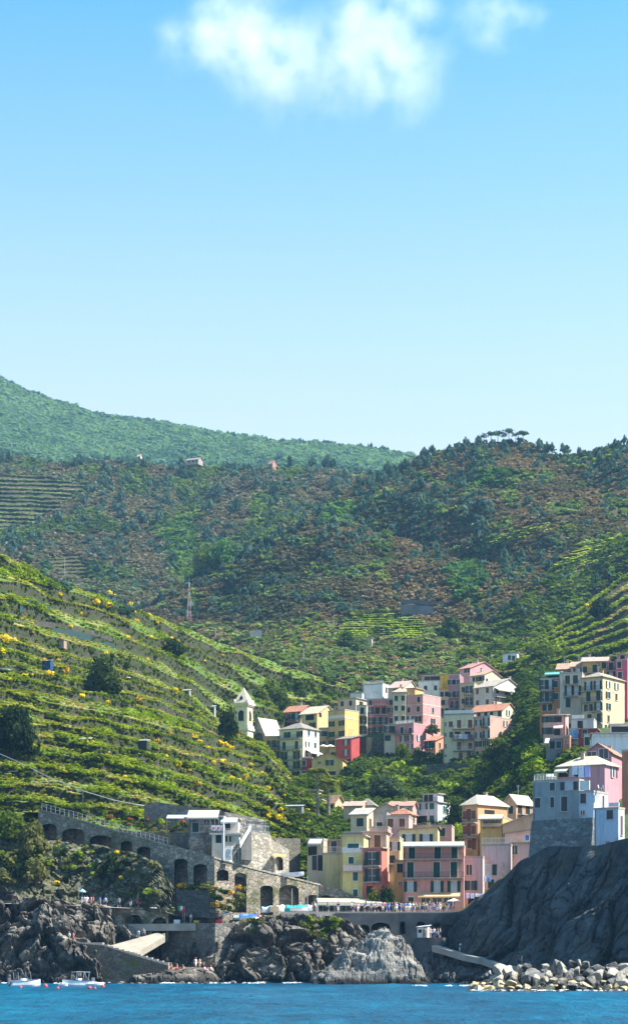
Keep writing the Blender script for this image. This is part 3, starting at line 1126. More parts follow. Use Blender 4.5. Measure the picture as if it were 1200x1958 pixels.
    # balconies, railings, parapets, awnings: "B x0 x1 y", on the front ("b" = on the side face)
    for it in extra.split(';'):
        it = it.split()
        if not it: continue
        k = it[0]
        x0, x1, py = float(it[1]), float(it[2]), float(it[3])
        z = zpx(py)
        side = k.islower()
        K = k.upper()
        if not side:
            u0, u1 = max(-0.1, ufront(x0)), min(W + 0.1, ufront(x1)); loc, rz = (0, 0, z), 0
        else:
            u0, u1 = uside(x0), uside(x1); loc, rz = (W, 0, z), R(90)
        opt = it[4] if len(it) > 4 else ''
        if K == 'B':
            bb = MB(); d = 0.95
            bb.box(u0, u1, -d, -0.003, -0.14, 0)
            n = max(2, int((u1 - u0) / 1.5))
            for i in range(n + 1):
                u = u0 + 0.1 + (u1 - u0 - 0.2) * i / n
                bb.hexa([(u - .06, -d * .7, -.145), (u + .06, -d * .7, -.145), (u + .06, -.004, -.5), (u - .06, -.004, -.5),
                         (u - .06, -d * .7, -.142), (u + .06, -d * .7, -.142), (u + .06, -.004, -.142), (u - .06, -.004, -.142)])
            bo = bb.build('balcony', M_slab, root, loc, rz)
            railing('railing', [(u0, -.01, 0), (u0, -d + .04, 0), (u1, -d + .04, 0), (u1, -.01, 0)], 0.95,
                    M_iron if opt != 'white' else M_white, bo, 0.22)
        elif K == 'S':          # solid fronted balcony
            bb = MB(); d = 1.0
            bb.box(u0, u1, -d, -0.003, -0.16, 0)
            bo = bb.build('balcony', M_slab, root, loc, rz)
            pb = MB()
            pb.box(u0, u1, -d, -d + .12, 0.002, 0.95); pb.box(u0, u0 + .12, -d + .121, -.004, 0.002, .95); pb.box(u1 - .12, u1, -d + .121, -.004, .002, .95)
            pb.build('parapet', wall_mat((0.72, 0.56, 0.56)) if opt == 'pink' else M_white, bo)
        elif K == 'R':
            railing('railing', [(u0, 0.3, 0.3), (u1, 0.3, 0.3)], 1.0, M_iron if opt != 'white' else M_white, root, 0.25, loc, rz,
                    0.03 if opt != 'white' else 0.06)
        elif K == 'G':
            pb = MB(); hh = float(opt or 1.0)
            pb.box(u0, u1, -0.05, 0.18, 0.36, 0.36 + hh)
            pb.build('parapet', M_white, root, loc, rz)
        elif K == 'L':          # string course
            pb = MB()
            pb.box(-0.05, W + 0.05, -0.07, -0.004, -0.1, 0.1)
            pb.box(W + 0.004, W + 0.07, -0.07, D, -0.1, 0.1)
            pb.build('string_course', wall_mat((0.7, 0.62, 0.58)), root, loc, rz)
        elif K == 'A':          # awning
            colr = {'green': (0.15, 0.42, 0.36), 'cream': (0.46, 0.41, 0.31), 'orange': (0.56, 0.40, 0.21), 'white': (0.56, 0.55, 0.52), 'pink': (0.75, 0.45, 0.38)}[opt]
            dep = float(it[5]) if len(it) > 5 else 1.6
            pb = MB()
            dr = dep * (.5 if dep > 1.2 else .4)
            pb.hexa([(u0, -dep, -dr), (u1, -dep, -dr), (u1, -.01, -.05), (u0, -.01, -.05),
                     (u0, -dep, -dr + .05), (u1, -dep, -dr + .05), (u1, -.01, 0), (u0, -.01, 0)])
            n = max(4, int((u1 - u0) / 0.35))
            for i in range(n):
                a, b_ = u0 + (u1 - u0) * i / n, u0 + (u1 - u0) * (i + 1) / n
                pb.box(a + .01, b_ - .01, -dep - .02, -dep + .01, -dr - .26 + (.06 if i % 2 else 0), -dr - .001)
            for u in (u0 + .06, u1 - .06):
                pb.tube((u, -dep + .05, -dr), (u, -.02, -dr - .6), .03, n=4)
            pb.build('awning', plain('awning_' + opt, colr), root, loc, rz)
    HOUSES.append((root, W, D, Ht))
    return root, W, D, Ht, zpx


OCH = (.55, .31, .08); YEL = (.66, .47, .18); CRM = (.68, .61, .46); PNK = (.62, .29, .30); ROS = (.50, .20, .22)
TIL = (.42, .19, .12); PAL = (.62, .56, .50)
# ---- upper village, round the church
H('ochre house squeezed between the grey church and the white corner house', 505, 535, 535, 1409, 1475, 598, -12, OCH, ('flat',),
  '1423:d518 d530;1443:d517 d528;1461:q516', '', 'B 505 535 1429;B 505 535 1450', D=10)
H('tall white corner house with a low grey hip roof right of the church', 534, 579, 610, 1393, 1490, 590, -35, (.70, .67, .62), ('hip', 1381, (0.25, 0.22, 0.19)),
  '1403:w549 w573;1424:c543 c567;1443:d543 d567;1462:d543 d567;1482:q543 d566', '1400:s590 s603;1422:v587 s602;1440:s586 d601', 'B 534 577 1411;B 534 577 1432;B 534 577 1451;B 534 577 1470;a 583 606 1432 white 2')
H('small rose house under a red tiled gable behind the white corner house', 541, 574, 601, 1360, 1404, 645, -32, (.50, .22, .22), ('gx', 1349, TIL),
  '1369:w556 t567;1386:w550 w566', '1386:s588', 'B 543 570 1378')
H('cream house with a pale roof and a lit yellow side right of the rose house', 574, 606, 646, 1364, 1404, 636, -32, (.70, .50, .22), ('gx', 1350, (0.49, 0.41, 0.30)),
  '1371:k592*3*1.6;1386:s581 w597', '1366:k612*1.6*1.3;1390:s630', 'R 576 606 1377 white')
H('low ochre house wedged behind the white corner house', 609, 628, 628, 1393, 1438, 621, -10, (.60, .36, .12), ('flat',), '1403:w613 s623;1422:w615', '', D=6)
H('yellow house with a white roof terrace and a bare bright yellow side wall', 627, 659, 686, 1358, 1440, 616, -40, (.68, .48, .17), ('flat',),
  '1382:w634 w653;1402:w634 w653;1421:d634 w651', '', 'B 627 659 1411;G 628 659 1374 0.9;L 0 1 1373', chim=False)
H('small red house with green shutters beside the dark retaining wall', 642, 671, 687, 1412, 1475, 600, -40, (.46, .06, .06), ('shy', 1405, (0.25, 0.21, 0.18)),
  '1419:v661;1438:v661;1458:s655 d664', '', '', chim=False)
H('low yellow house with an orange tiled gable in front of the red house', 596, 655, 655, 1452, 1486, 580, -8, (.64, .45, .16), ('gy', 1440, TIL),
  '1458:q610*.9*.9 w630;1478:k628*4*1', '', '', D=8, chim=False)
H('narrow dark red house between the white corner house and the low yellow one', 576, 597, 597, 1450, 1500, 586, -5, (.27, .03, .05), ('flat',), '1459:s580;1479:s580', '', D=5, chim=False)
H('grey beige house with a flat roof above the yellow terrace house', 645, 680, 702, 1335, 1405, 652, -30, (.55, .49, .38), ('slab',),
  '1344:s654 s670', '1344:k690*2.5*1.6;1362:d694', 'b 684 700 1352')
H('slim white balconied house left of the rose pink block', 681, 700, 700, 1350, 1412, 638, -10, (.58, .57, .50), ('flat',),
  '1359:k692*1.2*2;1377:d686 d694;1396:d685 d694', '', 'B 680 700 1368;B 680 700 1387', D=6, chim=False)
H('large plain white flat roofed block on top of the upper village', 693, 731, 744, 1308, 1342, 690, -28, (.78, .78, .78), ('flat',), '', '1318:k738*1.4*2', 'R 694 731 1308 white')
H('low white annexe with a blue railed roof terrace left of the white block', 670, 692, 692, 1326, 1345, 688, -10, (.7, .7, .68), ('flat',), '', '', 'R 670 692 1326;R 670 692 1332', D=7, chim=False)
H('tall rose pink block with rows of long balconies in the upper village', 701, 752, 752, 1337, 1414, 640, -8, (.50, .21, .22), ('flat',),
  '1343:s708 s747;1358:d707 k721*1.4*2 k733*1.4*2 w747;1378:d708 d721 d733 s747;1397:d708 d721 d733', '', 'B 714 740 1348;B 714 740 1366;B 714 740 1386;B 714 740 1405', D=10)
H('narrow cream tower house with dark shutters right of the rose pink block', 751, 776, 776, 1324, 1420, 630, -5, (.66, .60, .44), ('hip', 1317, (0.41, 0.34, 0.26)),
  '1335:s757 s770;1354:s757 s770;1374:s757 s770;1394:s757', '', D=8)
H('cream house under a pale gable behind the cream tower house', 741, 770, 800, 1314, 1340, 682, -30, (.68, .50, .42), ('gx', 1302, (0.46, 0.34, 0.28)),
  '1320:k757*2*1.2', '1320:k793*2*2.2', '')
H('small bright apricot wall house beside the big pink house', 777, 793, 793, 1316, 1352, 652, -30, (.74, .46, .16), ('slab', 0, (0.37, 0.28, 0.22)), '', '', D=6, chim=False)
H('white house with a railed roof terrace under the brown hill', 799, 841, 841, 1302, 1345, 690, -12, (.76, .74, .70), ('flat',), '1315:s813 s832', '', 'R 800 841 1300;L 0 1 1320', D=9)
H('grey rooftop room with three dark openings above the white house', 806, 848, 848, 1291, 1306, 697, -12, (.42, .38, .34), ('slab', 0, (0.37, 0.32, 0.25)), '1297:k816*2*1.4 k828*2*1.4 k839*2*1.4', '', D=6, chim=False)
H('narrow house with a saffron yellow top storey over cream walls', 840, 858, 858, 1317, 1378, 660, -14, (.66, .58, .42), ('slab', 0, (0.60, 0.38, 0.04)),
  '1327:s844 s853;1343:s844 v853;1359:s844 s853', '', D=8, chim=False)
H('saffron yellow attic perched over the narrow cream house', 840.5, 857.5, 857.5, 1290, 1316, 661, -14, (.80, .50, .03), ('slab', 0, (0.48, 0.32, 0.08)), '', '', D=7, ext=0, chim=False)
H('dusky lilac house with small balconies right of the saffron attic', 857, 878, 878, 1291, 1368, 655, -12, (.40, .20, .26), ('flat',),
  '1304:w862 w872;1328:w863 d872;1347:d868', '', 'B 858 878 1334;B 860 876 1354', D=9)
H('pink house with a broad blank pink side highest in the upper village', 877, 898, 951, 1277, 1316, 694, -45, (.66, .31, .36), ('gx', 1266, (0.44, 0.22, 0.18)),
  '1281:w892', '', '')
H('pale yellow gabled house just below the highest pink house', 898, 924, 957, 1290, 1316, 668, -45, (.74, .65, .40), ('gx', 1282, (0.45, 0.29, 0.21)),
  '1297:s905 w914 w921', '1301:s930', '')
H('sandy beige house with a laundry balcony left of the white gabled house', 877, 906, 906, 1307, 1370, 648, -15, (.58, .47, .29), ('flat',),
  '1318:s885 d896;1340:s885 d896;1359:s885', '', 'B 887 906 1328;B 887 906 1349', D=8)
H('large white house with a wide pale gable and brown shutters', 905, 942, 1000, 1312, 1355, 640, -42, (.66, .61, .59), ('gx', 1298, (0.38, 0.33, 0.27)),
  '1319:s912 s931;1341:s912 s931', '1320:k950 k968*2*1.6 s988;1343:s947 s968 k990*2*1.2', 'b 944 985 1331;a 944 978 1314 cream 1.5;a 984 994 1319 pink 1;L 0 1 1331', sh=B_SH)
H('big pink house with white bands in the middle of the upper village', 776, 808, 842, 1329, 1396, 614, -38, PNK, ('flat',),
  '1337:s800;1355:s781 s799;1374:t784 w799', '1355:s827;1376:w827', 'L 0 1 1346;L 0 1 1366;R 777 808 1346')
H('deep pink house with a roof terrace in front of the big pink house', 755, 790, 814, 1384, 1465, 598, -38, (.60, .24, .29), ('flat',),
  '1396:c768 s784;1411:v770 v784;1427:v784;1445:c776', '1410:v800;1432:v803', 'B 755 790 1402;R 756 790 1384 white', trim=M_white, chim=False)
H('slim grey beige tower house left of the deep pink house', 734, 756, 756, 1387, 1460, 602, -12, (.56, .52, .43), ('flat',), '1395:d741 k751*1*2;1411:s737 s743', '', 'B 734 756 1402', D=7, chim=False)
H('small orange house under a tiled lean-to roof by the cream balcony block', 812, 832, 848, 1416, 1460, 594, -32, (.64, .29, .19), ('shy', 1405, TIL),
  '1424:d818 s830;1445:d815 s827', '1424:s840;1446:s840', 'B 812 826 1431', chim=False)
H('tall cream block with three long balconies above the green bank', 847, 906, 906, 1367, 1460, 580, -10, (.68, .62, .48), ('flat',),
  '1384:q851*.6*1.2 s861 c877 c898;1404:q851*.6*1.2 s862 k874*1.6*1.6 k893*1.6*1.6;1426:q851*.6*1.2 c877 s898;1444:q851 s880 c896', '',
  'B 866 905 1393;B 864 905 1413;B 866 905 1435 white;G 848 905 1366 0.9', sh=B_SH, D=9, chim=False)
H('salmon pink corner house right of the tall cream block', 905, 936, 977, 1370, 1445, 573, -38, (.66, .36, .31), ('flat',),
  '1380:v914 t929;1404:v914 t929;1421:w914 w929;1440:s912', '1379:v965;1402:v965;1421:s956 s965', 'B 921 936 1389;B 921 936 1412', chim=False)
H('long cream house with a red tiled roof behind the salmon corner house', 897, 959, 988, 1358, 1410, 592, -35, (.70, .62, .43), ('gx', 1345, TIL),
  '1364:s905 s915 s928 s939 s954', '1361:v970;1385:s975', '')
H('small white hut alone on the slope above the village', 960, 988, 993, 1250, 1275, 722, -14, (.70, .72, .74), ('shx', 1247, (0.33, 0.34, 0.28)),
  '1257:s973;1260:c981', '', D=6, ext=3, chim=False)
# ---- village quarter at the right edge
H('burnt orange house with three balconies at the left of the right hand group', 1031, 1070, 1070, 1298, 1366, 505, -18, (.50, .19, .06), ('flat',),
  '1308:d1039 t1050 s1061;1331:d1040 d1050 s1062;1352:s1040 s1051', '', 'B 1032 1056 1320;B 1032 1056 1343', D=9, chim=False)
H('glazed rooftop veranda with a green awning on the burnt orange house', 1043, 1070, 1070, 1285, 1299, 508, -18, (.30, .20, .15), ('slab',), '1291:k1051*1.4*1 k1062*1.4*1', '', 'A 1042 1072 1284 green 1.6', D=5, ext=0.2, chim=False)
H('tall pale grey house with two balconies beside the burnt orange house', 1069, 1112, 1112, 1287, 1357, 501, -12, (.56, .51, .45), ('flat',),
  '1300:c1084 c1099;1320:t1087 t1101;1343:c1085', '', 'B 1077 1105 1308;B 1077 1105 1331', D=9)
H('big beige corner block with long green railed balconies', 1112, 1151, 1193, 1294, 1405, 490, -36, (.60, .47, .31), ('hip', 1288, (0.33, 0.28, 0.21)),
  '1310:t1124 t1142;1330:c1124 c1143;1351:w1124 t1143;1373:c1126 c1144', '1307:v1161 v1177;1327:w1161 s1177;1349:w1162;1372:s1162;1394:c1157', 'B 1112 1151 1319;B 1112 1151 1340;B 1132 1151 1359;B 1130 1151 1382')
H('ochre yellow house with a wooden balcony behind the beige corner block', 1112, 1159, 1159, 1264, 1300, 513, -12, (.58, .38, .09), ('gx', 1257, (0.48, 0.32, 0.26)),
  '1279:s1117 c1136;1272:s1156', '', 'B 1120 1151 1286', D=8)
H('slim dusky pink house between the ochre and the magenta houses', 1159, 1177, 1177, 1266, 1305, 509, -12, (.46, .22, .22), ('slab', 0, (0.37, 0.29, 0.24)), '1275:c1167;1291:v1167', '', 'B 1160 1176 1282', D=7)
H('magenta house at the right edge of the photo', 1176, 1198, 1226, 1262, 1340, 500, -32, (.50, .10, .20), ('flat',), '1270:s1183;1290:s1184;1312:s1185', '1280:s1212', '')
H('mauve attic with a pale tiled roof over the magenta house', 1178, 1216, 1216, 1250, 1263, 505, -12, (.42, .24, .28), ('shy', 1245, (0.50, 0.40, 0.34)), '1257:k1189*1*1.2 k1204*1*1.2', '', D=6, ext=0.2, chim=False)
H('low brown house under faded red tiles behind the pale grey house', 1064, 1093, 1093, 1279, 1300, 522, -14, (.46, .36, .26), ('gx', 1269, (0.40, 0.26, 0.19)), '1286:k1087*1.6*1', '', D=7)
H('low peach house with a tiled roof beside the ochre house', 1090, 1115, 1115, 1274, 1297, 517, -14, (.60, .46, .36), ('gx', 1266, (0.44, 0.29, 0.22)), '1283:v1103', '', D=6)
H('small whitewashed attic with two windows above the ochre house', 1108, 1132, 1132, 1257, 1280, 530, -14, (.58, .56, .55), ('slab',), '1263:s1113 s1124', '', D=6)
H('small pink house with a grey roof below the burnt orange house', 1038, 1080, 1080, 1368, 1412, 470, -12, (.64, .38, .35), ('shy', 1359, (0.25, 0.22, 0.19)),
  '1375:w1044 w1053 k1066*1.6*1.3;1397:w1044 w1053 k1064*1.4*2', '', 'A 1058 1076 1386 pink 1.6', D=8)
H('dark grey stone annexe under the small pink house', 1043, 1076, 1076, 1412, 1440, 461, -12, (.20, .21, .22), ('flat',), '1424:k1055*1*1.6 s1067', '', 'A 1016 1050 1411 white 2.6', D=6, chim=False)
H('dark red house under the pale terrace', 1105, 1139, 1139, 1394, 1428, 461, -14, (.25, .045, .05), ('slab', 0, (0.30, 0.21, 0.17)), '1402:s1117', '', D=6, chim=False)
H('pale plastered terrace block with a white parapet above the dark red house', 1091, 1134, 1134, 1376, 1400, 470, -14, (.52, .53, .52), ('flat',), '1386:k1108*1.2*2', '', 'G 1092 1115 1376 0.8', D=6, chim=False)
H('bluish grey house with a blue door left of the dark red house', 1087, 1106, 1106, 1395, 1430, 462, -14, (.30, .35, .40), ('flat',), '1404:c1099', '', 'B 1088 1105 1412', D=5, sh=(.10, .30, .55), chim=False)
H('narrow orange brown house beside the grey stone annexe', 1075, 1088, 1088, 1408, 1440, 459, -14, (.46, .20, .11), ('flat',), '1418:q1081', '', D=5, chim=False)
H('small peach house with two slit windows left of the white villa', 1115, 1133, 1133, 1405, 1440, 452, -10, (.64, .52, .45), ('flat',), '1417:s1119*.6*1.8 s1124*.6*1.8', '', D=6, chim=False)
H('long white villa with a red band under its flat roof', 1131, 1232, 1232, 1402, 1445, 432, -6, (.78, .79, .82), ('slab', 0, (0.37, 0.37, 0.37)), '', '', 'L 0 1 1408', D=12, chim=False)
H('white rooftop pavilion with a pergola on the white villa', 1166, 1232, 1232, 1385, 1402, 437, -6, (.70, .62, .60), ('slab', 0, (0.44, 0.41, 0.36)), '1394:k1175*1.6*1.2 k1195*3*1.2', '', '', D=6, ext=.2, chim=False)
H('purple gabled house with large white framed gable windows', 1117, 1168, 1200, 1439, 1500, 385, -20, (.42, .23, .27), ('gy', 1422, TIL),
  '1443:p1130*1.7*1.3;1441:p1153*1.7*1.8', '', '', trim=M_white)
H('orange red house cut by the right edge of the photo', 1188, 1236, 1236, 1436, 1502, 373, -10, (.46, .17, .09), ('flat',), '1470:s1205', '', D=6)
H('mauve house under a pale tiled hip roof on the castle terrace', 1066, 1155, 1182, 1463, 1500, 343, -32, (.46, .27, .33), ('hip', 1446, (0.53, 0.46, 0.35)),
  '1473:k1076*1.6*1.8 v1092;1474:k1110*2*1.4', '1474:v1169*.6*1.7;1474:k1178*.5*1.6', 'A 1056 1088 1464 cream 1.4')
H('weathered blue grey house on a ruined stone base above the headland', 1018, 1106, 1113, 1493, 1566, 337, -30, (.30, .33, .335), ('flat',),
  '1502:s1055*.9*1.5 v1087*1.5*1.5;1532:s1027*1*1.6 s1055*.7*1.7;1536:c1078*1.1*2.4', '', 'R 1019 1062 1492 white', sh=(.05, .045, .05), ext=2, D=8, chim=False)
H('white house tinted shade blue clinging between the blue grey house and the tall blue one', 1106, 1134, 1161, 1515, 1566, 334, -32, (.50, .57, .65), ('flat',),  # white walls, with the blue of sky-lit shade put into their colour
  '1526:c1114*1.0*1.8;1553:q1113*.7*.7', '1532:c1152*.6*2.3', 'G 1108 1126 1514 1.5', sh=(.06, .05, .05), ext=3, chim=False)
H('tall light blue house standing on the bare headland rock', 1135, 1181, 1193, 1547, 1626, 328, -34, (.47, .55, .66), ('flat',),
  '1557:c1165*1.1*1.7;1612:q1161*.5*.6', '1578:c1187*.6*3', 'G 1163 1190 1546 0.6', sh=(.05, .05, .06), ext=3, chim=False)
# ---- lower village by the harbour
H('low beige house with dark openings at the left of the harbour row', 587, 618, 618, 1606, 1668, 372, -10, (.48, .43, .34), ('flat',), '1627:k597*1.6*1.6;1650:k611*1.4*2.8 c601*.9*2.6', '', 'A 592 616 1604 white 1.8', D=7, chim=False)
H('long yellow terrace house with a pale railed terrace beside the yellow tower house', 617, 652, 652, 1634, 1680, 371, -10, (.58, .51, .27), ('flat',), '', '', 'R 617 652 1633 white', D=3.6, chim=False)
H('brownish room with a flat roof set back on the yellow terrace', 606, 652, 652, 1607, 1640, 376, -10, (.46, .29, .21), ('slab', 0, (0.35, 0.33, 0.30)), '1620:k613*1.8*2 c638*1*2.2', '', D=6, chim=False)
H('narrow yellow house with a pink fronted balcony on the harbour', 651, 695, 695, 1598, 1720, 366, -9, (.70, .60, .24), ('slab', 0, (0.38, 0.35, 0.30)),
  '1617:c675*2.0*.8;1645:s671*.9*1.2;1676:s679*.9*1.5;1707:s679*.8*1.2', '', 'S 657 694 1665 pink;G 653 694 1634 1.0;L 0 1 1598', sh=(.03, .09, .08), D=9, chim=False)
H('coral red house with two iron balconies on the harbour', 693, 729, 740, 1622, 1718, 364, -26, (.58, .16, .12), ('slab', 0, (0.37, 0.29, 0.24)),
  '1641:d711*1.4*2.2;1673:d711*1.4*2.2;1705:k706*1.2*2', '', 'B 698 728 1655;B 698 728 1686', chim=False)
H('peach upper storey with brown shutters set back over the coral red house', 693, 738, 738, 1591, 1630, 372, -8, (.60, .41, .33), ('slab', 0, (0.44, 0.34, 0.27)), '1609:c700 c721', '', 'R 693 738 1621', sh=B_SH, D=7)
H('tan house with an orange balcony between the coral and the yellow houses', 733, 763, 763, 1603, 1690, 377, -8, (.62, .46, .27), ('flat',), '1618:v754;1643:k745*1.8*1.4', '', 'B 734 756 1652', D=8)
H('pale yellow house with two wide windows behind the big salmon house', 762, 836, 836, 1587, 1645, 384, -6, (.72, .63, .36), ('shx', 1582, (0.37, 0.28, 0.21)), '1602:v781*1.2*1.4 v814*1.2*1.4', '', D=8)
H('narrow yellow strip of a house left of the big salmon house', 753, 772, 772, 1648, 1736, 369, -6, (.68, .54, .22), ('flat',), '1660:s767;1690:q765', '', D=6, chim=False)
H('big salmon pink seafront house with rows of green shutters and a cream awning', 770, 886, 889, 1618, 1737, 361, -6, (.68, .31, .26), ('flat',),
  '1631:c787*1.1*2.1 c836*1.1*2.1 c868*1.1*2.1;1663:c784*1.15*2.7 c834*1.15*2.7 c867*1.15*2.7;1695:v784*1.1*1.8 t835*1.1*1.9 v867*1.1*1.9;1724:s785*1*1.6 p813*1.5*1.5 p835*1.5*1.5 p856*1.5*1.5', '',
  'B 771 886 1642;B 771 886 1678;A 771 888 1609 cream 1.6;A 799 879 1707 orange 1.4', D=11, ext=3, chim=False)
H('lilac pink house right of the big salmon house', 876, 922, 922, 1640, 1743, 363.5, -9, (.62, .47, .51), ('flat',), '1663:p896*1*1.8;1693:w899*1.1*1.7;1727:k905*2*2.2', '', D=9, chim=False)
H('pink house with a balustraded roof terrace above the lilac house', 920, 976, 976, 1617, 1725, 367, -9, (.64, .48, .51), ('flat',), '1663:t931*1.6*1.9 ;1690:s938', '', 'R 921 976 1616 white', D=9, chim=False)
H('blank pink house with one window against the stone headland', 975, 1018, 1018, 1612, 1700, 370, -9, (.66, .48, .49), ('slab', 0, (0.37, 0.29, 0.25)), '1625:p983*1*1.6', '', D=8, chim=False)
H('small pink house with a bright blue window shutter under the headland houses', 964, 1018, 1018, 1594, 1616, 376, -9, (.62, .42, .40), ('shx', 1586, (0.31, 0.25, 0.20)), '1602:c1007*.7*1', '', D=6, sh=(.02, .2, .6), chim=False)
H('apricot house under a pale hip roof above the pink seafront', 883, 912, 969, 1539, 1645, 397, -45, (.60, .34, .17), ('hip', 1521, (0.54, 0.46, 0.37)),
  '1557:s887 c896 s905;1586:s887 c896 s905;1613:s897 c906', '1551:k935*3*.8', 'B 884 912 1572;B 884 912 1601', sh=B_SH)
H('yellow house with a cream awning and a white railed loggia', 917, 961, 984, 1563, 1630, 385, -14, (.64, .47, .17), ('flat',), '1569:k936*3*1.3 k952*1*1.3', '', 'A 914 982 1557 cream 1.8;B 922 960 1580 white', D=6, chim=False)
H('sandy gabled house with a bright roof slope left of the blue grey house', 963, 986, 1018, 1535, 1580, 408, -40, (.58, .40, .27), ('gy', 1520, (0.56, 0.50, 0.38)), '1548:s976', '1545:k993*1.4*2 k1008*1.4*2', 'b 990 1016 1556')
H('plain tan house with a slanting roof line below the sandy gabled house', 960, 1018, 1018, 1577, 1620, 379, -9, (.50, .36, .26), ('shx', 1556, (0.45, 0.37, 0.29)), '', '', D=6, chim=False)
H('white villa with green shutters standing among the trees', 784, 836, 861, 1534, 1586, 447, -30, (.74, .75, .76), ('slab', 0, (0.35, 0.32, 0.29)), '1541:v809 s825;1566:s825 k806*2.4*1.6', '1546:s848;1568:s847', '', sh=(.03, .13, .09))
H('small white belvedere room on the roof of the white villa', 808, 836, 847, 1518, 1536, 450, -30, (.74, .75, .76), ('slab', 0, (0.35, 0.32, 0.29)), '1526:k814*1*1.8 k823*1*1.8', '', 'B 808 836 1533', ext=.1, chim=False)
H('pink house with two brown shuttered windows below the white villa', 738, 781, 781, 1562, 1606, 398, -8, (.64, .41, .38), ('flat',), '1573:c746*1.1*1.6 c768*1.1*1.6', '', 'R 738 781 1562', sh=B_SH, D=8)
H('rose house under a red tiled hip roof left of the white villa', 745, 784, 796, 1558, 1590, 411, -20, (.64, .36, .34), ('hip', 1545, TIL), '1566:s760', '1566:s790', '')
H('cream gabled house with a blank gable in the lower village', 710, 765, 765, 1550, 1585, 416, -8, (.70, .60, .44), ('gy', 1537, (0.42, 0.29, 0.22)), '', '', D=9)
H('grey rendered house in front of the cream gable', 712, 739, 739, 1556, 1606, 403, -8, (.50, .47, .45), ('flat',), '1580:s725', '', D=6)
H('cream house with a white lean-to roof in the lower village', 670, 701, 713, 1557, 1600, 400, -22, (.64, .52, .40), ('shy', 1545, (0.41, 0.37, 0.32)), '1572:c688*1.4*1.6', '1572:s707', '')
H('low salmon house behind the coral and yellow harbour houses', 706, 741, 741, 1583, 1612, 391, -8, (.62, .37, .32), ('flat',), '', '', D=6, chim=False)
H('long low salmon terrace house in front of the white villa', 764, 863, 863, 1580, 1612, 406, -8, (.64, .38, .34), ('flat',), '1591:s845 q800', '', 'R 766 862 1580', D=7, chim=False)
H('low house with a broad white slab roof above the yellow harbour house', 661, 709, 709, 1592, 1612, 386, -8, (.52, .42, .34), ('slab', 0, (0.41, 0.38, 0.33)), '', '', D=7, chim=False)
H('low beige shed house above the broom covered slope by the palms', 583, 607, 614, 1511, 1526, 520, -15, (.52, .45, .35), ('slab', 0, (0.41, 0.36, 0.27)), '1517:k596*3*1', '', D=5, chim=False)
H('low shed with a white slab roof beside the taller palm', 583, 613, 613, 1529, 1547, 508, -10, (.42, .38, .32), ('slab', 0, (0.43, 0.40, 0.36)), '', '', D=5, chim=False)
H('cream gabled house with an orange side wall right of the palms', 625, 640, 657, 1534, 1566, 492, -42, (.66, .48, .33), ('gx', 1521, (0.42, 0.24, 0.16)), '1545:s634', '', '')
H('low house under faded red tiles between the palms and the grey pavilion', 656, 691, 691, 1541, 1567, 466, -12, (.56, .42, .34), ('gx', 1533, (0.45, 0.30, 0.24)), '', '', D=8)
H('small pavilion under a pointed grey roof above the lower village', 684, 714, 714, 1541, 1566, 470, -12, (.46, .44, .42), ('hip', 1527, (0.22, 0.20, 0.17)), '', '', D=6, chim=False)
H('low pink house under red tiles beside the white villa', 744, 788, 788, 1541, 1566, 441, -10, (.60, .36, .32), ('gx', 1533, (0.40, 0.23, 0.18)), '1548:q752 q765 q778', '', D=7)
# ---- far houses on the hills
GF = 'houses scattered on the hills'
H('long pale farmhouse on the crest of the middle hill', 355, 379, 388, 878, 886, 1392, -25, (.34, .30, .28), ('gx', 875, (0.27, 0.21, 0.16)), '881:s362*1.4*1.6 s369*1.4*1.6 s376*1.4*1.6', '', '', group=GF, chim=False, ext=.4, D=5)
H('tiny white cottage among trees left of the pale farmhouse', 263, 269, 271, 872, 882, 1400, -20, (.7, .6, .55), ('gx', 869, (0.48, 0.32, 0.24)), '876:s266*1.4*1.6', '', '', group=GF, chim=False, ext=.4, D=5)
H('reddish cottage beside a round tree on the crest of the middle hill', 512, 521, 529, 886, 898, 1395, -35, (.40, .22, .18), ('gx', 880, (0.32, 0.19, 0.14)), '890:s517*1.4*1.6', '', '', group=GF, chim=False, ext=.4, D=5)
H('low flat roofed shed on the right hand skyline', 1138, 1158, 1160, 858, 868, 1062, -20, (.5, .48, .42), ('slab', 0, (0.44, 0.40, 0.31)), '861:k1150*2*1.2', '', '', group=GF, chim=False, ext=.4, D=5)
H('small beige field house by the yellow bush on the vineyard slope', 688, 710, 712, 1219, 1234, 850, -15, (.45, .40, .32), ('slab', 0, (0.37, 0.31, 0.25)), '1226:s693*1.2*2', '', '', group=GF, chim=False, ext=.4, D=5)
# =============================================================== church and bell tower
M_stone = stone_mat('grey_stone_wall', (0.24, 0.225, 0.20), 1.3)
M_stone_w = stone_mat('harbour_wall_stone', (0.36, 0.31, 0.24), 1.1, 0.45, 0.8)
M_stone_d = stone_mat('dark_retaining_stone', (0.10, 0.09, 0.08), 1.2, 0.5, 0.8)
M_stone_l = stone_mat('pale_wall_stone', (0.40, 0.36, 0.29), 1.2, 0.6)
M_church = plain('church_ashlar', (0.25, 0.24, 0.225), 0.9, 0, 0.25, 0.8)
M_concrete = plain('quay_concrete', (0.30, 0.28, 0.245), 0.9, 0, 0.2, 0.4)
M_conc_d = plain('shaded_concrete', (0.075, 0.08, 0.085), 0.9, 0, 0.35, 0.35)  # the promenade wall's shade is put into this dark concrete colour


def arc_opening(mb, cx, z0, w, h, y, n=8):
    """flat arched panel"""
    r = w / 2
    pts = [(cx - r, y, z0), (cx + r, y, z0)]
    for i in range(n + 1):
        t = math.pi * i / n
        pts.append((cx + r * math.cos(t), y, z0 + h - r + r * math.sin(t)))
    mb.add(pts, [tuple(range(len(pts)))])


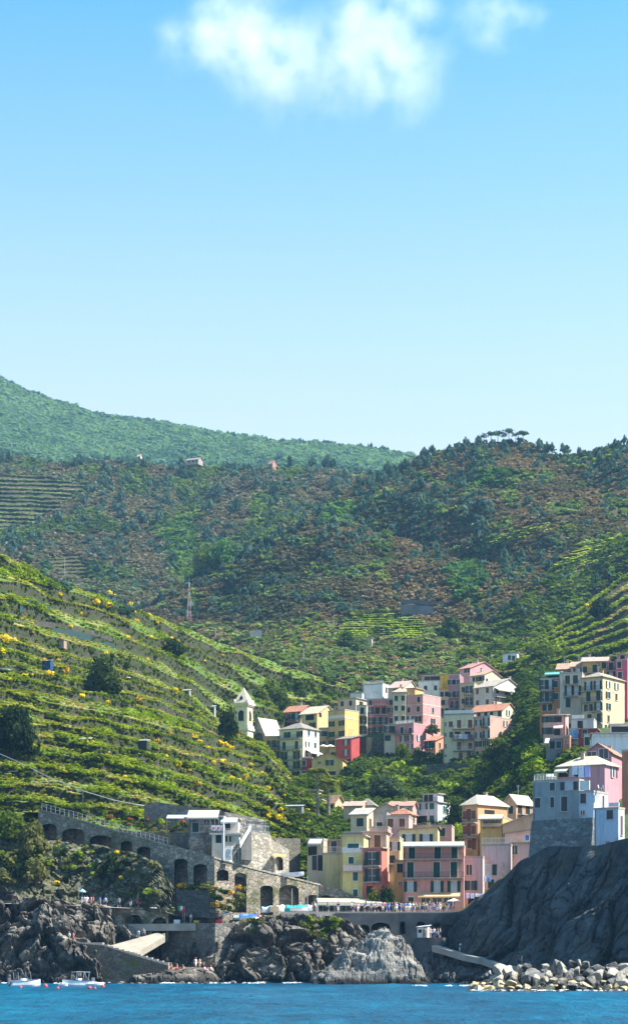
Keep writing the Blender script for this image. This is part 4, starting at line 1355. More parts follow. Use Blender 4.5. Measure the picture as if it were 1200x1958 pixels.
def bell_tower():
    Y = 600
    ph = R(-22)
    s = F / Y
    w = 4.1
    base = P(473, 1440, Y)
    org = base - Vector((w * math.cos(ph), w * math.sin(ph), 0))
    root = empty('bell_tower', org, ph)
    tag(root, 'cream bell tower with a pyramid spire standing beside the grey church', 'bell tower')
    wm = wall_mat((.72, .68, .56))
    z = lambda py: (1440 - py) / s
    mb = MB()
    mb.box(0, w, 0, w, -8, z(1396))
    mb.box(.1, w - .1, .1, w - .1, z(1396) + .002, z(1345))
    for fx in (0, 1):
        pass
    mb.build('shaft', wm, root)
    cb = MB()
    cb.box(-.35, w + .35, -.35, w + .35, z(1396) + .003, z(1391))
    cb.box(-.15, w + .15, -.15, w + .15, z(1391) + .002, z(1386))
    cb.build('lower_cornice', wm, root)
    cb = MB()
    cb.box(-.5, w + .5, -.5, w + .5, z(1347), z(1343))
    cb.box(-.25, w + .25, -.25, w + .25, z(1349.5), z(1347) - .002)
    cb.build('cornice', wm, root)
    pb = MB()
    b0, top = z(1343) + .004, z(1312)
    e = .25
    pb.add([(-e, -e, b0), (w + e, -e, b0), (w + e, w + e, b0), (-e, w + e, b0), (w / 2, w / 2, top)],
           [(0, 1, 4), (1, 2, 4), (2, 3, 4), (3, 0, 4), (3, 2, 1, 0)])
    sp = pb.build('spire', wall_mat((.66, .60, .50)), root)
    for x, y in ((0, 0), (w, 0), (w, w), (0, w)):
        q = MB(); q.lathe([(.22, 0), (.22, .5), (.32, .6), (.0, 1.3)], 8, (x, y, b0)); q.build('pinnacle', wm, sp)
    dm = MB()
    dm.add([(w / 2 - .45, .2, b0 + .6), (w / 2 + .45, .2, b0 + .6), (w / 2 + .45, .2, b0 + 1.5), (w / 2, .2, b0 + 2.1), (w / 2 - .45, .2, b0 + 1.5),
            (w / 2 - .45, 1.2, b0 + .6), (w / 2 + .45, 1.2, b0 + .6), (w / 2 + .45, 1.4, b0 + 1.5), (w / 2, 1.6, b0 + 2.1), (w / 2 - .45, 1.4, b0 + 1.5)],
           [(0, 1, 2, 3, 4), (0, 4, 9, 5), (1, 6, 7, 2), (2, 7, 8, 3), (3, 8, 9, 4)])
    dm.build('spire_vent', M_dark, sp)
    for k in range(4):
        o = MB(); arc_opening(o, 0, 0, 1.75, 3.1, -.004); m1 = o.mesh('belfry_opening', M_dark)
        fr = MB()
        for sx in (-1, 1): fr.box(sx * 1.0 - .12, sx * 1.0 + .12, -.08, 0, 0, 2.3)
        fr.box(-1.15, 1.15, -.16, 0, -.2, 0)
        c = [(w / 2, .1), (w - .1, w / 2), (w / 2, w - .1), (.1, w / 2)][k]
        o1 = link('belfry_opening', m1, root, (c[0], c[1], z(1378)), R(90 * k))
        fr.build('surround', wm, o1)


bell_tower()


def church():
    r = H('grey stone church with a rose window and a bright pale roof', 480, 508, 541, 1407, 1450, 604, -38, (.25, .24, .22), ('gy', 1373, (.40, .36, .31)),
          '', '', '', wmat=M_church, name='church', cat='church', group=None, chim=False)
    root, W, D, Ht, zpx = r
    zc = zpx(1412)
    n = 28
    mb = MB()
    for rad, d in ((2.35, .16),):
        for i in range(n):
            a, b = 2 * math.pi * i / n, 2 * math.pi * (i + 1) / n
            q = []
            for y in (-d, 0.01):
                for rr, t in ((rad - .45, a), (rad, a), (rad, b), (rad - .45, b)):
                    q.append((W / 2 + rr * math.cos(t), y, zc + rr * math.sin(t)))
            mb.hexa(q[4:] + q[:4])
    o = mb.build('rose_window', M_stone_l, root)
    g = MB()
    g.add([(W / 2 + 1.9 * math.cos(2 * math.pi * i / n), -.03, zc + 1.9 * math.sin(2 * math.pi * i / n)) for i in range(n)], [tuple(range(n))])
    g.build('pane', M_glass, o)
    tr = MB()
    for i in range(12):
        t = 2 * math.pi * i / 12
        tr.tube((W / 2 + .5 * math.cos(t), -.08, zc + .5 * math.sin(t)), (W / 2 + 1.95 * math.cos(t), -.08, zc + 1.95 * math.sin(t)), .06, n=4)
    tr.lathe([(.55, 0)], 3)
    tr.build('tracery', M_stone_l, o)
    p = MB()
    for i in range(10):
        a, b = math.pi * i / 10, math.pi * (i + 1) / 10
        q = []
        for y in (-.3, 0.01):
            for rr, t in ((1.6, a), (2.1, a), (2.1, b), (1.6, b)):
                q.append((W / 2 + rr * math.cos(t), y, zpx(1437) + rr * math.sin(t)))
        p.hexa(q[4:] + q[:4])
    p.build('portal_arch', M_stone_l, root)


church()


# =============================================================== masonry walls with arches
def lin(tab, px):
    return float(np.interp(px, [a for a, _ in tab], [b for _, b in tab]))


def arch_wall(name, label, plan, top, bot, openings, mat, depth=2.2, step=2.0, cat='wall', thick=1.2, flat=False, backmat=None, parent=None):
    """plan px->Y, top/bottom px->py, openings (px0, px1, py top, py bottom): real openings with reveals and a back wall"""
    x0, x1 = plan[0][0], plan[-1][0]
    xs = set(np.arange(x0, x1 + 0.01, step).tolist())
    for a, b_, *_ in openings:
        xs |= set(np.linspace(a, b_, 13).tolist())
        xs |= {a - .001, b_ + .001}
    xs = sorted(xs)
    mb = MB()
    back = MB()

    def V3(px, py, dy=0.0):
        Y = lin(plan, px)
        p = P(px, py, Y)
        return Vector((p.x, p.y + dy, p.z))

    def opn(px):
        for a, b_, t, bt in openings:
            if a <= px <= b_:
                u = (px - a) / (b_ - a) * 2 - 1
                rise = min((b_ - a) * 0.5, (bt - t) * 0.5) * (0.55 if flat else 1.0)
                return t + rise * (1 - math.sqrt(max(0, 1 - u * u))), bt
        return None
    for a, b_ in zip(xs[:-1], xs[1:]):
        ta, tb = lin(top, a), lin(top, b_)
        ba, bb = lin(bot, a), lin(bot, b_)
        oa, ob = opn(a), opn(b_)
        if oa and ob:
            mb.add([V3(a, oa[0]), V3(b_, ob[0]), V3(b_, tb), V3(a, ta)], [(0, 1, 2, 3)])
            mb.add([V3(a, ba), V3(b_, bb), V3(b_, max(ob[1], tb)), V3(a, max(oa[1], ta))], [(0, 1, 2, 3)]) if oa[1] < ba - 0.3 else None
            mb.add([V3(a, oa[0]), V3(a, oa[0], depth), V3(b_, ob[0], depth), V3(b_, ob[0])], [(0, 1, 2, 3)])
            mb.add([V3(a, oa[1], depth), V3(b_, ob[1], depth), V3(b_, ob[0], depth), V3(a, oa[0], depth)], [(0, 1, 2, 3)])
            mb.add([V3(a, oa[1]), V3(b_, ob[1]), V3(b_, ob[1], depth), V3(a, oa[1], depth)], [(0, 1, 2, 3)])
        else:
            mb.add([V3(a, ba), V3(b_, bb), V3(b_, tb), V3(a, ta)], [(0, 1, 2, 3)])
            for o, x in ((oa, a), (ob, b_)):
                if o:
                    mb.add([V3(x, o[1]), V3(x, o[1], depth), V3(x, o[0], depth), V3(x, o[0])], [(0, 1, 2, 3)])
        # cap and back
        mb.add([V3(a, ta), V3(b_, tb), V3(b_, tb, thick), V3(a, ta, thick)], [(0, 1, 2, 3)])
        q = [V3(a, ta, thick), V3(b_, tb, thick)]
        lo = [Vector((p.x, p.y, p.z - 6)) for p in q]
        if not (oa or ob): mb.add([q[0], q[1], lo[1], lo[0]], [(0, 1, 2, 3)])
    for x, px in ((x0, x0), (x1, x1)):
        mb.add([V3(px, lin(bot, px)), V3(px, lin(top, px)), V3(px, lin(top, px), thick), V3(px, lin(bot, px), thick)], [(0, 1, 2, 3)])
    # coping course along the top
    o = mb.build(name, mat, parent)
    if label: tag(o, label, cat)
    return o, V3


PLAN_AW = [(74, 376), (200, 367), (330, 356.5), (410, 350.5), (470, 354.5), (540, 360.5), (615, 367)]
AW_TOP = [(74, 1548), (150, 1568), (300, 1611), (408, 1640), (500, 1665), (587, 1686), (615, 1693)]
aw, awV = arch_wall('arched_wall', 'long sloping grey stone wall with a row of dark arches above the harbour', PLAN_AW, AW_TOP,
          [(74, 1640), (260, 1690), (330, 1770), (615, 1770)],
          [(78, 109, 1575, 1612), (119, 162, 1584, 1622), (172, 215, 1597, 1630), (231, 253, 1608, 1634), (262, 288, 1619, 1642),
           (333, 359, 1642, 1704), (370, 396, 1652, 1704), (414, 437, 1663, 1684), (448, 471, 1669, 1745), (497, 522, 1693, 1750),
           (533, 571, 1692, 1752), (583, 612, 1711, 1756)], M_stone_w, depth=3.2, flat=True)
cop = MB()
xs = list(np.arange(74, 616, 6.0))
for a, b_ in zip(xs[:-1], xs[1:]):
    ya, yb = lin(PLAN_AW, a), lin(PLAN_AW, b_)
    pa, pb = P(a, lin(AW_TOP, a) + 1, ya), P(b_, lin(AW_TOP, b_) + 1, yb)
    f_ = Vector((0, -.18, 0)); k_ = Vector((0, 1.2, 0)); u_ = Vector((0, 0, .28))
    cop.hexa([pa + f_, pb + f_, pb + k_, pa + k_, pa + f_ + u_, pb + f_ + u_, pb + k_ + u_, pa + k_ + u_])
cop.build('coping', M_stone_l, aw)
mb = MB()
for a in np.arange(80, 322, 8.6):
    p = P(a, lin(AW_TOP, a), lin(PLAN_AW, a)) + Vector((0, .5, 0.2))
    mb.tube(p, p + Vector((0, 0, 1.15)), .05, n=4)
for h in (.55, 1.1):
    for a in np.arange(80, 318, 8.6):
        p = P(a, lin(AW_TOP, a), lin(PLAN_AW, a)) + Vector((0, .5, .2 + h))
        q = P(a + 8.6, lin(AW_TOP, a + 8.6), lin(PLAN_AW, a + 8.6)) + Vector((0, .5, .2 + h))
        mb.tube(p, q, .03, n=4)
tag(mb.build('railing', M_steel), 'grey metal railing along the top of the arched wall', 'railing')
# sloping lane behind the wall
mb = MB()
for a in np.arange(40, 640, 10.0):
    pa, pb = P(a, lin(AW_TOP, a) + 4, lin(PLAN_AW, a)), P(a + 10, lin(AW_TOP, a + 10) + 4, lin(PLAN_AW, a + 10))
    mb.add([pa + Vector((0, 1.1, 0)), pb + Vector((0, 1.1, 0)), pb + Vector((0, 14, .5)), pa + Vector((0, 14, .5))], [(0, 1, 2, 3)])
tag(mb.build('lane', M_concrete), kind='structure')

# retaining wall under the lowest terrace, above the cafe
arch_wall('retaining_wall', 'grey stone retaining wall under the lowest grassy terrace behind the cafe', [(276, 373), (330, 369), (430, 366), (508, 372)],
          [(276, 1540), (296, 1533), (330, 1538), (400, 1547), (450, 1556), (508, 1568)], [(276, 1578), (330, 1590), (508, 1640)], [], M_stone, thick=1.0)
arch_wall('terrace_wall', 'dark stone wall below the rose planted terrace left of the cafe', [(180, 374), (300, 365), (348, 360), (404, 355.5)],
          [(180, 1580), (262, 1590), (300, 1592), (404, 1592)], [(180, 1640), (404, 1665)], [], stone_mat('terrace_stone', (0.17, 0.16, 0.145), 1.2, 0.5, 0.5), thick=3.0)
arch_wall('retaining_wall', 'sunlit pale stone wall with an arched doorway right of the cafe stairs', [(438, 353.5), (480, 356), (516, 360), (552, 366)],
          [(438, 1620), (462, 1612), (479, 1588), (514, 1590), (520, 1606), (552, 1624)], [(438, 1672), (552, 1700)],
          [(525, 541, 1638, 1664)], M_stone_l, depth=2.0, thick=2.5)
arch_wall('garden_wall', 'dry stone wall with a green hedge on top beside the cafe pergola', [(508, 367), (575, 377)],
          [(508, 1603), (575, 1603)], [(508, 1660), (575, 1668)], [], stone_mat('dry_stone', (0.20, 0.18, 0.15), 1.5, 0.4, 0.4), thick=2.0)

# promenade deck
def prism(name, outline, z0, z1, mat, label=None, cat=None, kind=None):
    n = len(outline)
    mb = MB()
    vs = [(x, y, z0) for x, y in outline] + [(x, y, z1) for x, y in outline]
    mb.add(vs, [tuple(range(n, 2 * n))] + [(i, (i + 1) % n, n + (i + 1) % n, n + i) for i in range(n)])
    o = mb.build(name, mat)
    tag(o, label, cat, None, kind)
    return o


def xy(px, Y): return ((px - 600) * Y / F, Y)


ZP = P(0, 1744, 353).z          # promenade level
ZQ = P(0, 1766, 350).z          # lower quay level
prism('promenade', [xy(536, 351), xy(640, 352), xy(760, 352.5), xy(884, 352), xy(900, 372), xy(536, 378)], ZP - 1.2, ZP, M_concrete, kind='structure')
prism('quay', [xy(222, 353), xy(318, 351), xy(412, 347.5), xy(470, 349), xy(540, 352), xy(560, 372), xy(222, 366)], ZQ - 1.2, ZQ, M_concrete, kind='structure')
# lower quay wall: left part in shade, right part turned to the sun
arch_wall('quay_wall', 'stone wall of the lower quay, half shaded and half sunlit, above the dark rocks', [(308, 355), (330, 353), (411, 345.5), (440, 348), (548, 352)],
          [(308, 1762), (411, 1766), (440, 1764), (500, 1757), (548, 1748)], [(308, 1840), (411, 1850), (440, 1835), (470, 1815), (548, 1775)], [], stone_mat('quay_stone', (0.20, 0.185, 0.16), 0.9, 0.5), thick=2.0)  # darker stone carries part of the quay wall's shade in its colour
arch_wall('boathouse_wall', 'stone wall with two arched boathouse doors under the shore path', [(212, 353.5), (260, 353), (322, 352)],
          [(212, 1733), (322, 1738)], [(212, 1795), (322, 1800)], [(245, 272, 1749, 1792), (291, 319, 1754, 1792)], M_stone_w, depth=2.6, thick=2.0)
arch_wall('parapet_wall', 'low stone parapet behind the market stalls of the lower quay', [(322, 356), (480, 356.5)],
          [(322, 1738), (410, 1742), (480, 1748)], [(322, 1775), (480, 1775)], [], M_stone_w, thick=.5)
# planted bastion in front of the tall arches
arch_wall('planter_wall', 'shaded stone planter wall below the two tallest arches', [(328, 353.5), (412, 348.5)], [(328, 1702), (412, 1702)], [(328, 1752), (412, 1756)], [], stone_mat('planter_stone', (0.11, 0.105, 0.10), 1.0, 0.5), thick=2.0)  # stone colour darkened to paint in the wall's shade
# promenade wall
arch_wall('promenade_wall', 'shade-darkened concrete wall with dark arches carrying the crowded promenade', [(640, 351), (760, 351.4), (884, 350.6)],
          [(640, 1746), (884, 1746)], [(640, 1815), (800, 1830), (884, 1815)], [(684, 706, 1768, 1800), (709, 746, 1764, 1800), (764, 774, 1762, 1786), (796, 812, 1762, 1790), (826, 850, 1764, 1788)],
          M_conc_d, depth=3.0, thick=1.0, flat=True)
o = railing('railing', [(*xy(560, 352.2), ZP), (*xy(640, 352.7), ZP), (*xy(760, 353), ZP), (*xy(878, 352.6), ZP)], 1.1, M_steel, bars=0.9)
tag(o, 'thin metal railing along the edge of the crowded promenade', 'railing')
# dark retaining wall below the upper village
arch_wall('retaining_wall', 'dark mossy retaining wall under the rose pink block', [(684, 606), (700, 603), (770, 604), (850, 600)],
          [(684, 1409), (735, 1411), (737, 1440), (850, 1452)], [(684, 1480), (850, 1480)], [], M_stone_d, thick=3)
arch_wall('retaining_wall', 'dark stone terrace wall at the foot of the pale balconied block', [(815, 568), (850, 566), (960, 560)],
          [(815, 1462), (850, 1459), (906, 1460), (960, 1455)], [(815, 1482), (960, 1480)], [], stone_mat('mossy_stone', (0.15, 0.145, 0.12), 1.2, 0.5, 0.8), thick=3)
arch_wall('retaining_wall', 'dark wall between the salmon corner house and the burnt orange house', [(975, 545), (1045, 520)],
          [(975, 1408), (1000, 1398), (1045, 1366)], [(975, 1450), (1045, 1425)], [], stone_mat('mossy_stone_2', (0.09, 0.09, 0.075), 1.2, 0.5, 0.8), thick=3)
# ruined stone base of the blue grey house
c_, s_ = math.cos(R(-30)), math.sin(R(-30))
mb = MB()
pA = P(1106, 1566, 337); pB = P(1134, 1566, 333.5)
L0 = (pA.x - (1016 - 600) / F * 337) / (c_ - (1016 - 600) / F * s_)
a0 = Vector((pA.x - L0 * c_, 337 - L0 * s_, 0))
nx = 26; nzv = 12
gv = []
fr = [a0 + (Vector((pB.x, pB.y, 0)) - a0) * (i / nx) for i in range(nx + 1)]
zt, zb = pA.z - .02, pA.z - 6.3
nrm = Vector((s_, -c_, 0)).normalized()
for i in range(nx + 1):
    for j in range(nzv + 1):
        t = j / nzv
        q = fr[i] + nrm * (0.25 + (1 - t) * 0.9) + Vector((0, 0, zb + (zt - zb) * t))
        gv.append(q + nrm * (mn.fractal(q / 1.7, .9, 2.1, 4) * .28))
    gv.append(fr[i] - nrm * 6 + Vector((0, 0, zt - .1)))
mb.add(gv, grid_faces(nx + 1, nzv + 2))
for i in (0, nx):
    k = i * (nzv + 2)
    b0 = len(mb.v)
    mb.add([gv[k + j] for j in range(nzv + 2)] + [Vector((gv[k + nzv + 1].x, gv[k + nzv + 1].y, zb))], [tuple(range(nzv + 3))])
tag(mb.build('foundation_wall', stone_mat('blotched_stone', (0.20, 0.21, 0.21), 1.0, 0.6, 0.0)), 'blotched stone foundation wall under the weathered blue grey house', 'wall')

# =============================================================== cafe over the arched wall
H('grey stone cafe with a long cream awning above the arched wall', 362, 424, 424, 1562, 1594, 356.5, -3, (.22, .215, .2), ('slab', 0, (.5, .48, .44)),
  '1571:p395*.9*1.2 p411*1.2*1.4;1582:s374', '', 'A 333 420 1549 cream 3.0', D=4, name='cafe', cat='cafe', group=None, wmat=M_stone, chim=False, ext=4)
H('whitish upper room with a white awning at the right end of the cafe', 424, 455, 455, 1566, 1592, 357.5, -3, (.56, .56, .52), ('slab', 0, (.5, .48, .44)), '1577:k434*1.2*1.9', '', 'A 424 455 1563 white 1.8;R 426 455 1590', D=4, group=None, chim=False, ext=1)
H('pale lower room with two slit doors below the cafe terrace', 405, 457, 457, 1595, 1622, 354.5, -3, (.58, .56, .50), ('slab', 0, (.5, .48, .44)), '1604:k418*1.0*1.7 s433*.4*1 s440*.4*1', '', '', D=3, group=None, chim=False, ext=3)
# left lean-to roof beside the cafe
mb = MB()
a, b_ = P(318, 1564, 355), P(362, 1564, 356)
up = Vector((0, 3.2, .75))
mb.slab([a, b_, b_ + up, a + up], .1)
rt = mb.build('lean_to_roof', plain('grey_sheet', (.40, .41, .42)))
pm = MB()
for q in (a, b_, (a + b_) / 2): pm.tube(q + Vector((0, .2, -.1)), q + Vector((0, .2, -2.9)), .06, n=5)
pm.build('post', M_wood, rt)
tag(rt, 'low grey sheet lean-to roof on posts at the left of the cafe awning', 'roof')
o = railing('railing', [P(402, 1597, 352.8), P(457, 1597, 353.6), P(480, 1592, 355)], 1.1, M_steel, bars=.5)
tag(o, 'metal railing round the cafe terrace', 'railing')
mb = MB()
for px in (472, 489, 505, 515):
    p = P(px, 1598, 358 + (px - 472) * .05); mb.tube(p, P(px, 1572, 358 + (px - 472) * .05), .06, n=4)
mb.tube(P(471, 1573, 357.6), P(516, 1577, 360.4), .08, n=4); mb.tube(P(471, 1571, 361), P(516, 1574, 363), .08, n=4)
for px in range(472, 517, 6): mb.tube(P(px, 1573, 357.7 + (px - 472) * .05), P(px, 1571, 361), .05, n=4)
tag(mb.build('pergola', M_iron), 'dark metal pergola frame at the head of the cafe stairs', 'pergola')
o = railing('railing', [P(480, 1590, 356), P(515, 1594, 359.8)], 1.2, plain('blue_glass_rail', (.25, .36, .45)), bars=.25)
tag(o, 'bluish railing in front of the pergola', 'railing')
mb = MB()
n = 15
A, B = P(461, 1621, 352.6), P(481, 1586, 355)
for i in range(n):
    q = A + (B - A) * (i / n); q2 = A + (B - A) * ((i + 1) / n)
    mb.box(q.x, q2.x + .02, q.y, q.y + 1.4, A.z - 2, q.z)
st = mb.build('stairs', M_concrete)
pb = MB()
pb.hexa([A + Vector((-.15, -.2, -.1)), B + Vector((-.15, -.2, -.1)), B + Vector((-.15, -.02, -.1)), A + Vector((-.15, -.02, -.1)),
         A + Vector((-.15, -.2, .9)), B + Vector((-.15, -.2, .9)), B + Vector((-.15, -.02, .9)), A + Vector((-.15, -.02, .9))])
pb.build('parapet', M_white, st)
tag(st, 'stairs with a white parapet climbing from the cafe to the pergola', 'stairs')
# white pole, white board, life rings
mb = MB(); p = P(427.5, 1645, 349.6); mb.tube(p, P(427.5, 1562, 349.6), .16, .13, n=8); mb.tube(P(427.5, 1562, 349.6), P(427.5, 1562, 349.6) + Vector((0, 0, .15)), .2, n=8)
tag(mb.build('flagpole', M_white), 'thick white pole standing in front of the cafe', 'pole')
mb = MB()
c = P(437, 1634, 351.2)
mb.lathe([(.0, 0), (.62, .0), (.66, .2), (.62, .25)], 10, c + Vector((0, 0, -1.25)))
mb.add([c + Vector((sx * .6, sy, z)) for sy in (-.12, .12) for sx, z in ((-1, -1.0), (1, -1.0), (1, 1.0), (.6, 1.45), (-.6, 1.45), (-1, 1.0))],
       [(0, 1, 2, 3, 4, 5), (11, 10, 9, 8, 7, 6), (0, 6, 7, 1), (1, 7, 8, 2), (2, 8, 9, 3), (3, 9, 10, 4), (4, 10, 11, 5), (5, 11, 6, 0)])
bd = mb.build('notice_board', M_white)
for z in (-.55, .5):
    t = MB()
    for i in range(16):
        a0_, a1_ = 2 * math.pi * i / 16, 2 * math.pi * (i + 1) / 16
        t.tube(c + Vector((.3 * math.cos(a0_), -.16, z + .38 * math.sin(a0_))), c + Vector((.3 * math.cos(a1_), -.16, z + .38 * math.sin(a1_))), .05, n=4, caps=False)
    t.build('ring_mark', plain('grey_mark', (.3, .3, .32)), bd)
tag(bd, 'tall white board with two ring marks beside the white pole', 'sign')


def torus(mb, c, r, t, ax='y', n=18):
    for i in range(n):
        a0_, a1_ = 2 * math.pi * i / n, 2 * math.pi * (i + 1) / n
        mb.mi = (i // 3) % 2 if ax == 'y' else 0
        mb.tube(c + Vector((r * math.cos(a0_), 0, r * math.sin(a0_))), c + Vector((r * math.cos(a1_), 0, r * math.sin(a1_))), t, n=5, caps=False)
    mb.mi = 0


for i, (px, lab) in enumerate(((408, 'white banner with red dots, leftmost on the cafe railing'), (417, 'white banner with a red spot in the middle of the cafe railing'), (426, 'white banner at the right of the cafe railing, behind the pole'))):
    c = P(px, 1583, 352.3)
    mb = MB(); mb.box(-.36, .36, -.02, .02, -.45, .45)
    for k in range(6): mb.box(-.36 + k * .12, -.26 + k * .12, -.035, -.021, -.45, .45)
    o = mb.build('banner', M_white, None, c)
    d = MB(); d.lathe([(0, 0), (.2, 0), (.2, .02), (0, .02)], 12)
    do = d.build('red_spot', plain('red_cloth', (.55, .06, .10)), o, (0.05, -.06, -.05)); do.rotation_euler = (R(90), 0, 0)
    tag(o, lab, 'banner')

# pavilion awning on the promenade
mb = MB()
q = [P(606, 1724, 357), P(737, 1727, 357), P(735, 1719, 364), P(604, 1717, 364)]
mb.slab(q, .12)
va = MB()
for i in range(36):
    a_ = q[0] + (q[1] - q[0]) * (i / 36); b2 = q[0] + (q[1] - q[0]) * ((i + .94) / 36)
    va.hexa([a_ + Vector((0, -.03, -.55)), b2 + Vector((0, -.03, -.55)), b2 + Vector((0, .02, -.55)), a_ + Vector((0, .02, -.55)),
             a_ + Vector((0, -.03, -.12)), b2 + Vector((0, -.03, -.12)), b2 + Vector((0, .02, -.12)), a_ + Vector((0, .02, -.12))])
root = mb.build('promenade_awning', plain('canvas_cream', (.42, .38, .30)))
va.build('valance', plain('canvas_cream2', (.68, .63, .52)), root)
for k in range(7):
    p = q[0] + (q[1] - q[0]) * (k / 6); pm = MB(); pm.tube((p.x, p.y + .1, ZP), p + Vector((0, .1, -.1)), .07, n=6); pm.build('post', M_iron, root)
tag(root, 'long cream canvas awning on posts over the shaded promenade terrace', 'awning')
arch_wall('terrace_wall', 'sloping stone wall rising behind the long cream awning', [(598, 366.5), (665, 366), (700, 365.5), (740, 365)],
          [(598, 1690), (640, 1697), (690, 1718), (740, 1724)], [(598, 1760), (740, 1760)], [(610, 636, 1712, 1756)], M_stone_w, depth=2, thick=3.0, flat=True)
for px, t, lab in ((587.5, 1676, 'tall thin grey mast left of the long cream awning'), (606.5, 1692, 'shorter thin grey mast at the corner of the long cream awning'), (558, 1700, 'thin short mast in front of the wide arch')):
    mb = MB(); p = P(px, 1746, 354.5); mb.tube((p.x, p.y, ZP), P(px, t, 354.5), .09, .06, n=6); mb.tube(P(px, t, 354.5), P(px, t - 1, 354.5), .1, n=6)
    tag(mb.build('mast', M_steel), lab, 'mast')

# =============================================================== shore details
o = railing('railing', [P(-60, 1722, 350.5), P(68, 1727, 350.5)], 1.25, M_steel, bars=1.8)
tag(o, 'metal railing of the shore path at the left edge', 'railing')
mb = MB()
mb.add([P(-150, 1724, 350), P(70, 1729, 350), P(230, 1736, 352), P(330, 1740, 352.5), P(330, 1739, 356), P(230, 1734, 355), P(70, 1726, 354), P(-150, 1721, 354)], [(0, 1, 6, 7), (1, 2, 5, 6), (2, 3, 4, 5)])
tag(mb.build('shore_path', M_concrete), kind='structure')
# slipway and stairs below the boathouses
mb = MB()
M_pale = plain('pale_concrete', (.30, .27, .215), .9, 0, .15, .5)
mb.slab([P(196, 1812, 343), P(262, 1822, 341), P(316, 1790, 350), P(302, 1783, 351.5)], 1.0)
mb.slab([P(262, 1820, 341.2), P(314, 1790, 349.8), P(316, 1784, 350), P(308, 1786, 350)], .5)
tag(mb.build('slipway', M_pale), 'pale concrete slipway sloping down from the boathouse arches', 'slipway')
mb = MB()
n = 12
for i in range(n):
    px = 196 + (322 - 196) * i / n; px2 = 196 + (322 - 196) * (i + 1) / n
    py = 1806 + (1843 - 1806) * i / n
    Y = 341.0 - 2 * i / n
    a, b_ = P(px, py, Y), P(px2, py, Y)
    mb.box(a.x, b_.x, Y, Y + 3.2, -0.5, a.z)
mb.box(P(146, 0, 341).x, P(196, 0, 341).x, 341, 344.5, -.5, P(146, 1802, 341).z)
st = mb.build('harbour_stairs', M_concrete)
tag(st, 'concrete harbour stairs descending to the bathing rocks', 'stairs')
wb = MB()
pts_ = [(146, 1802), (196, 1806), (258, 1826), (322, 1845)]
fr = [P(px, py + 1.5, 340.6 - (px - 146) * .011) for px, py in pts_]
for a, b_ in zip(fr[:-1], fr[1:]):
    wb.hexa([Vector((a.x, a.y - .4, -.5)), Vector((b_.x, b_.y - .4, -.5)), Vector((b_.x, b_.y, -.5)), Vector((a.x, a.y, -.5)), a + Vector((0, -.25, 0)), b_ + Vector((0, -.25, 0)), b_, a])
wb.build('side_wall', M_stone_d, st)
sh = rock_sheet('bathing_ledge', Sheet([(255, [(1894, 336), (1868, 337), (1858, 341), (1850, 345)]), (330, [(1894, 335), (1866, 336), (1855, 340), (1848, 345)]), (400, [(1894, 335), (1866, 337), (1857, 341), (1850, 345)]), (425, [(1894, 338), (1880, 340), (1872, 343), (1866, 345)])]), 255, 424, 90, 26, M_rock, .35, 2.2, back=((2, -.5), (4, -3)))
tag(sh, kind='structure')
mb = MB()
pp = [(828, 1808, 343), (850, 1814, 341.5), (882, 1824, 339), (920, 1832, 334.5), (962, 1846, 331), (1010, 1850, 325.5)]
for (a, ya, Ya), (b_, yb, Yb) in zip(pp[:-1], pp[1:]):
    p, q = P(a, ya, Ya), P(b_, yb, Yb)
    f_ = Vector((-.35, -1.5, 0)); k_ = Vector((.8, 2.5, .1)); dn = Vector((0, 0, -1.0))
    mb.hexa([p + f_ + dn, q + f_ + dn, q + k_ + dn, p + k_ + dn, p + f_, q + f_, q + k_, p + k_])
tag(mb.build('rock_path', M_concrete), kind='structure')
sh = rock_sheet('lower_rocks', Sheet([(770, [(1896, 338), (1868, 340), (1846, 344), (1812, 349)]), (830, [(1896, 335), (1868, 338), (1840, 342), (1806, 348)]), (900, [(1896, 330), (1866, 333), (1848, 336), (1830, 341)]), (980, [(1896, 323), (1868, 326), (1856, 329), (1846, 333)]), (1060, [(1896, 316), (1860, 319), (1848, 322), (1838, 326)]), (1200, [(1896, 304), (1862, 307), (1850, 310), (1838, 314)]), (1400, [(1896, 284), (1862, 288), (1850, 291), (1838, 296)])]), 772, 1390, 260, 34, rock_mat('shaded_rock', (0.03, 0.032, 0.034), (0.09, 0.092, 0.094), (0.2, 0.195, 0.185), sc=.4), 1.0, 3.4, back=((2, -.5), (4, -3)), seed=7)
tag(sh, kind='structure')
# kiosk and landing below the promenade
kz = P(0, 1793, 347).z
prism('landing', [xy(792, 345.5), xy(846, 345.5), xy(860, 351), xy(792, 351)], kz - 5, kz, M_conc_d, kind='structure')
root = empty('kiosk', P(797, 1793, 346.6), R(-18))
tag(root, 'small white kiosk with a sloping roof on the landing below the promenade', 'kiosk')
mb = MB(); mb.box(0, 1.75, 0, 1.6, 0, 1.75); mb.build('wall', M_white, root)
mb = MB(); mb.slab([(-.15, -.3, 1.78), (1.95, -.3, 1.95), (1.95, 1.8, 2.15), (-.15, 1.8, 1.95)], .08); mb.build('roof', plain('kiosk_roof', (.6, .62, .63)), root)
mb = MB(); mb.box(.95, 1.55, -.03, -.003, .0, 1.4); mb.build('door', plain('kiosk_door', (.35, .22, .14)), root)
mb = MB(); mb.box(.2, .75, -.03, -.003, .8, 1.35); mb.build('counter_opening', M_dark, root)

# =============================================================== masts on the hill, pylon, field walls
BV = None


def make_bvh():
    global BV
    vs, fs = [], []
    for V_, f_ in TERR:
        n0 = len(vs)
        vs += V_
        fs += [tuple(i + n0 for i in q) for q in f_]
    BV = BVHTree.FromPolygons(vs, fs)


make_bvh()
CAM = Vector((0, 0, CZ))


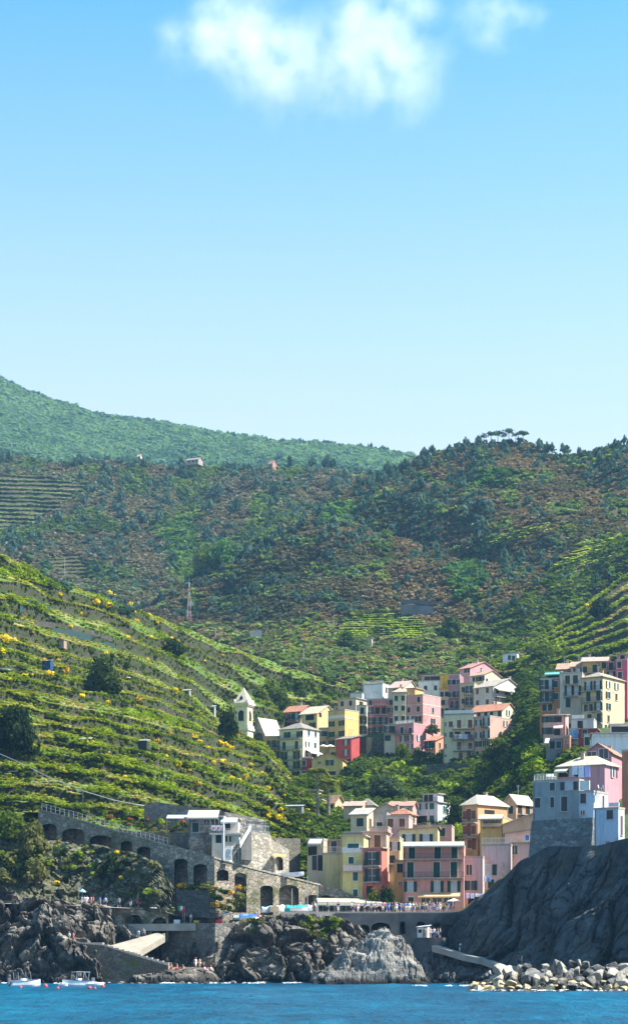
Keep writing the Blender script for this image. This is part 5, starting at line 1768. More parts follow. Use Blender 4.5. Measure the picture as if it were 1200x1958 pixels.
def ground(px, py):
    d = P(px, py, 100.0) - CAM
    loc, nrm, idx, dist = BV.ray_cast(CAM, d.normalized(), 5000)
    return loc, nrm


def drop(x, y, z=400.0):
    loc, nrm, idx, dist = BV.ray_cast(Vector((x, y, z)), Vector((0, 0, -1)), 2000)
    return loc


p = ground(362, 1190)[0] or P(362, 1190, 640)
Yp = p.y
zt = P(362, 1114, Yp).z
mb = MB()
h = zt - p.z + 1.5
nseg = 9
for k in range(nseg):
    z0, z1 = h * k / nseg, h * (k + 1) / nseg
    r0, r1 = 1.0 - .85 * k / nseg, 1.0 - .85 * (k + 1) / nseg
    mb.mi = k % 2
    c0 = [(-r0, -r0, z0), (r0, -r0, z0), (r0, r0, z0), (-r0, r0, z0)]
    c1 = [(-r1, -r1, z1), (r1, -r1, z1), (r1, r1, z1), (-r1, r1, z1)]
    for i in range(4):
        j = (i + 1) % 4
        mb.tube(c0[i], c1[i], .1, n=4); mb.tube(c0[i], c1[j], .06, n=4); mb.tube(c0[j], c1[i], .06, n=4); mb.tube(c1[i], c1[j], .06, n=4)
mb.tube((0, 0, h), (0, 0, h + 2), .07, n=4)
o = mb.build('lattice_mast', [plain('mast_white', (.55, .52, .5)), plain('mast_red', (.45, .2, .16))], None, p + Vector((0, 0, -1.5)))
tag(o, 'red and white lattice mast on the crest of the terraced hillside', 'mast')


def pole(px, py0, py1, label, r=.13, arm=True):
    p = ground(px, py0)[0]
    if p is None: return None
    top = P(px, py1, p.y)
    mb = MB(); mb.tube(p + Vector((0, 0, -1)), top, r, r * .8, n=6)
    if arm: mb.tube(top + Vector((-.8, 0, -.5)), top + Vector((.8, 0, -.5)), .07, n=4)
    tag(mb.build('utility_pole', plain('pole_grey', (.42, .40, .37))), label, 'pole')
    return top


t1 = pole(580, 1270, 1239, 'wooden utility pole at the end of the straw terraces')
t2 = pole(637, 1206, 1184, 'utility pole left of the bright green vineyard')
t3 = pole(124, 1106, 1066, 'pale utility pole on the crest below the round bush')
t4 = pole(412, 1225, 1200, 'thin pole at the dip right of the lattice mast')
if t1 and t2:
    mb = MB()
    for off in (-.6, 0, .6):
        pr = None
        for i in range(17):
            u = i / 16
            q = t1 + (t2 - t1) * u + Vector((off, 0, -.4 - 6 * u * (1 - u)))
            if pr: mb.tube(pr, q, .022, n=3, caps=False)
            pr = q
    tag(mb.build('power_line', plain('cable', (.16, .16, .16))), 'bundle of cables strung between the two poles left of the vineyard', 'cable')
# monorail cable dropping along the lower terraces
pr = None; mb = MB()
pts_ = [(-20, 1442), (40, 1468), (95, 1496), (160, 1522), (220, 1540), (262, 1548), (310, 1555)]
for px, py in pts_:
    g = ground(px, py)[0]
    if g is None: continue
    q = g + Vector((0, -1.0, .9))
    if pr: mb.tube(pr, q, .09, n=4)
    mb.tube(q, q + Vector((0, .3, -2)), .05, n=4)
    pr = q
tag(mb.build('monorail_track', M_steel), 'thin grey monorail track slanting down the lower terraces at the left', 'track')


def facing_wall(name, label, pts, h, mat, thick=.8, cat='wall'):
    """a wall standing on the ground along photo points"""
    mb = MB(); pr = None
    for px, py in pts:
        g = ground(px, py)[0]
        if g is None: continue
        g = g + Vector((0, -1.2, 0))
        if pr is not None:
            a, b_ = pr, g
            k_ = Vector((0, thick, 0)); dn = Vector((0, 0, -1.0)); u_ = Vector((0, 0, h))
            mb.hexa([a + dn, b_ + dn, b_ + k_ + dn, a + k_ + dn, a + u_, b_ + u_, b_ + k_ + u_, a + k_ + u_])
        pr = g
    if mb.v: tag(mb.build(name, mat), label, cat)


M_path = plain('road_wall', (.12, .115, .105), .9, 0, .2, .2)
facing_wall('retaining_wall', 'grey concrete retaining wall on the hillside above the vineyard', [(766, 1173), (790, 1174), (815, 1176), (828, 1177)], 3.6, plain('grey_render', (.15, .155, .15), .9, 0, .25, .15), 2)
facing_wall('road_wall', 'low pale wall of the hillside road climbing left of the vineyard', [(502, 1222), (512, 1205), (524, 1192), (545, 1186), (570, 1179), (600, 1172), (625, 1167)], .8, M_path, .5)
facing_wall('road_wall', 'pale guard wall of the road above the grey retaining wall', [(762, 1152), (800, 1153), (840, 1157), (866, 1152)], 1.1, M_path)
facing_wall('retaining_wall', 'dark sloping wall at the bend of the hillside road', [(478, 1226), (500, 1224)], 4.0, plain('blue_grey_render', (.17, .19, .21)), 2)
facing_wall('terrace_wall', 'long grey wall with a pale top across the upper left terraces', [(-10, 1189), (40, 1190), (100, 1194), (150, 1202), (190, 1212), (215, 1222)], .35, M_stone_d, .4)
# =============================================================== vegetation
L_vine = leaf_mat('vine_leaves', [(.08, .125, .012), (.24, .31, .022), (.44, .48, .05)], .12, .45)
L_green = leaf_mat('bush_leaves', [(.03, .06, .012), (.085, .13, .02), (.17, .21, .035)], .1, .4)
L_dark = leaf_mat('dark_leaves', [(.012, .024, .010), (.028, .05, .016), (.06, .09, .022)], .2, .25)
L_olive = leaf_mat('olive_leaves', [(.07, .08, .025), (.13, .14, .045), (.20, .19, .07)], .2)
L_bright = leaf_mat('bright_leaves', [(.09, .15, .010), (.20, .30, .018), (.34, .42, .04)], .2)
L_yellow = leaf_mat('broom_blossom', [(.55, .38, .01), (.75, .55, .015), (.85, .66, .03)], .6, .3)
L_orange = leaf_mat('dry_blossom', [(.36, .18, .02), (.5, .28, .03), (.55, .36, .06)], .6, .3)
L_dry = leaf_mat('dry_grass', [(.22, .20, .06), (.40, .33, .13), (.52, .42, .19)], .15, .3)
L_field = leaf_mat('field_leaves', [(.20, .28, .06), (.34, .43, .10), (.48, .54, .16)], .1, .5)
L_grass = leaf_mat('meadow_grass', [(.10, .14, .016), (.27, .29, .035), (.46, .43, .09)], .08, .45)
L_agave = leaf_mat('agave_leaves', [(.06, .12, .10), (.12, .20, .17), (.22, .30, .25)], .6, .1)
L_heath = leaf_mat('heath_leaves', [(.09, .105, .055), (.165, .135, .08), (.25, .175, .11), (.22, .21, .10)], .016, .3, .3, (1, 1, 1), .45)
L_heath_d = leaf_mat('heath_leaves_hazed', [(.075, .115, .085), (.12, .135, .095), (.18, .15, .11), (.14, .18, .10)], .014, .3, .3, (1, 1, 1), .45)  # bluish copy of the heath, distance haze put into its colour
L_scrub = leaf_mat('scrub_leaves', [(.045, .085, .035), (.10, .16, .05), (.20, .26, .07)], .05, .35, .6)
L_pine = leaf_mat('pine_needles', [(.03, .068, .055), (.065, .12, .09), (.115, .18, .12)], .12, .35)
L_forest = leaf_mat('forest_leaves', [(.075, .15, .085), (.10, .185, .095), (.14, .235, .115)], .012, .45, .06)  # pale and narrow in tone, some distance haze painted into the leaves
M_bark = plain('bark', (.12, .09, .07), .95, 0, .3, 2)
M_barkp = plain('pale_bark', (.22, .19, .16), .95, 0, .3, 2)

L_gully = leaf_mat('gully_leaves', [(.04, .10, .03), (.09, .18, .045), (.17, .28, .07)], .06)
L_bank = leaf_mat('bank_leaves', [(.022, .045, .012), (.06, .10, .018), (.14, .20, .03)], .08)
T_small = [blob(26, s, .34, .8) for s in range(6)]
T_tiny = [blob(12, s + 50, .46, .75) for s in range(6)]
T_tuft = [blob(14, s + 90, .40, .55) for s in range(6)]
T_forest = [blob(20, s + 130, .40, .85, lobes=4) for s in range(8)]


def stuff(name, label, cat, V, mat):
    o = link(name, quads_mesh(name, V, mat))
    tag(o, label, cat, None, 'stuff')
    return o


nr = np.random.default_rng(5)
# ---- ground cover of the left terraces: hedge-like vines, grass and dry grass along every tread
vine, gras, dry, hang = [], [], [], []
for k in range(NTA):
    px = -150.0
    while px < 745:
        p0 = terrace_row(SH_A, NTA, px, k, .42)
        stepx = 0.62 * F / p0.y
        a = mn.noise(Vector((px / 95.0, k * 2.7, 3.3)))
        b_ = mn.noise(Vector((px / 60.0, k * 1.9, 8.8)))
        straw = px > 340 and k >= NTA - 5 and p0.y > 600
        for f in (.38, .5, .66, .84, .97):
            q = terrace_row(SH_A, NTA, px + nr.uniform(-.5, .5) * stepx, k, f) + Vector((0, -.2, 0))
            s = nr.uniform(.45, .85)
            if straw:
                if f < .45:
                    (dry if nr.random() < .8 else hang).append((q + Vector((0, -.3, .15)), s * .95))
                    hang.append((terrace_row(SH_A, NTA, px, k, nr.uniform(.05, .3)) + Vector((0, -.3, 0)), s))
                elif f < .9 and nr.random() < .75: vine.append((q, s * 1.0)) if nr.random() < .6 else gras.append((q, s))
                continue
            if f <= .5:
                if a > .04: vine.append((q + Vector((0, -.1, .25)), s * (1.0 + max(0, b_) * 1.1)))
                elif b_ > .0: gras.append((q, s * 1.1))
                elif b_ < -.22: dry.append((q, s * 1.0))
                else: gras.append((q, s * .8))
            else:
                if b_ > .2 and a > 0: vine.append((q, s * 1.1))
                elif b_ < -.25 and nr.random() < .6: dry.append((q, s * .9))
                elif nr.random() < .8: gras.append((q, s * .9))
        if not straw and nr.random() < .7:
            q = terrace_row(SH_A, NTA, px, k, nr.uniform(.02, .3)) + Vector((0, -.4, 0))
            hang.append((q, nr.uniform(.4, .8)))
        px += stepx
stuff('vine_rows', 'bright green vines growing along the edges of the left terraces', 'vines', scatter(T_small, [p for p, s in vine], [s for p, s in vine], .85, 1), L_vine)
stuff('meadow_grass', 'green grass covering the left terraces', 'grass', scatter(T_tuft, [p for p, s in gras], [s for p, s in gras], .75, 2), L_grass)
stuff('dry_grass', 'straw coloured dry grass on the left terraces', 'grass', scatter(T_tuft, [p for p, s in dry], [s for p, s in dry], .6, 3), L_dry)
stuff('hanging_plants', 'dark green plants hanging down the terrace walls of the left hillside', 'plants', scatter(T_small, [p for p, s in hang], [s for p, s in hang], .85, 7), L_green)
# right terraces
vine, dry = [], []
for k in range(NTR):
    px = 925.0
    while px < 1330:
        p0 = terrace_row(SH_R, NTR, px, k, .42)
        stepx = 1.3 * F / p0.y
        b_ = mn.noise(Vector((px / 45.0, k * 1.9, 2.8)))
        for f in (.36, .5, .68, .86, .97):
            q = terrace_row(SH_R, NTR, px + nr.uniform(-.5, .5) * stepx, k, f) + Vector((0, -.2, 0))
            s = nr.uniform(.6, 1.2)
            (dry if b_ < -.3 and f > .3 else vine).append((q, s * (1.2 if f < .6 else .9)))
        px += stepx
stuff('vine_rows', 'green vines along the terraces of the right hand slope', 'vines', scatter(T_small, [p for p, s in vine], [s for p, s in vine], .75, 4), L_vine)
stuff('dry_grass', 'dry grass on the terraces of the right hand slope', 'grass', scatter(T_tuft, [p for p, s in dry], [s for p, s in dry], .6, 5), L_dry)


def inpoly(x, y, poly):
    c = False
    n = len(poly)
    for i in range(n):
        (x1, y1), (x2, y2) = poly[i], poly[i - 1]
        if (y1 > y) != (y2 > y) and x < (x2 - x1) * (y - y1) / (y2 - y1) + x1: c = not c
    return c


# ---- field plots on the hills: rows of vines following the slope
def plot(name, label, poly, dy, dxm, size, mat, tilt=0.0, squash=.6, temps=T_tuft):
    x0 = min(p[0] for p in poly); x1 = max(p[0] for p in poly)
    y0 = min(p[1] for p in poly); y1 = max(p[1] for p in poly)
    pts, ss = [], []
    y = y0 - abs(tilt) * (x1 - x0)
    while y < y1 + abs(tilt) * (x1 - x0):
        x = x0
        while x < x1:
            yy = y + tilt * (x - x0) + 1.5 * mn.noise(Vector((x / 40, y / 9, 1)))
            if inpoly(x, yy, poly):
                g = ground(x, yy)[0]
                if g is not None:
                    pts.append(g); ss.append(size * nr.uniform(.7, 1.2))
            x += dxm * nr.uniform(.7, 1.3)
        y += dy
    if pts: stuff(name, label, 'vines', scatter(temps, pts, ss, squash, 9), mat)


plot('vineyard', 'bright green vineyard rows on the slope above the upper village', [(652, 1206), (672, 1180), (740, 1172), (806, 1186), (818, 1200), (806, 1224), (720, 1222), (650, 1222)], 4.2, 2.0, 2.1, L_field, -.03, .42)
plot('vine_row', 'bright yellow green row of vines on the middle terraces below the golden dome bush', [(238, 1356), (300, 1366), (380, 1388), (382, 1398), (300, 1380), (238, 1368)], 3.0, 2.2, .75, L_bright, .22, .9, T_small)
plot('vine_row', 'bright green grass strip on the crest at the left edge', [(-10, 1084), (40, 1090), (95, 1116), (92, 1122), (30, 1104), (-10, 1098)], 3.5, 2.4, .9, L_bright, .3, .7, T_small)
plot('vine_row', 'bright vines on the third terrace from the bottom', [(250, 1484), (330, 1500), (330, 1516), (250, 1496)], 3.0, 2.2, .8, L_bright, .15, .9, T_small)
plot('vineyard', 'bright green vine plot high on the right hand slope', [(1050, 1090), (1110, 1050), (1200, 1018), (1210, 1060), (1150, 1075), (1090, 1090)], 4.2, 2.4, 2.2, L_field, -.25, .42)
plot('vineyard', 'pale green vine plot in the middle of the brown hill', [(900, 1045), (960, 1022), (1050, 1002), (1055, 1014), (990, 1036), (920, 1060)], 4.2, 2.4, 2.2, L_field, -.22, .42)
plot('vineyard', 'small bright green meadow on the lower brown hill', [(950, 1150), (985, 1128), (1030, 1124), (1035, 1142), (990, 1160), (950, 1165)], 5, 3.0, 1.5, L_bright, -.2)
plot('vineyard', 'striped terraces at the left edge of the middle hill', [(-60, 915), (60, 908), (170, 930), (110, 975), (60, 1005), (-60, 1035)], 8, 2.2, 2.3, leaf_mat('pale_vines', [(.07, .13, .05), (.16, .23, .09), (.26, .33, .14)], .05), .03)
plot('vineyard', 'small striped terraces below the middle hill behind the pale pole', [(85, 1070), (150, 1058), (165, 1085), (175, 1110), (110, 1105)], 7, 2.6, 1.6, leaf_mat('pale_vines_2', [(.10, .15, .05), (.18, .22, .09), (.26, .29, .13)], .05), -.02)
plot('vineyard', 'dark green terraces left of the bright vineyard', [(520, 1225), (560, 1200), (640, 1182), (640, 1225), (600, 1245), (530, 1240)], 6.5, 2.2, 2.0, L_vine, -.16, .5)
plot('vineyard', 'pale green strips of terraces on the slope behind the upper village', [(800, 1252), (870, 1238), (950, 1232), (955, 1240), (870, 1250), (810, 1262)], 3.6, 2.2, 1.9, L_field, -.12, .42)

# ---- brown heath and green scrub over the hills C and D
def cover(name, label, cat, polys, n, smin, smax, mat, test=None, temps=T_tiny, seed=1, squash=.8, ymin=742, ymax=1620):
    r = random.Random(seed)
    pts, ss = [], []
    x0 = min(p[0] for q in polys for p in q); x1 = max(p[0] for q in polys for p in q)
    y0 = min(p[1] for q in polys for p in q); y1 = max(p[1] for q in polys for p in q)
    tries = 0
    while len(pts) < n and tries < n * 12:
        tries += 1
        x, y = r.uniform(x0, x1), r.uniform(y0, y1)
        if not any(inpoly(x, y, q) for q in polys): continue
        if test and not test(x, y, r): continue
        g = ground(x, y)[0]
        if g is None or not ymin < g.y < ymax: continue
        pts.append(g); ss.append(r.uniform(smin, smax) * (g.y / 900.0) ** .35)
    stuff(name, label, cat, scatter(temps, pts, ss, squash, seed), mat)


PC = [(160, 1290), (250, 1200), (330, 1120), (500, 1045), (700, 915), (800, 876), (930, 842), (1010, 848), (1200, 855), (1290, 840), (1290, 1080), (1200, 1095), (1040, 1205), (960, 1262), (900, 1300), (700, 1325), (500, 1290)]
PD = [(-60, 850), (100, 860), (300, 866), (440, 862), (620, 868), (740, 880), (700, 925), (500, 1040), (330, 1125), (250, 1190), (100, 1120), (-60, 1050)]


def nz(x, y, sx, sy, k): return mn.noise(Vector((x / sx, y / sy, k)))


FIELDS = [[(652, 1206), (672, 1180), (740, 1172), (806, 1186), (818, 1200), (806, 1224), (720, 1222), (650, 1222)], [(-60, 915), (60, 908), (170, 930), (110, 975), (60, 1005), (-60, 1035)],
          [(85, 1070), (150, 1058), (165, 1085), (175, 1110), (110, 1105)], [(1050, 1090), (1110, 1050), (1200, 1018), (1210, 1060), (1150, 1075), (1090, 1090)], [(762, 1150), (835, 1153), (835, 1180), (762, 1178)]]
free = lambda x, y: not any(inpoly(x, y, q) for q in FIELDS)
cover('heath', 'brown heath covering the hill behind the village', 'heath', [PC], 15000, 1.1, 2.1, L_heath, lambda x, y, r: free(x, y) and nz(x, y, 50, 30, 7.1) < .3, seed=21)
cover('heath', 'brown heath on the middle hill', 'heath', [PD], 8500, 1.3, 2.4, L_heath_d, lambda x, y, r: free(x, y) and nz(x, y, 60, 40, 2.7) < .3, seed=22)
cover('scrub', 'green scrub scattered over the brown hill', 'scrub', [PC], 2300, 1.3, 3.0, L_scrub, lambda x, y, r: free(x, y) and (nz(x, y, 50, 30, 7.1) > .2 or y > 1195), seed=23)
cover('scrub', 'green scrub in the gully of the middle hill', 'scrub', [PD], 2200, 1.6, 3.4, L_scrub, lambda x, y, r: free(x, y) and (nz(x, y, 60, 40, 2.7) > .2 or abs(x - 345 - (1090 - y) * .15) < 28), seed=24)
PE = [(-60, 735), (0, 728), (120, 776), (300, 814), (440, 839), (640, 857), (800, 880), (800, 915), (620, 915), (440, 900), (300, 900), (-60, 890)]
cover('woodland', 'pale green woodland covering the far ridge', 'woodland', [PE], 15000, 3.0, 5.4, L_forest, None, T_forest, 25, .95, 1650, 9999)

cover('scrub', 'fresh green scrub on the lower right flank of the hill', 'scrub', [[(880, 1255), (960, 1180), (1060, 1095), (1130, 1060), (1200, 1020), (1280, 1000), (1280, 1060), (1200, 1095), (1100, 1170), (960, 1262)]], 1500, 1.3, 3.0, L_bank, lambda x, y, r: nz(x, y, 40, 25, 3.3) > -.15, T_small, 28)
cover('scrub', 'bright green growth in the gully of the middle hill', 'scrub', [[(325, 1000), (372, 990), (380, 1060), (372, 1120), (340, 1110), (315, 1040)], [(600, 985), (660, 960), (680, 985), (620, 1010)], [(930, 900), (985, 905), (960, 930), (900, 935)], [(860, 1090), (900, 1070), (930, 1110), (880, 1150)]], 620, 2.0, 4.0, L_gully, None, T_small, 29)
PB = [(545, 1510), (640, 1430), (990, 1400), (990, 1290), (1030, 1290), (1040, 1380), (1110, 1430), (1110, 1460), (1015, 1530), (960, 1580), (900, 1680), (700, 1680), (560, 1700)]
cover('scrub', 'green undergrowth covering the bank below the upper village', 'scrub', [PB], 7000, .7, 1.5, L_bank, None, T_small, 26, .85, 395)
PU = [(640, 1345), (700, 1300), (860, 1270), (960, 1250), (1030, 1230), (1100, 1250), (1200, 1230), (1200, 1420), (1110, 1400), (1000, 1400), (900, 1330), (700, 1350)]
cover('scrub', 'green undergrowth on the slope around the upper houses', 'scrub', [PU], 2600, .7, 1.6, L_bank, None, T_small, 27, .85, 500)
# ---- individual plants: shared meshes
def plant_meshes(mats, n=4, nf=110, leaf=.17, flat=.85, flower=None, seed0=200, lobes=6):
    out = []
    for s in range(n):
        V = blob(nf, seed0 + s, leaf, flat, lobes)
        mi = None
        if flower:
            r = np.random.default_rng(seed0 + s + 9)
            zc = V.reshape(-1, 4, 3)[:, :, 2].mean(1)
            xc = V.reshape(-1, 4, 3)[:, :, 0].mean(1)
            mi = ((zc * .8 + xc * .35 + r.normal(scale=.16, size=nf)) > flower).astype(np.int32)
        out.append(quads_mesh('bush', V, mats, mi))
    return out


BM = {
    'broom': plant_meshes([L_green, L_yellow], 4, 140, .16, .9, .12, 300),
    'dry': plant_meshes([L_olive, L_orange], 3, 120, .16, .8, .30, 320),
    'green': plant_meshes([L_green], 5, 120, .17, .85, None, 340),
    'bright': plant_meshes([L_bright], 4, 110, .17, .8, None, 360),
    'olive': plant_meshes([L_olive], 4, 120, .16, .85, None, 380),
    'dark': plant_meshes([L_dark], 4, 130, .17, .95, None, 400),
}
CNT = {}


PEND = []


def bush(kind, px, py, rpx, label, group, name='bush', cat='bush', sink=.25, sz=1.0):
    g = ground(px, py)[0]
    if g is not None: PEND.append((rpx + (100 if group is None or name == 'broom_bush' else 0), kind, g, rpx, label, group, name, cat, sink, sz))


def put_bush(w_, kind, g, rpx, label, group, name, cat, sink, sz):
    s = rpx * g.y / F
    k = CNT.get(kind, 0); CNT[kind] = k + 1
    o = link(name, BM[kind][k % len(BM[kind])], None, g + Vector((0, -.2, -sink * s)), rng.uniform(0, 6.28))
    o.scale = (s, s, s * sz)
    tag(o, label, cat, group)
    return o


def zone(px, py):
    """where on the left hillside, by landmarks"""
    if py < 1200: return 'below the round bush on the crest' if px < 150 else 'on the crest left of the lattice mast'
    if px > 470 and py > 1490: return 'on the slope beside the palms'
    if px > 400 and py > 1370: return 'on the slope below the bell tower'
    if px > 335 and py < 1345: return 'among the straw terraces'
    if py > 1500: return 'on the lowest terrace above the arched wall'
    if py > 1400: return 'on the lower terraces' if px < 200 else 'on the lower terraces left of the bell tower'
    return 'on the middle terraces at the left edge' if px < 150 else 'on the middle terraces below the lattice mast'


GB = 'broom bushes on the terraced hillside'
brooms = [(10, 1222, 15), (28, 1225, 8), (3, 1246, 10), (46, 1288, 9), (61, 1290, 5), (95, 1290, 12), (85, 1263, 7), (110, 1262, 6), (135, 1197, 6), (183, 1152, 11), (205, 1157, 13), (210, 1136, 9),
          (222, 1140, 7), (115, 1136, 5), (201, 1249, 5), (219, 1251, 4), (19, 1299, 5), (245, 1219, 6), (155, 1173, 6), (182, 1421, 8), (158, 1331, 9), (205, 1249, 5), (282, 1261, 5), (268, 1314, 5), (295, 1317, 4),
          (335, 1322, 11), (350, 1324, 8), (205, 1343, 6), (317, 1445, 6), (340, 1461, 9), (240, 1485, 5), (223, 1487, 4), (370, 1408, 9), (380, 1418, 8), (397, 1431, 6), (420, 1421, 10), (441, 1431, 9), (408, 1458, 7),
          (425, 1455, 6), (362, 1472, 5), (368, 1487, 5), (443, 1487, 6), (208, 1439, 5), (392, 1264, 4), (425, 1253, 4), (481, 1420, 7), (456, 1388, 7), (453, 1406, 6), (430, 1424, 9), (428, 1454, 5), (469, 1485, 8), (446, 1490, 7),
          (456, 1493, 7), (488, 1505, 7), (512, 1508, 7), (543, 1522, 6), (515, 1560, 9), (535, 1562, 11), (535, 1548, 8), (546, 1543, 6), (560, 1542, 8), (500, 1525, 4), (590, 1552, 10), (603, 1555, 9), (512, 1544, 5),
          (248, 1155, 7), (258, 1170, 6), (262, 1188, 7), (285, 1176, 5), (290, 1218, 6), (328, 1222, 6), (340, 1226, 5), (348, 1240, 6), (500, 1478, 5), (478, 1462, 6), (525, 1530, 6), (300, 1190, 5), (316, 1232, 4)]
for px, py, r in brooms:
    size = 'large' if r >= 10 else ('small' if r < 6 else 'medium sized')
    bush('broom', px, py + r * .3, r * 1.15, '%s yellow flowering broom bush %s' % (size, zone(px, py)), GB, 'broom_bush', sz=.95)
for px, py, r, lab in ((265, 1345, 15, 'large golden topped dome bush above the bright vine row'), (322, 1405, 12, 'rusty orange bush left of the bell tower slope'), (300, 1420, 9, 'low rusty bush beside the rusty orange one'),
                       (122, 1287, 16, 'wide olive gold bush above the middle terrace wall'), (60, 1213, 8, 'ochre bush near the left edge by the grey terrace wall'), (375, 1503, 13, 'straw coloured bush on the lower terraces')):
    bush('dry', px, py, r, lab, None, 'flowering_bush')
# random green bushes on the left hillside
r = random.Random(77)
GG = 'green bushes on the terraced hillside'
n = 0
while n < 230:
    px, py = r.uniform(-20, 560), r.uniform(1085, 1560)
    top = np.interp(px, [0, 100, 240, 350, 430, 560], [1070, 1120, 1165, 1212, 1250, 1300])
    low = np.interp(px, [0, 240, 350, 450, 560], [1560, 1550, 1540, 1545, 1590])
    if not (top + 4 < py < low): continue
    if 340 < px and 1235 < py < 1330 and r.random() < .85: continue
    if 440 < px and 1300 < py < 1400: continue
    kind = r.choice(['green', 'green', 'green', 'bright', 'olive', 'dark'])
    rad = r.uniform(4, 11) * (1.0 if py > 1250 else .8)
    size = 'large' if rad > 10 else ('small' if rad < 7 else 'medium sized')
    word = {'green': 'leafy green', 'bright': 'light green', 'olive': 'olive green', 'dark': 'dark green'}[kind]
    bush(kind, px, py, rad, '%s %s bush %s' % (size, word, zone(px, py)), GG)
    n += 1
# dense bushes of the dark green copse behind the bell tower, and of the village bank
def bushes(poly, n, kinds, r0, r1, label, group, seed, name='bush', cat='bush', sz=1.0):
    r = random.Random(seed)
    x0 = min(p[0] for p in poly); x1 = max(p[0] for p in poly); y0 = min(p[1] for p in poly); y1 = max(p[1] for p in poly)
    k = 0; t = 0
    while k < n and t < 4000:
        t += 1
        x, y = r.uniform(x0, x1), r.uniform(y0, y1)
        if not inpoly(x, y, poly): continue
        kind = r.choice(kinds)
        word = {'green': 'leafy green', 'bright': 'light green', 'olive': 'olive green', 'dark': 'dark green'}[kind]
        rad = r.uniform(r0, r1)
        size = 'small' if rad < r0 + (r1 - r0) * .35 else ('large' if rad > r0 + (r1 - r0) * .7 else 'medium sized')
        bush(kind, x, y, rad, label % (size, word), group, name, cat, sz=sz)
        k += 1


bushes([(500, 1300), (560, 1296), (650, 1306), (672, 1330), (640, 1345), (590, 1358), (540, 1352), (530, 1395), (486, 1396), (490, 1340)], 60, ['green', 'green', 'dark'], 10, 18, '%s %s shrub in the copse behind the bell tower', 'shrubs of the copse behind the bell tower', 31)
bushes([(660, 1475), (735, 1465), (850, 1470), (900, 1465), (960, 1440), (1015, 1440), (1015, 1520), (960, 1525), (880, 1560), (862, 1560), (850, 1510), (780, 1520), (690, 1530), (640, 1510)], 80, ['green', 'green', 'dark', 'bright'], 12, 24, '%s %s bush on the bank below the upper village', 'bushes on the bank below the upper village', 32)
bushes([(960, 1430), (1015, 1400), (1100, 1430), (1112, 1450), (1060, 1462), (1010, 1500), (940, 1470)], 34, ['green', 'green', 'bright', 'dark'], 12, 24, '%s %s bush between the upper village and the right hand houses', 'bushes between the two house groups', 33)
bushes([(985, 1300), (1028, 1290), (1030, 1380), (1010, 1400), (990, 1380)], 14, ['green', 'dark'], 10, 18, '%s %s bush left of the burnt orange house', 'bushes left of the burnt orange house', 34)
bushes([(950, 1272), (1000, 1240), (1060, 1225), (1110, 1240), (1100, 1262), (1040, 1285), (1000, 1300)], 26, ['green', 'green', 'dark', 'bright'], 9, 18, '%s %s bush on the slope above the right hand houses', 'bushes above the right hand houses', 35)
bushes([(570, 1560), (640, 1550), (660, 1590), (600, 1600)], 16, ['green', 'olive', 'bright'], 8, 14, '%s %s bush on the slope above the harbour row', 'bushes above the harbour row', 36)
bushes([(-10, 1560), (60, 1570), (78, 1620), (95, 1680), (40, 1700), (-10, 1690)], 34, ['olive', 'olive', 'green', 'dark'], 12, 26, '%s %s shrub on the rocky bank at the left edge', 'shrubs on the rocky bank', 37)
bushes([(85, 1612), (240, 1630), (300, 1650), (300, 1720), (270, 1730), (200, 1690), (110, 1680)], 42, ['green', 'olive', 'dark', 'bright'], 6, 13, '%s %s plant on the rocky bank under the arches', 'plants on the rocky bank under the arches', 38)
for k in range(22):
    px = 404 + 3.1 * k; py = 1698 + (k * 17) % 48; rad = 7 + (k * 5) % 7
    kind = ('olive', 'green', 'dry', 'olive', 'dark')[k % 5]
    PEND.append((rad, kind, P(px, py, np.interp(px, [404, 412, 475], [347.6, 347.2, 351.5])), rad, '%s %s bush growing at the foot of the arched wall' % ('larger' if rad > 9 else 'smaller', {'olive': 'olive green', 'green': 'leafy green', 'dry': 'gold topped', 'dark': 'dark green'}[kind]), 'bushes at the foot of the arched wall', 'bush', 'bush', .3, 1.0))
bushes([(560, 1752), (640, 1756), (670, 1775), (640, 1800), (590, 1790)], 26, ['green', 'bright', 'dark', 'olive'], 7, 14, '%s %s bush hanging over the rocks below the promenade', 'bushes hanging below the promenade', 40)
bushes([(465, 1760), (540, 1756), (550, 1775), (470, 1790)], 8, ['olive', 'dark', 'green'], 6, 11, '%s %s bush on the rocks by the lower quay', 'bushes on the rocks by the lower quay', 41)
bushes([(820, 1440), (905, 1455), (905, 1470), (820, 1465)], 8, ['green', 'bright'], 7, 12, '%s %s bush at the foot of the pale balconied block', 'bushes at the foot of the pale balconied block', 42)
for k, px in enumerate(range(330, 412, 8)):
    kind = ('olive', 'green', 'dry', 'dark')[k % 4]; rad = 7 + 3 * ((k * 7) % 3)
    PEND.append((rad, kind, P(px, 1704 - 3 * (k % 3), np.interp(px, [328, 412], [354.3, 349.3])), rad, '%s %s bush on top of the shaded planter wall' % ('larger' if rad > 9 else 'smaller', {'olive': 'olive green', 'green': 'leafy green', 'dry': 'gold topped', 'dark': 'dark green'}[kind]), 'bushes on the planter wall', 'bush', 'bush', .3, 1.0))
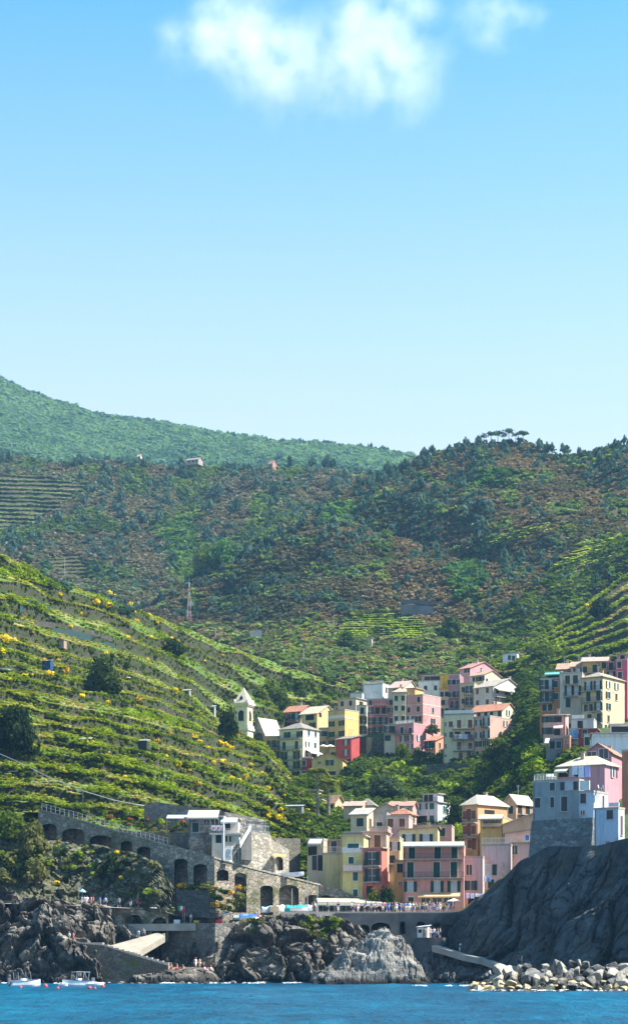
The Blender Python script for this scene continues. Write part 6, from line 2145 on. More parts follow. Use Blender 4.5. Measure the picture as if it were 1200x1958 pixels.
for px, py, rr, kind, lab in ((108, 1690, 9, 'broom', 'yellow flowering bush low on the rocky bank'), (225, 1632, 8, 'broom', 'yellow flowering bush under the fourth arch'), (243, 1640, 8, 'dry', 'gold topped bush under the fifth arch'), (258, 1645, 6, 'dry', 'small gold bush right of the fifth arch'),
                              (280, 1690, 9, 'dry', 'round ochre bush above the shore path'), (268, 1700, 8, 'dry', 'reddish brown bush above the shore path'), (232, 1680, 6, 'broom', 'low yellow bush among the agaves'), (340, 1700, 8, 'broom', 'yellowish bush at the left of the planter wall'),
                              (363, 1700, 7, 'dry', 'golden bush in the middle of the planter wall'), (384, 1700, 7, 'dry', 'golden bush at the right of the planter wall'), (113, 1612, 8, 'dry', 'olive gold bush under the first arch'), (745, 1232, 8, 'broom', 'bright yellow bush below the vineyard'),
                              (755, 1232, 6, 'broom', 'smaller yellow bush below the vineyard'), (1122, 1160, 7, 'broom', 'yellow bush on the right hand slope above the terraces'), (600, 1272, 5, 'dry', 'small orange bush beside the utility pole'), (240, 945, 5, 'broom', 'yellow bush high on the middle hill'),
                              (150, 885, 6, 'broom', 'yellow bush on the crest of the middle hill'), (1000, 1163, 5, 'broom', 'yellow bush beside the small bright meadow')):
    bush(kind, px, py, rr, lab, None, 'flowering_bush')
bush('green', 45, 1072, 27, 'round dense bush on the crest of the left hillside', None, 'bush', sz=.75)


r = random.Random(3)
L_rose = leaf_mat('rose_blossom', [(.30, .04, .03), (.45, .08, .05), (.4, .15, .08)], .9, .3)
BM['rose'] = plant_meshes([L_green, L_rose], 3, 110, .17, .85, .5, 420)
for k in range(46):
    px = r.uniform(196, 356); py = np.interp(px, [190, 262, 356], [1578, 1590, 1592]) - r.uniform(-6, 22); Yp = np.interp(px, [180, 300, 356], [374.5, 366, 362]) + (1590 - py) * .12
    kind = r.choice(['green', 'dark', 'green', 'rose', 'olive', 'bright']); rad = r.uniform(5, 10)
    lab = '%s %s on the planted terrace left of the cafe' % ('larger' if rad > 8 else 'smaller', {'rose': 'red flowering rose bush', 'bright': 'light green bush', 'olive': 'olive green bush', 'dark': 'dark green bush', 'green': 'leafy green bush'}[kind])
    PEND.append((rad + (100 if kind == 'rose' else 0), kind, P(px, py, Yp), rad, lab, 'plants on the terrace left of the cafe', 'bush', 'bush', .3, 1.0))
PEND.sort(key=lambda q: -q[0])
for q in PEND[:292]: put_bush(*q)
KM = {'green': L_green, 'bright': L_bright, 'olive': L_olive, 'dark': L_dark, 'broom': L_yellow, 'dry': L_orange, 'rose': L_rose}
KL = list(KM)
vv, mm = [], []
for w_, kind, g, rpx, *_ in PEND[292:]:
    s = rpx * g.y / F
    V = scatter([blob(70, int(px * 7 + rpx * 31) % 1000, .2, .85) for px in (g.x,)], [g + Vector((0, -.2, -.25 * s))], [s], 1.0, int(rpx * 100))
    vv.append(V); mm += [KL.index(kind)] * (len(V) // 4)
if vv:
    o = link('undergrowth', quads_mesh('undergrowth', np.concatenate(vv), [KM[k] for k in KL], mm))
    tag(o, 'countless smaller green shrubs between the larger bushes of the slopes', 'undergrowth', None, 'stuff')


# ---- trees with trunk and crown
def tree(label, px, py, hpx, wpx, mat, cat='tree', name='tree', group=None, seed=1, nf=420, trunk_h=.3, bark=M_bark, leaf=.11, lean=0.0, loc=None):
    g = loc if loc is not None else ground(px, py)[0]
    if g is None: return
    s = g.y / F
    h, wd = hpx * s, wpx * s
    root = empty(name, g, rng.uniform(0, 6.28) if lean == 0 else 0)
    tag(root, label, cat, group)
    r = random.Random(seed)
    mb = MB()
    th = h * (trunk_h + .25)
    tip = Vector((lean * h, 0, th))
    mb.tube((0, 0, -.6), tip * .5 + Vector((wd * .03, 0, 0)), max(.08, wd * .055), max(.06, wd * .045), 6)
    mb.tube(tip * .5 + Vector((wd * .03, 0, 0)), tip, max(.06, wd * .045), max(.04, wd * .03), 6)
    for k in range(5):
        t = 2 * math.pi * k / 5 + r.uniform(-.4, .4)
        a = tip * r.uniform(.6, 1)
        mb.tube(a, a + Vector((math.cos(t) * wd * .28, math.sin(t) * wd * .28, h * r.uniform(.12, .3))), wd * .022, wd * .01, 5)
    mb.build('trunk', bark, root)
    V = blob(nf, seed + 700, leaf, 1.0, 11)
    V -= V.mean(0)
    ext_ = np.abs(V).max(0)
    V = V / ext_ * np.array([wd / 2, wd / 2, h * (1 - trunk_h) / 2])
    V += np.array([lean * h, 0, h * (1 + trunk_h) / 2])
    if trunk_h < .16:        # foliage down to the ground, with lower side boughs
        for q in range(4):
            a_ = 1.6 * q + r.uniform(-.5, .5); W_ = blob(nf // 5, seed + 730 + q, leaf * 1.7, 1.0, 6); W_ -= W_.mean(0); W_ = W_ / np.abs(W_).max(0)
            V = np.concatenate([V, W_ * np.array([wd * .34, wd * .34, h * .27]) + np.array([math.cos(a_) * wd * .33, math.sin(a_) * wd * .33, h * (.22 + .1 * (q % 2))])])
    link('crown', quads_mesh('crown', V, mat), root)
    return root


tree('big dark bushy tree in the middle of the left terraces', 197, 1330, 82, 58, L_dark, seed=1, nf=900, leaf=.08, trunk_h=.08)
tree('big dark tree mass at the left edge of the terraces', 28, 1440, 100, 78, L_dark, seed=2, nf=1100, leaf=.075, trunk_h=.08)
tree('dark upright tree touching the left side of the bell tower', 437, 1418, 72, 36, L_dark, seed=3, nf=600, leaf=.09, trunk_h=.1)
tree('dark green tree on the terraces above the rusty bush', 330, 1255, 38, 46, L_dark, seed=4, nf=420, trunk_h=.1)
tree('feathery light olive tree on the bank at the left edge', 62, 1640, 78, 52, L_olive, seed=5, nf=900, leaf=.07, trunk_h=.1)
tree('dark leafy tree on the bank at the left edge', 22, 1612, 66, 52, L_green, seed=6, nf=800, leaf=.08, trunk_h=.1)
tree('pale olive tree low on the rocky bank', 70, 1688, 52, 44, L_olive, seed=7, nf=600, leaf=.08, trunk_h=.12)
tree('dark rounded tree in the middle of the bank under the arches', 216, 1672, 44, 38, L_dark, seed=8, nf=500, trunk_h=.1)
pz = lambda px, Y, z: Vector(((px - 600) * Y / F, Y, z))
tree('olive green tree left of the pair in front of the coral red house', 714, 1740, 50, 30, L_green, seed=9, nf=600, leaf=.085, trunk_h=.18, loc=pz(714, 360.5, ZP), name='tree')
tree('dark dense tree right of the pair in front of the coral red house', 739, 1740, 54, 34, L_dark, seed=10, nf=700, leaf=.085, trunk_h=.15, loc=pz(739, 360, ZP), name='tree')
tree('grey green leafy tree in the garden below the upper village', 735, 1525, 48, 66, leaf_mat('grey_green_leaves', [(.05, .08, .04), (.09, .13, .06), (.14, .18, .09)], .2), seed=11, nf=900, leaf=.075, trunk_h=.12)
tree('leafy tree in front of the deep pink house', 770, 1462, 46, 34, L_green, seed=12, nf=520, trunk_h=.25, loc=pz(770, 590, P(770, 1464, 590).z))
tree('smaller leafy tree right of the one before the deep pink house', 798, 1462, 38, 24, L_green, seed=13, nf=420, trunk_h=.25, loc=pz(798, 588, P(798, 1464, 588).z))
tree('small tree on the roof terrace of the big pink house', 824, 1402, 22, 26, L_dark, seed=14, nf=300, trunk_h=.15, loc=pz(826, 602, P(826, 1404, 602).z))
tree('dark tree right of the white villa', 870, 1588, 62, 44, L_dark, seed=15, nf=800, leaf=.08, trunk_h=.1)
tree('bright leafy tree between the white villa and the apricot house', 876, 1606, 34, 26, L_bright, seed=16, nf=420, trunk_h=.1)
tree('broad green tree on the slope below the salmon corner house', 955, 1455, 48, 60, L_green, seed=17, nf=900, leaf=.075, trunk_h=.1)
tree('bright green tree above the blue grey house', 1030, 1490, 44, 60, L_bright, seed=18, nf=800, leaf=.075, trunk_h=.1)
tree('broad light green tree below the small pink house', 1050, 1462, 46, 54, L_bright, seed=19, nf=800, leaf=.075, trunk_h=.1)
tree('rounded green tree behind the white hut', 1040, 1262, 38, 46, L_green, seed=20, nf=600, trunk_h=.1)
tree('dark tree on the right hand slope above the terraces', 1148, 1178, 36, 44, L_dark, seed=21, nf=500, trunk_h=.1)
tree('bright green tree in the gully of the middle hill', 425, 1085, 58, 52, leaf_mat('spring_leaves', [(.03, .09, .03), (.06, .15, .04), (.10, .2, .06)], .1), seed=22, nf=900, leaf=.075, trunk_h=.08)
tree('darker green tree left of the bright one in the gully', 392, 1095, 64, 44, L_scrub, seed=23, nf=700, leaf=.08, trunk_h=.08)
tree('second bright green tree at the right of the gully', 452, 1070, 36, 32, L_forest, seed=24, nf=500, trunk_h=.08)
tree('round dark tree on the crest beside the reddish cottage', 534, 892, 26, 19, L_pine, seed=25, nf=300, trunk_h=.2)
tree('dark tree on the crest of the middle hill right of the pale farmhouse', 447, 884, 20, 18, L_pine, seed=26, nf=260, trunk_h=.2)
tree('dark round tree beside the bright vineyard', 862, 1225, 52, 44, L_dark, seed=27, nf=600, trunk_h=.1)
tree('dark tree at the foot of the vineyard', 690, 1250, 34, 34, L_scrub, seed=28, nf=450, trunk_h=.1)
tree('light green bush tree left of the field house', 662, 1238, 34, 34, L_green, seed=29, nf=450, trunk_h=.1)


# palms
def palm(label, px, base, top, Y, fr, seed, n=26):
    b0 = pz(px, Y, P(px, base, Y).z); t0 = P(px, top, Y)
    root = empty('palm_tree', b0)
    tag(root, label, 'palm tree', 'palm trees by the harbour slope')
    h = t0.z - b0.z
    mb = MB()
    prof = []
    for k in range(15): prof.append((.36 - .10 * k / 14 + (.05 if k % 2 else 0), -1 + (h + 1) * k / 14))
    mb.lathe(prof, 8)
    mb.build('trunk', M_barkp, root)
    r = random.Random(seed)
    for k in range(n):
        az = 2 * math.pi * k / n + r.uniform(-.15, .15)
        up = r.uniform(-.1, 1.25)
        L = fr * r.uniform(.8, 1.1)
        fm = MB(); pts = []
        d = Vector((math.cos(az), math.sin(az), 0))
        for i in range(9):
            u = i / 8
            pts.append(Vector((0, 0, h)) + d * (L * u * math.cos(up * .8) * (1 - .15 * u)) + Vector((0, 0, L * (math.sin(up) * u - .75 * u * u))))
        side = d.cross(Vector((0, 0, 1)))
        for a, b_ in zip(pts[:-1], pts[1:]):
            fm.tube(a, b_, .03, n=3, caps=False)
        for i in range(1, 17):
            u = i / 16 * 8; j = min(7, int(u)); q = pts[j] + (pts[j + 1] - pts[j]) * (u - j)
            ln = .85 * math.sin(math.pi * (.12 + .8 * i / 17)) + .1
            for sg in (-1, 1):
                e = q + side * sg * ln + d * ln * .5 + Vector((0, 0, -.22 * ln))
                fm.add([q - d * .13, q + d * .13, e], [(0, 1, 2)])
        fm.build('frond', L_palm, root)


L_palm = leaf_mat('palm_leaves', [(.13, .16, .035), (.22, .25, .06), (.32, .32, .11)], .6, .35)
palm('taller palm tree with a slim trunk in front of the yellow gabled house', 607, 1552, 1478, 455, 3.8, 1, 34)
palm('shorter bushy palm tree right of the taller one', 628, 1550, 1500, 452, 3.9, 2, 34)


# agaves: rosettes of thick pointed leaves on the bank
def agave_mesh(seed):
    r = random.Random(seed); mb = MB()
    for k in range(22):
        az = 2.4 * k; up = .25 + 1.1 * k / 22
        d = Vector((math.cos(az) * math.cos(up), math.sin(az) * math.cos(up), math.sin(up)))
        sd_ = d.cross(Vector((0, 0, 1))).normalized(); L = r.uniform(.8, 1.15)
        a = d * .1; m_ = d * L * .55; tp = d * L + Vector((0, 0, -.05)); n_ = sd_.cross(d) * .04
        mb.add([a - sd_ * .08, a + sd_ * .08, m_ + sd_ * .12 + n_, tp, m_ - sd_ * .12 + n_], [(0, 1, 2, 3, 4)])
    return mb.mesh('agave', L_agave)


AG = [agave_mesh(i) for i in range(3)]
for i, (px, py, rr) in enumerate(((122, 1622, 13), (112, 1630, 10), (96, 1645, 11), (200, 1645, 14), (185, 1650, 11), (176, 1668, 12), (205, 1690, 12), (215, 1700, 10), (235, 1665, 12), (250, 1650, 10), (280, 1712, 10), (240, 1690, 9),
                                  (188, 1690, 11), (280, 1650, 9), (160, 1345, 10), (175, 1343, 12), (218, 1346, 11), (235, 1350, 9), (300, 1325, 8), (310, 1327, 8), (430, 1475, 8))):
    g = ground(px, py)[0]
    if g is None: continue
    s = rr * g.y / F
    o = link('agave', AG[i % 3], None, g + Vector((0, -.2, .1 * s)), i * 1.3)
    o.scale = (s, s, s)
    where = 'on the rocky bank under the arches' if py > 1600 else ('beside the big dark tree on the middle terraces' if px < 250 else 'on the slope left of the bell tower')
    tag(o, '%s blue green agave rosette %s' % ('large' if rr >= 12 else ('medium sized' if rr >= 10 else 'small'), where), 'agave', 'agaves on the terraces and the bank')


# ---- pines and trees on the hills
def pine_mesh(seed, umbrella=False):
    r = random.Random(seed)
    nf = 90
    V = blob(nf, seed + 900, .17 if umbrella else .2, .5 if umbrella else 1.0, 6)
    V -= V.mean(0)
    V = V / np.abs(V).max(0)
    if umbrella: V = V * np.array([.42, .42, .2]) + np.array([0, 0, .8])
    else:
        V = V * np.array([.34, .34, .42]) + np.array([0, 0, .6])
        taper = np.clip(1.25 - V[:, 2], .35, 1)[:, None]
        V[:, :2] *= taper * 1.25
    mb = MB()
    mb.tube((0, 0, -.1), (.02, 0, .75), .04, .02, 4)
    tq = []
    for k in range(4):
        t = math.pi / 2 * k
        a, b_ = (.038 * math.cos(t), .038 * math.sin(t)), (.038 * math.cos(t + 1.57), .038 * math.sin(t + 1.57))
        tq += [(a[0], a[1], -.1), (b_[0], b_[1], -.1), (b_[0] * .5, b_[1] * .5, .72), (a[0] * .5, a[1] * .5, .72)]
    W_ = np.concatenate([V, np.array(tq)])
    return quads_mesh('pine_tree', W_, [L_pine, M_bark], [0] * nf + [1] * 4)


PM = [pine_mesh(i) for i in range(6)]
UM = [pine_mesh(20 + i, True) for i in range(4)]
GP = 'pine trees scattered over the hills'
extra_pts, extra_s = [], []
cnt = 0


def put_pine(px, py, hpx, label, umb=False, ridge=None):
    global cnt
    for dy in range(0, 30, 2):
        g = ground(px, py + dy)[0]
        if g is not None and g.y < 1300 + (px < 700) * 200: break
    if g is None: return False
    s = hpx * g.y / F
    o = link('pine_tree', (UM if umb else PM)[cnt % (4 if umb else 6)], None, g + Vector((0, 0, -.04 * s)), rng.uniform(0, 6.28))
    o.scale = (s, s, s)
    tag(o, label, 'pine tree', GP); cnt += 1
    return True


for i, (px, py, h, lab) in enumerate(((938, 847, 26, 'umbrella pine at the left of the group on the right hand summit'), (951, 846, 28, 'umbrella pine second from the left on the right hand summit'), (972, 847, 30, 'tall umbrella pine in the middle of the right hand summit'),
                                      (985, 849, 24, 'lower umbrella pine in the group on the right hand summit'), (999, 851, 30, 'dense dark pine at the right of the summit group'), (962, 848, 22, 'slim umbrella pine between the taller two on the summit'), (924, 848, 22, 'small umbrella pine at the left edge of the summit'))):
    put_pine(px, py, h, lab, True)
for px, py, h, lab in ((1083, 874, 28, 'lone dark pine on the right hand skyline'), (1106, 873, 22, 'small pine right of the lone one on the skyline'), (1175, 860, 24, 'pine near the right edge on the skyline'), (1193, 858, 28, 'pine at the right edge of the skyline'),
                       (1030, 868, 34, 'bushy pine right of the summit group'), (1045, 872, 30, 'second bushy pine right of the summit group')):
    put_pine(px, py, h, lab)
r = random.Random(123)
for k in range(46):       # line of trees along the left edge of the brown hill
    u = r.random(); px = 420 + 300 * u; py = np.interp(px, [420, 500, 560, 640, 720], [1084, 1042, 1012, 954, 906]) + r.uniform(1, 16)
    put_pine(px, py, r.uniform(16, 30), 'dark pine in the line along the left spur of the brown hill')
for k in range(60):       # skyline and shoulder of the brown hill
    px = r.uniform(700, 930)
    py = np.interp(px, [700, 800, 850, 930], [922, 884, 866, 850]) + r.uniform(0, 22)
    put_pine(px, py, r.uniform(16, 30), 'dark pine among many on the left shoulder of the brown hill')
k = 0
while k < 115:
    px, py = r.uniform(360, 1200), r.uniform(860, 1200)
    if not inpoly(px, py, PC) or not free(px, py) or nz(px, py, 55, 35, 5.5) < .06: continue
    if put_pine(px, py, r.uniform(18, 34), 'blue green pine scattered on the brown hill behind the village'): k += 1
k = 0
while k < 105:
    px, py = r.uniform(-20, 690), r.uniform(880, 1120)
    if not inpoly(px, py, PD) or not free(px, py) or nz(px, py, 60, 40, 9.5) < -.05: continue
    if put_pine(px, py, r.uniform(18, 34), 'blue green pine scattered on the middle hill behind the left terraces'): k += 1
pts, ss = [], []
k = 0
PT = [blob(26, 950 + i, .3, 1.25, 5) for i in range(6)]
while k < 1500:
    px, py = r.uniform(-30, 1250), r.uniform(850, 1180)
    c_ok = inpoly(px, py, PC); d_ok = inpoly(px, py, PD)
    if not (c_ok or d_ok) or not free(px, py) or nz(px, py, 55, 35, 5.5 if c_ok else 9.5) < -.02: continue
    g = ground(px, py)[0]
    if g is None: continue
    pts.append(g); ss.append(r.uniform(6, 11) * g.y / F); k += 1
stuff('hill_woods', 'scattered small dark trees covering the flanks of the hills', 'woodland', scatter(PT, pts, ss, 1.0, 77), L_pine)
pts, ss = [], []
for k in range(90):      # tree tops along the crest of the far ridge
    px = r.uniform(0, 800)
    py = np.interp(px, [0, 50, 120, 200, 300, 370, 440, 520, 640, 720, 800], [731, 757, 778, 803, 816, 829, 841, 853, 859, 865, 880])
    g = ground(px, py + r.uniform(1, 6))[0]
    if g is None or g.y < 1700: continue
    pts.append(g + Vector((0, 0, 2))); ss.append(r.uniform(3, 6))
stuff('ridge_trees', 'row of tree tops along the crest of the far ridge', 'woodland', scatter(PT, pts, ss, 1.1, 78), L_pine)
# =============================================================== breakwater boulders
r = random.Random(9)
GBW = 'boulders of the breakwater'
rocks_ = []
top = lambda px: np.interp(px, [895, 915, 940, 960, 985, 1030, 1060, 1100, 1140, 1200, 1260], [1892, 1878, 1866, 1852, 1844, 1840, 1838, 1836, 1842, 1843, 1838])
for row, (Yb, n) in enumerate(((247, 22), (243, 21), (239, 20), (236, 22))):
    for i in range(n):
        px = 900 + (1270 - 900) * (i + r.uniform(.1, .9)) / n
        py_t = top(px)
        py = py_t + (1893 - py_t) * (row + r.uniform(0, .6)) / 4
        if py > 1896: continue
        rpx = r.uniform(9, 17) * (1 if row < 3 else .7) * (1.5 if r.random() < .25 else 1)
        rocks_.append((px, py + rpx * .45, Yb, rpx))
for k, (px, py, Yb, rpx) in enumerate(rocks_):
    py = min(py, 1893)
    col = 'y' if (py > 1878 and r.random() < .75) else ('d' if r.random() < .4 else 'w')
    o = link('boulder', BOUL[col][k % 4], None, P(px, py, Yb), r.uniform(0, 6.28))
    s = rpx * Yb / F
    o.scale = (s * r.uniform(.9, 1.35), s * r.uniform(.8, 1.1), s * r.uniform(.65, .95))
    o.rotation_euler = (r.uniform(-.4, .4), r.uniform(-.5, .5), r.uniform(0, 6.28))
    word = {'y': 'ochre stained', 'd': 'dark grey', 'w': 'bright whitish'}[col]
    where = 'at the left tip of the breakwater' if px < 950 else ('in the left half of the breakwater' if px < 1050 else ('in the right half of the breakwater' if px < 1150 else 'at the right edge of the breakwater'))
    lv = 'at the waterline' if py > 1878 else ('on top' if py < top(px) + 14 else 'half way up')
    tag(o, '%s %s boulder lying %s %s' % ('large' if rpx > 16 else ('small' if rpx < 11 else 'middle sized'), word, lv, where), 'boulder', GBW)
# breakwater core under the boulders, near black to paint the shade in their gaps
sh = rock_sheet('breakwater_core', Sheet([(890, [(1899, 236), (1894, 240), (1893, 246), (1893, 250)]), (930, [(1898, 234), (1890, 238), (1878, 244), (1872, 250)]), (980, [(1898, 234), (1884, 238), (1865, 244), (1856, 250)]), (1270, [(1898, 234), (1884, 238), (1862, 244), (1852, 250)])]), 892, 1268, 110, 24, plain('gap_shade_core', (.03, .028, .025)), .5, 2.0, back=((3, -2), (6, -5)), seed=3)
tag(sh, kind='structure')
# loose rocks along the shore
GSR = 'loose rocks along the shore'
for k in range(46):
    px = r.uniform(0, 830)
    Yb = r.uniform(331, 337)
    rpx = r.uniform(4, 11)
    o = link('shore_boulder', BOUL[r.choice('dd')][k % 4], None, P(px, 1884 - r.uniform(0, 3), Yb), 0)
    s = rpx * Yb / F
    o.scale = (s * 1.3, s, s * .7); o.rotation_euler = (r.uniform(-.3, .3), r.uniform(-.3, .3), r.uniform(0, 6))
    where = 'below the cliff at the left' if px < 250 else ('below the bathing ledge' if px < 430 else ('below the lower quay' if px < 590 else 'at the foot of the large pale rock'))
    tag(o, '%s dark wet rock at the waterline %s' % ('larger' if rpx > 7.5 else 'smaller', where), 'rock', GSR)

# =============================================================== foam
M_foam, _nt, _b = new_mat('sea_foam')
_b.inputs['Base Color'].default_value = (.82, .86, .88, 1)
fm = []
for x0, x1, py, Yb, dens in ((0, 60, 1879, 330, 30), (95, 150, 1879, 330, 25), (180, 240, 1880, 331, 30), (300, 420, 1879, 331, 110), (415, 505, 1880, 331, 90), (540, 600, 1881, 332, 60), (690, 800, 1883, 333, 40), (790, 905, 1889, 288, 170), (900, 1240, 1897, 233.5, 160)):
    for i in range(dens * 4):
        px = r.uniform(x0, x1)
        if mn.noise(Vector((px / 34.0, py, 0))) + .7 * mn.noise(Vector((px / 5.0, py, 4))) < r.uniform(-.1, .45): continue
        p = P(px, py, Yb + r.uniform(-4, 2.0)); p.z = r.uniform(.05, .22)
        fm.append((p, r.uniform(.08, .34)))
T_foam = [blob(10, 600 + i, .5, .28) for i in range(4)]
V = scatter(T_foam, [p for p, s in fm], [s for p, s in fm], .45, 6)
stuff('foam', 'white foam where the waves meet the rocks', 'foam', V, M_foam)

# =============================================================== boats and buoys
M_hull = plain('boat_white', (.85, .85, .85), .35)
M_navy = plain('boat_navy', (.03, .05, .10), .4)
M_bglass = plain('boat_glass', (.05, .07, .09), .15)


def boat_hull(L, Bm, Hh):
    mb = MB(); n = 14; prof = 7
    V = []
    for i in range(n + 1):
        u = i / n
        wd = Bm / 2 * (math.sin(math.pi * min(1, .5 + .5 * (1 - u) ** .75)) if False else (1 - max(0, (u - .45) / .55) ** 2.2) * (.88 + .12 * min(1, u * 4)))
        sh = Hh * (1 + .35 * u * u)
        kz_ = -.35 * Hh + .5 * Hh * max(0, (u - .6) / .4) ** 2
        x = -L / 2 + L * u + .06 * L * max(0, u - .8)
        for j in range(prof):
            t = j / (prof - 1) * 2 - 1
            yy = wd * math.copysign(abs(t) ** .75, t)
            zz = kz_ + (sh - kz_) * abs(t) ** 2.2
            V.append((x, yy, zz))
    mb.add(V, grid_faces(n + 1, prof))
    mb.add([V[j] for j in range(prof)], [tuple(range(prof))])
    dk = [(V[i * prof][0], V[i * prof][1] * .97, V[i * prof][2] - .06) for i in range(n + 1)] + [(V[i * prof + prof - 1][0], V[i * prof + prof - 1][1] * .97, V[i * prof][2] - .06) for i in range(n + 1)]
    mb.add(dk, [(i, i + 1, n + 2 + i, n + 1 + i) for i in range(n)])
    return mb, V, n, prof


def motorboat(label, px, py, Yb, L, rz, top=None):
    root = empty('motorboat', P(px, py, Yb) * 1.0, rz)
    root.location.z = .05
    tag(root, label, 'boat')
    Bm, Hh = L * .38, L * .16
    mb, V, n, prof = boat_hull(L, Bm, Hh)
    mb.build('hull', M_hull, root, smooth=False)
    gw = MB()
    for i in range(n):
        for j in (0, prof - 1):
            gw.tube(V[i * prof + j], V[(i + 1) * prof + j], .05, n=5)
    gw.build('rub_rail', M_navy, root)
    ws = MB(); x = .08 * L
    ws.add([(x, -Bm * .33, Hh), (x, Bm * .33, Hh), (x - .35, Bm * .28, Hh + .6), (x - .35, -Bm * .28, Hh + .6), (x - .05, -Bm * .33, Hh), (x - .05, Bm * .33, Hh), (x - .4, Bm * .28, Hh + .6), (x - .4, -Bm * .28, Hh + .6)],
           [(0, 1, 2, 3), (7, 6, 5, 4), (0, 3, 7, 4), (1, 5, 6, 2), (3, 2, 6, 7)])
    ws.build('windscreen', M_bglass, root)
    cs = MB(); cs.box(-.12 * L, .04 * L, -Bm * .2, Bm * .2, Hh - .1, Hh + .35); cs.build('console', M_hull, root)
    se = MB(); se.box(-.36 * L, -.24 * L, -Bm * .32, Bm * .32, Hh - .1, Hh + .22); se.build('seat', M_navy, root)
    ob = MB(); ob.box(-L * .5 - .45, -L * .5 - .02, -.18, .18, Hh * .4, Hh + .45); ob.box(-L * .5 - .3, -L * .5 - .12, -.08, .08, -.4, Hh * .4 - .002)
    ob.build('outboard_motor', plain('motor_grey', (.12, .12, .13), .4), root)
    for sx in (-.3, .12):
        ro = MB(); ro.tube((sx * L, -Bm * .4, Hh), (sx * L - .15, -Bm * .4, Hh + 1.2), .035, n=5); ro.tube((sx * L, Bm * .4, Hh), (sx * L - .15, Bm * .4, Hh + 1.2), .035, n=5)
        if top: ro.tube((sx * L - .15, -Bm * .4, Hh + 1.2), (sx * L - .15, Bm * .4, Hh + 1.2), .035, n=5)
        ro.build('rod', M_steel, root)
    if top:
        cv = MB(); cv.slab([(-.36 * L, -Bm * .45, Hh + 1.25), (.12 * L, -Bm * .45, Hh + 1.32), (.12 * L, Bm * .45, Hh + 1.32), (-.36 * L, Bm * .45, Hh + 1.25)], .06)
        cv.build('canopy', plain('boat_canopy', (.35, .42, .50)), root)
    return root


motorboat('white motorboat with a dark rail moored at the far left', 49, 1884, 292, 4.6, R(36))
motorboat('white motorboat with a small canopy moored right of the first one', 148, 1884, 290, 4.6, R(217), True)
root = empty('dinghy', (P(180, 1885, 291).x, 291, .12), R(28)); tag(root, 'long low white dinghy lying right of the canopied motorboat', 'boat')
mb, V, n, prof = boat_hull(2.9, .95, .32); mb.build('hull', M_hull, root)
mb = MB(); mb.box(-.6, -.3, -.36, .36, .18, .26); mb.build('seat', M_wood, root)
root = empty('dinghy', (P(121, 1887, 288).x, 288, .08), R(12)); tag(root, 'tiny white tender left of the canopied motorboat', 'boat')
mb, V, n, prof = boat_hull(1.3, .7, .26); mb.build('hull', M_hull, root)
mb = MB(); mb.box(-.2, 0, -.26, .26, .14, .2); mb.build('seat', M_wood, root)
M_buoy = plain('buoy_red', (.75, .10, .07), .4)
for px, py, rr, lab in ((40, 1887, .20, 'small red buoy under the bow of the leftmost motorboat'), (88, 1885, .27, 'largest red buoy between the two motorboats'), (111, 1888, .18, 'red buoy left of the tiny tender'),
                        (172, 1888, .22, 'red buoy right of the canopied motorboat'), (182, 1888, .15, 'smallest red buoy below the dinghy'), (197, 1885, .24, 'red buoy at the right end of the dinghy')):
    Yb = CZ * F / (py + 3 - HOR)
    mb = MB(); pr = [(rr * math.sin(math.pi * i / 8), rr * .8 - rr * math.cos(math.pi * i / 8)) for i in range(9)]
    mb.lathe(pr, 12); mb.lathe([(.05, rr * 1.75), (.05, rr * 2.1), (0, rr * 2.1)], 6)
    o = mb.build('mooring_buoy', M_buoy, None, (P(px, py, Yb).x, Yb, -.05), smooth=True); tag(o, lab, 'buoy', 'red mooring buoys')
# white rowing boat turned upside down on the lane above the arches
root = empty('rowing_boat', P(557, 1681, 360.5) + Vector((0, 0, .55)), R(-12)); tag(root, 'white rowing boat lying on the sloping lane above the wide arch', 'boat')
mb, V, n, prof = boat_hull(4.3, 1.3, .55); mb.build('hull', M_hull, root)
for x in (-1.1, .1, 1.1):
    mb = MB(); mb.box(x, x + .22, -.5, .5, .3, .36); mb.build('seat', M_wood, root)
mb = MB(); mb.hexa([P(522, 1637, 357.5), P(547, 1638, 360), P(547, 1636, 362.5), P(522, 1634, 360.5), P(522, 1635.2, 357.5), P(547, 1636.2, 360), P(547, 1634.2, 362.5), P(522, 1632.2, 360.5)])
tag(mb.build('door_canopy', plain('ochre_canvas', (.62, .45, .14))), 'ochre canvas canopy above the arched doorway in the sunlit wall', 'canopy')

# =============================================================== quay clutter: parasols, covered boats, crates
def parasol(label, px, Y, z, rad, h, mat, tilt=0):
    root = empty('parasol', pz(px, Y, z)); tag(root, label, 'parasol')
    mb = MB(); mb.tube((0, 0, 0), (0, 0, h), .03, n=6); mb.build('pole', M_steel, root)
    mb = MB(); n = 10
    vs = [(0, 0, h + .35)] + [(rad * math.cos(2 * math.pi * i / n), rad * math.sin(2 * math.pi * i / n), h - .12) for i in range(n)] + [(rad * math.cos(2 * math.pi * i / n), rad * math.sin(2 * math.pi * i / n), h - .27) for i in range(n)]
    mb.add(vs, [(0, 1 + i, 1 + (i + 1) % n) for i in range(n)] + [(1 + i, 1 + n + i, 1 + n + (i + 1) % n, 1 + (i + 1) % n) for i in range(n)])
    o = mb.build('canopy', mat, root)
    o.rotation_euler = (0, R(tilt), 0)
    return root


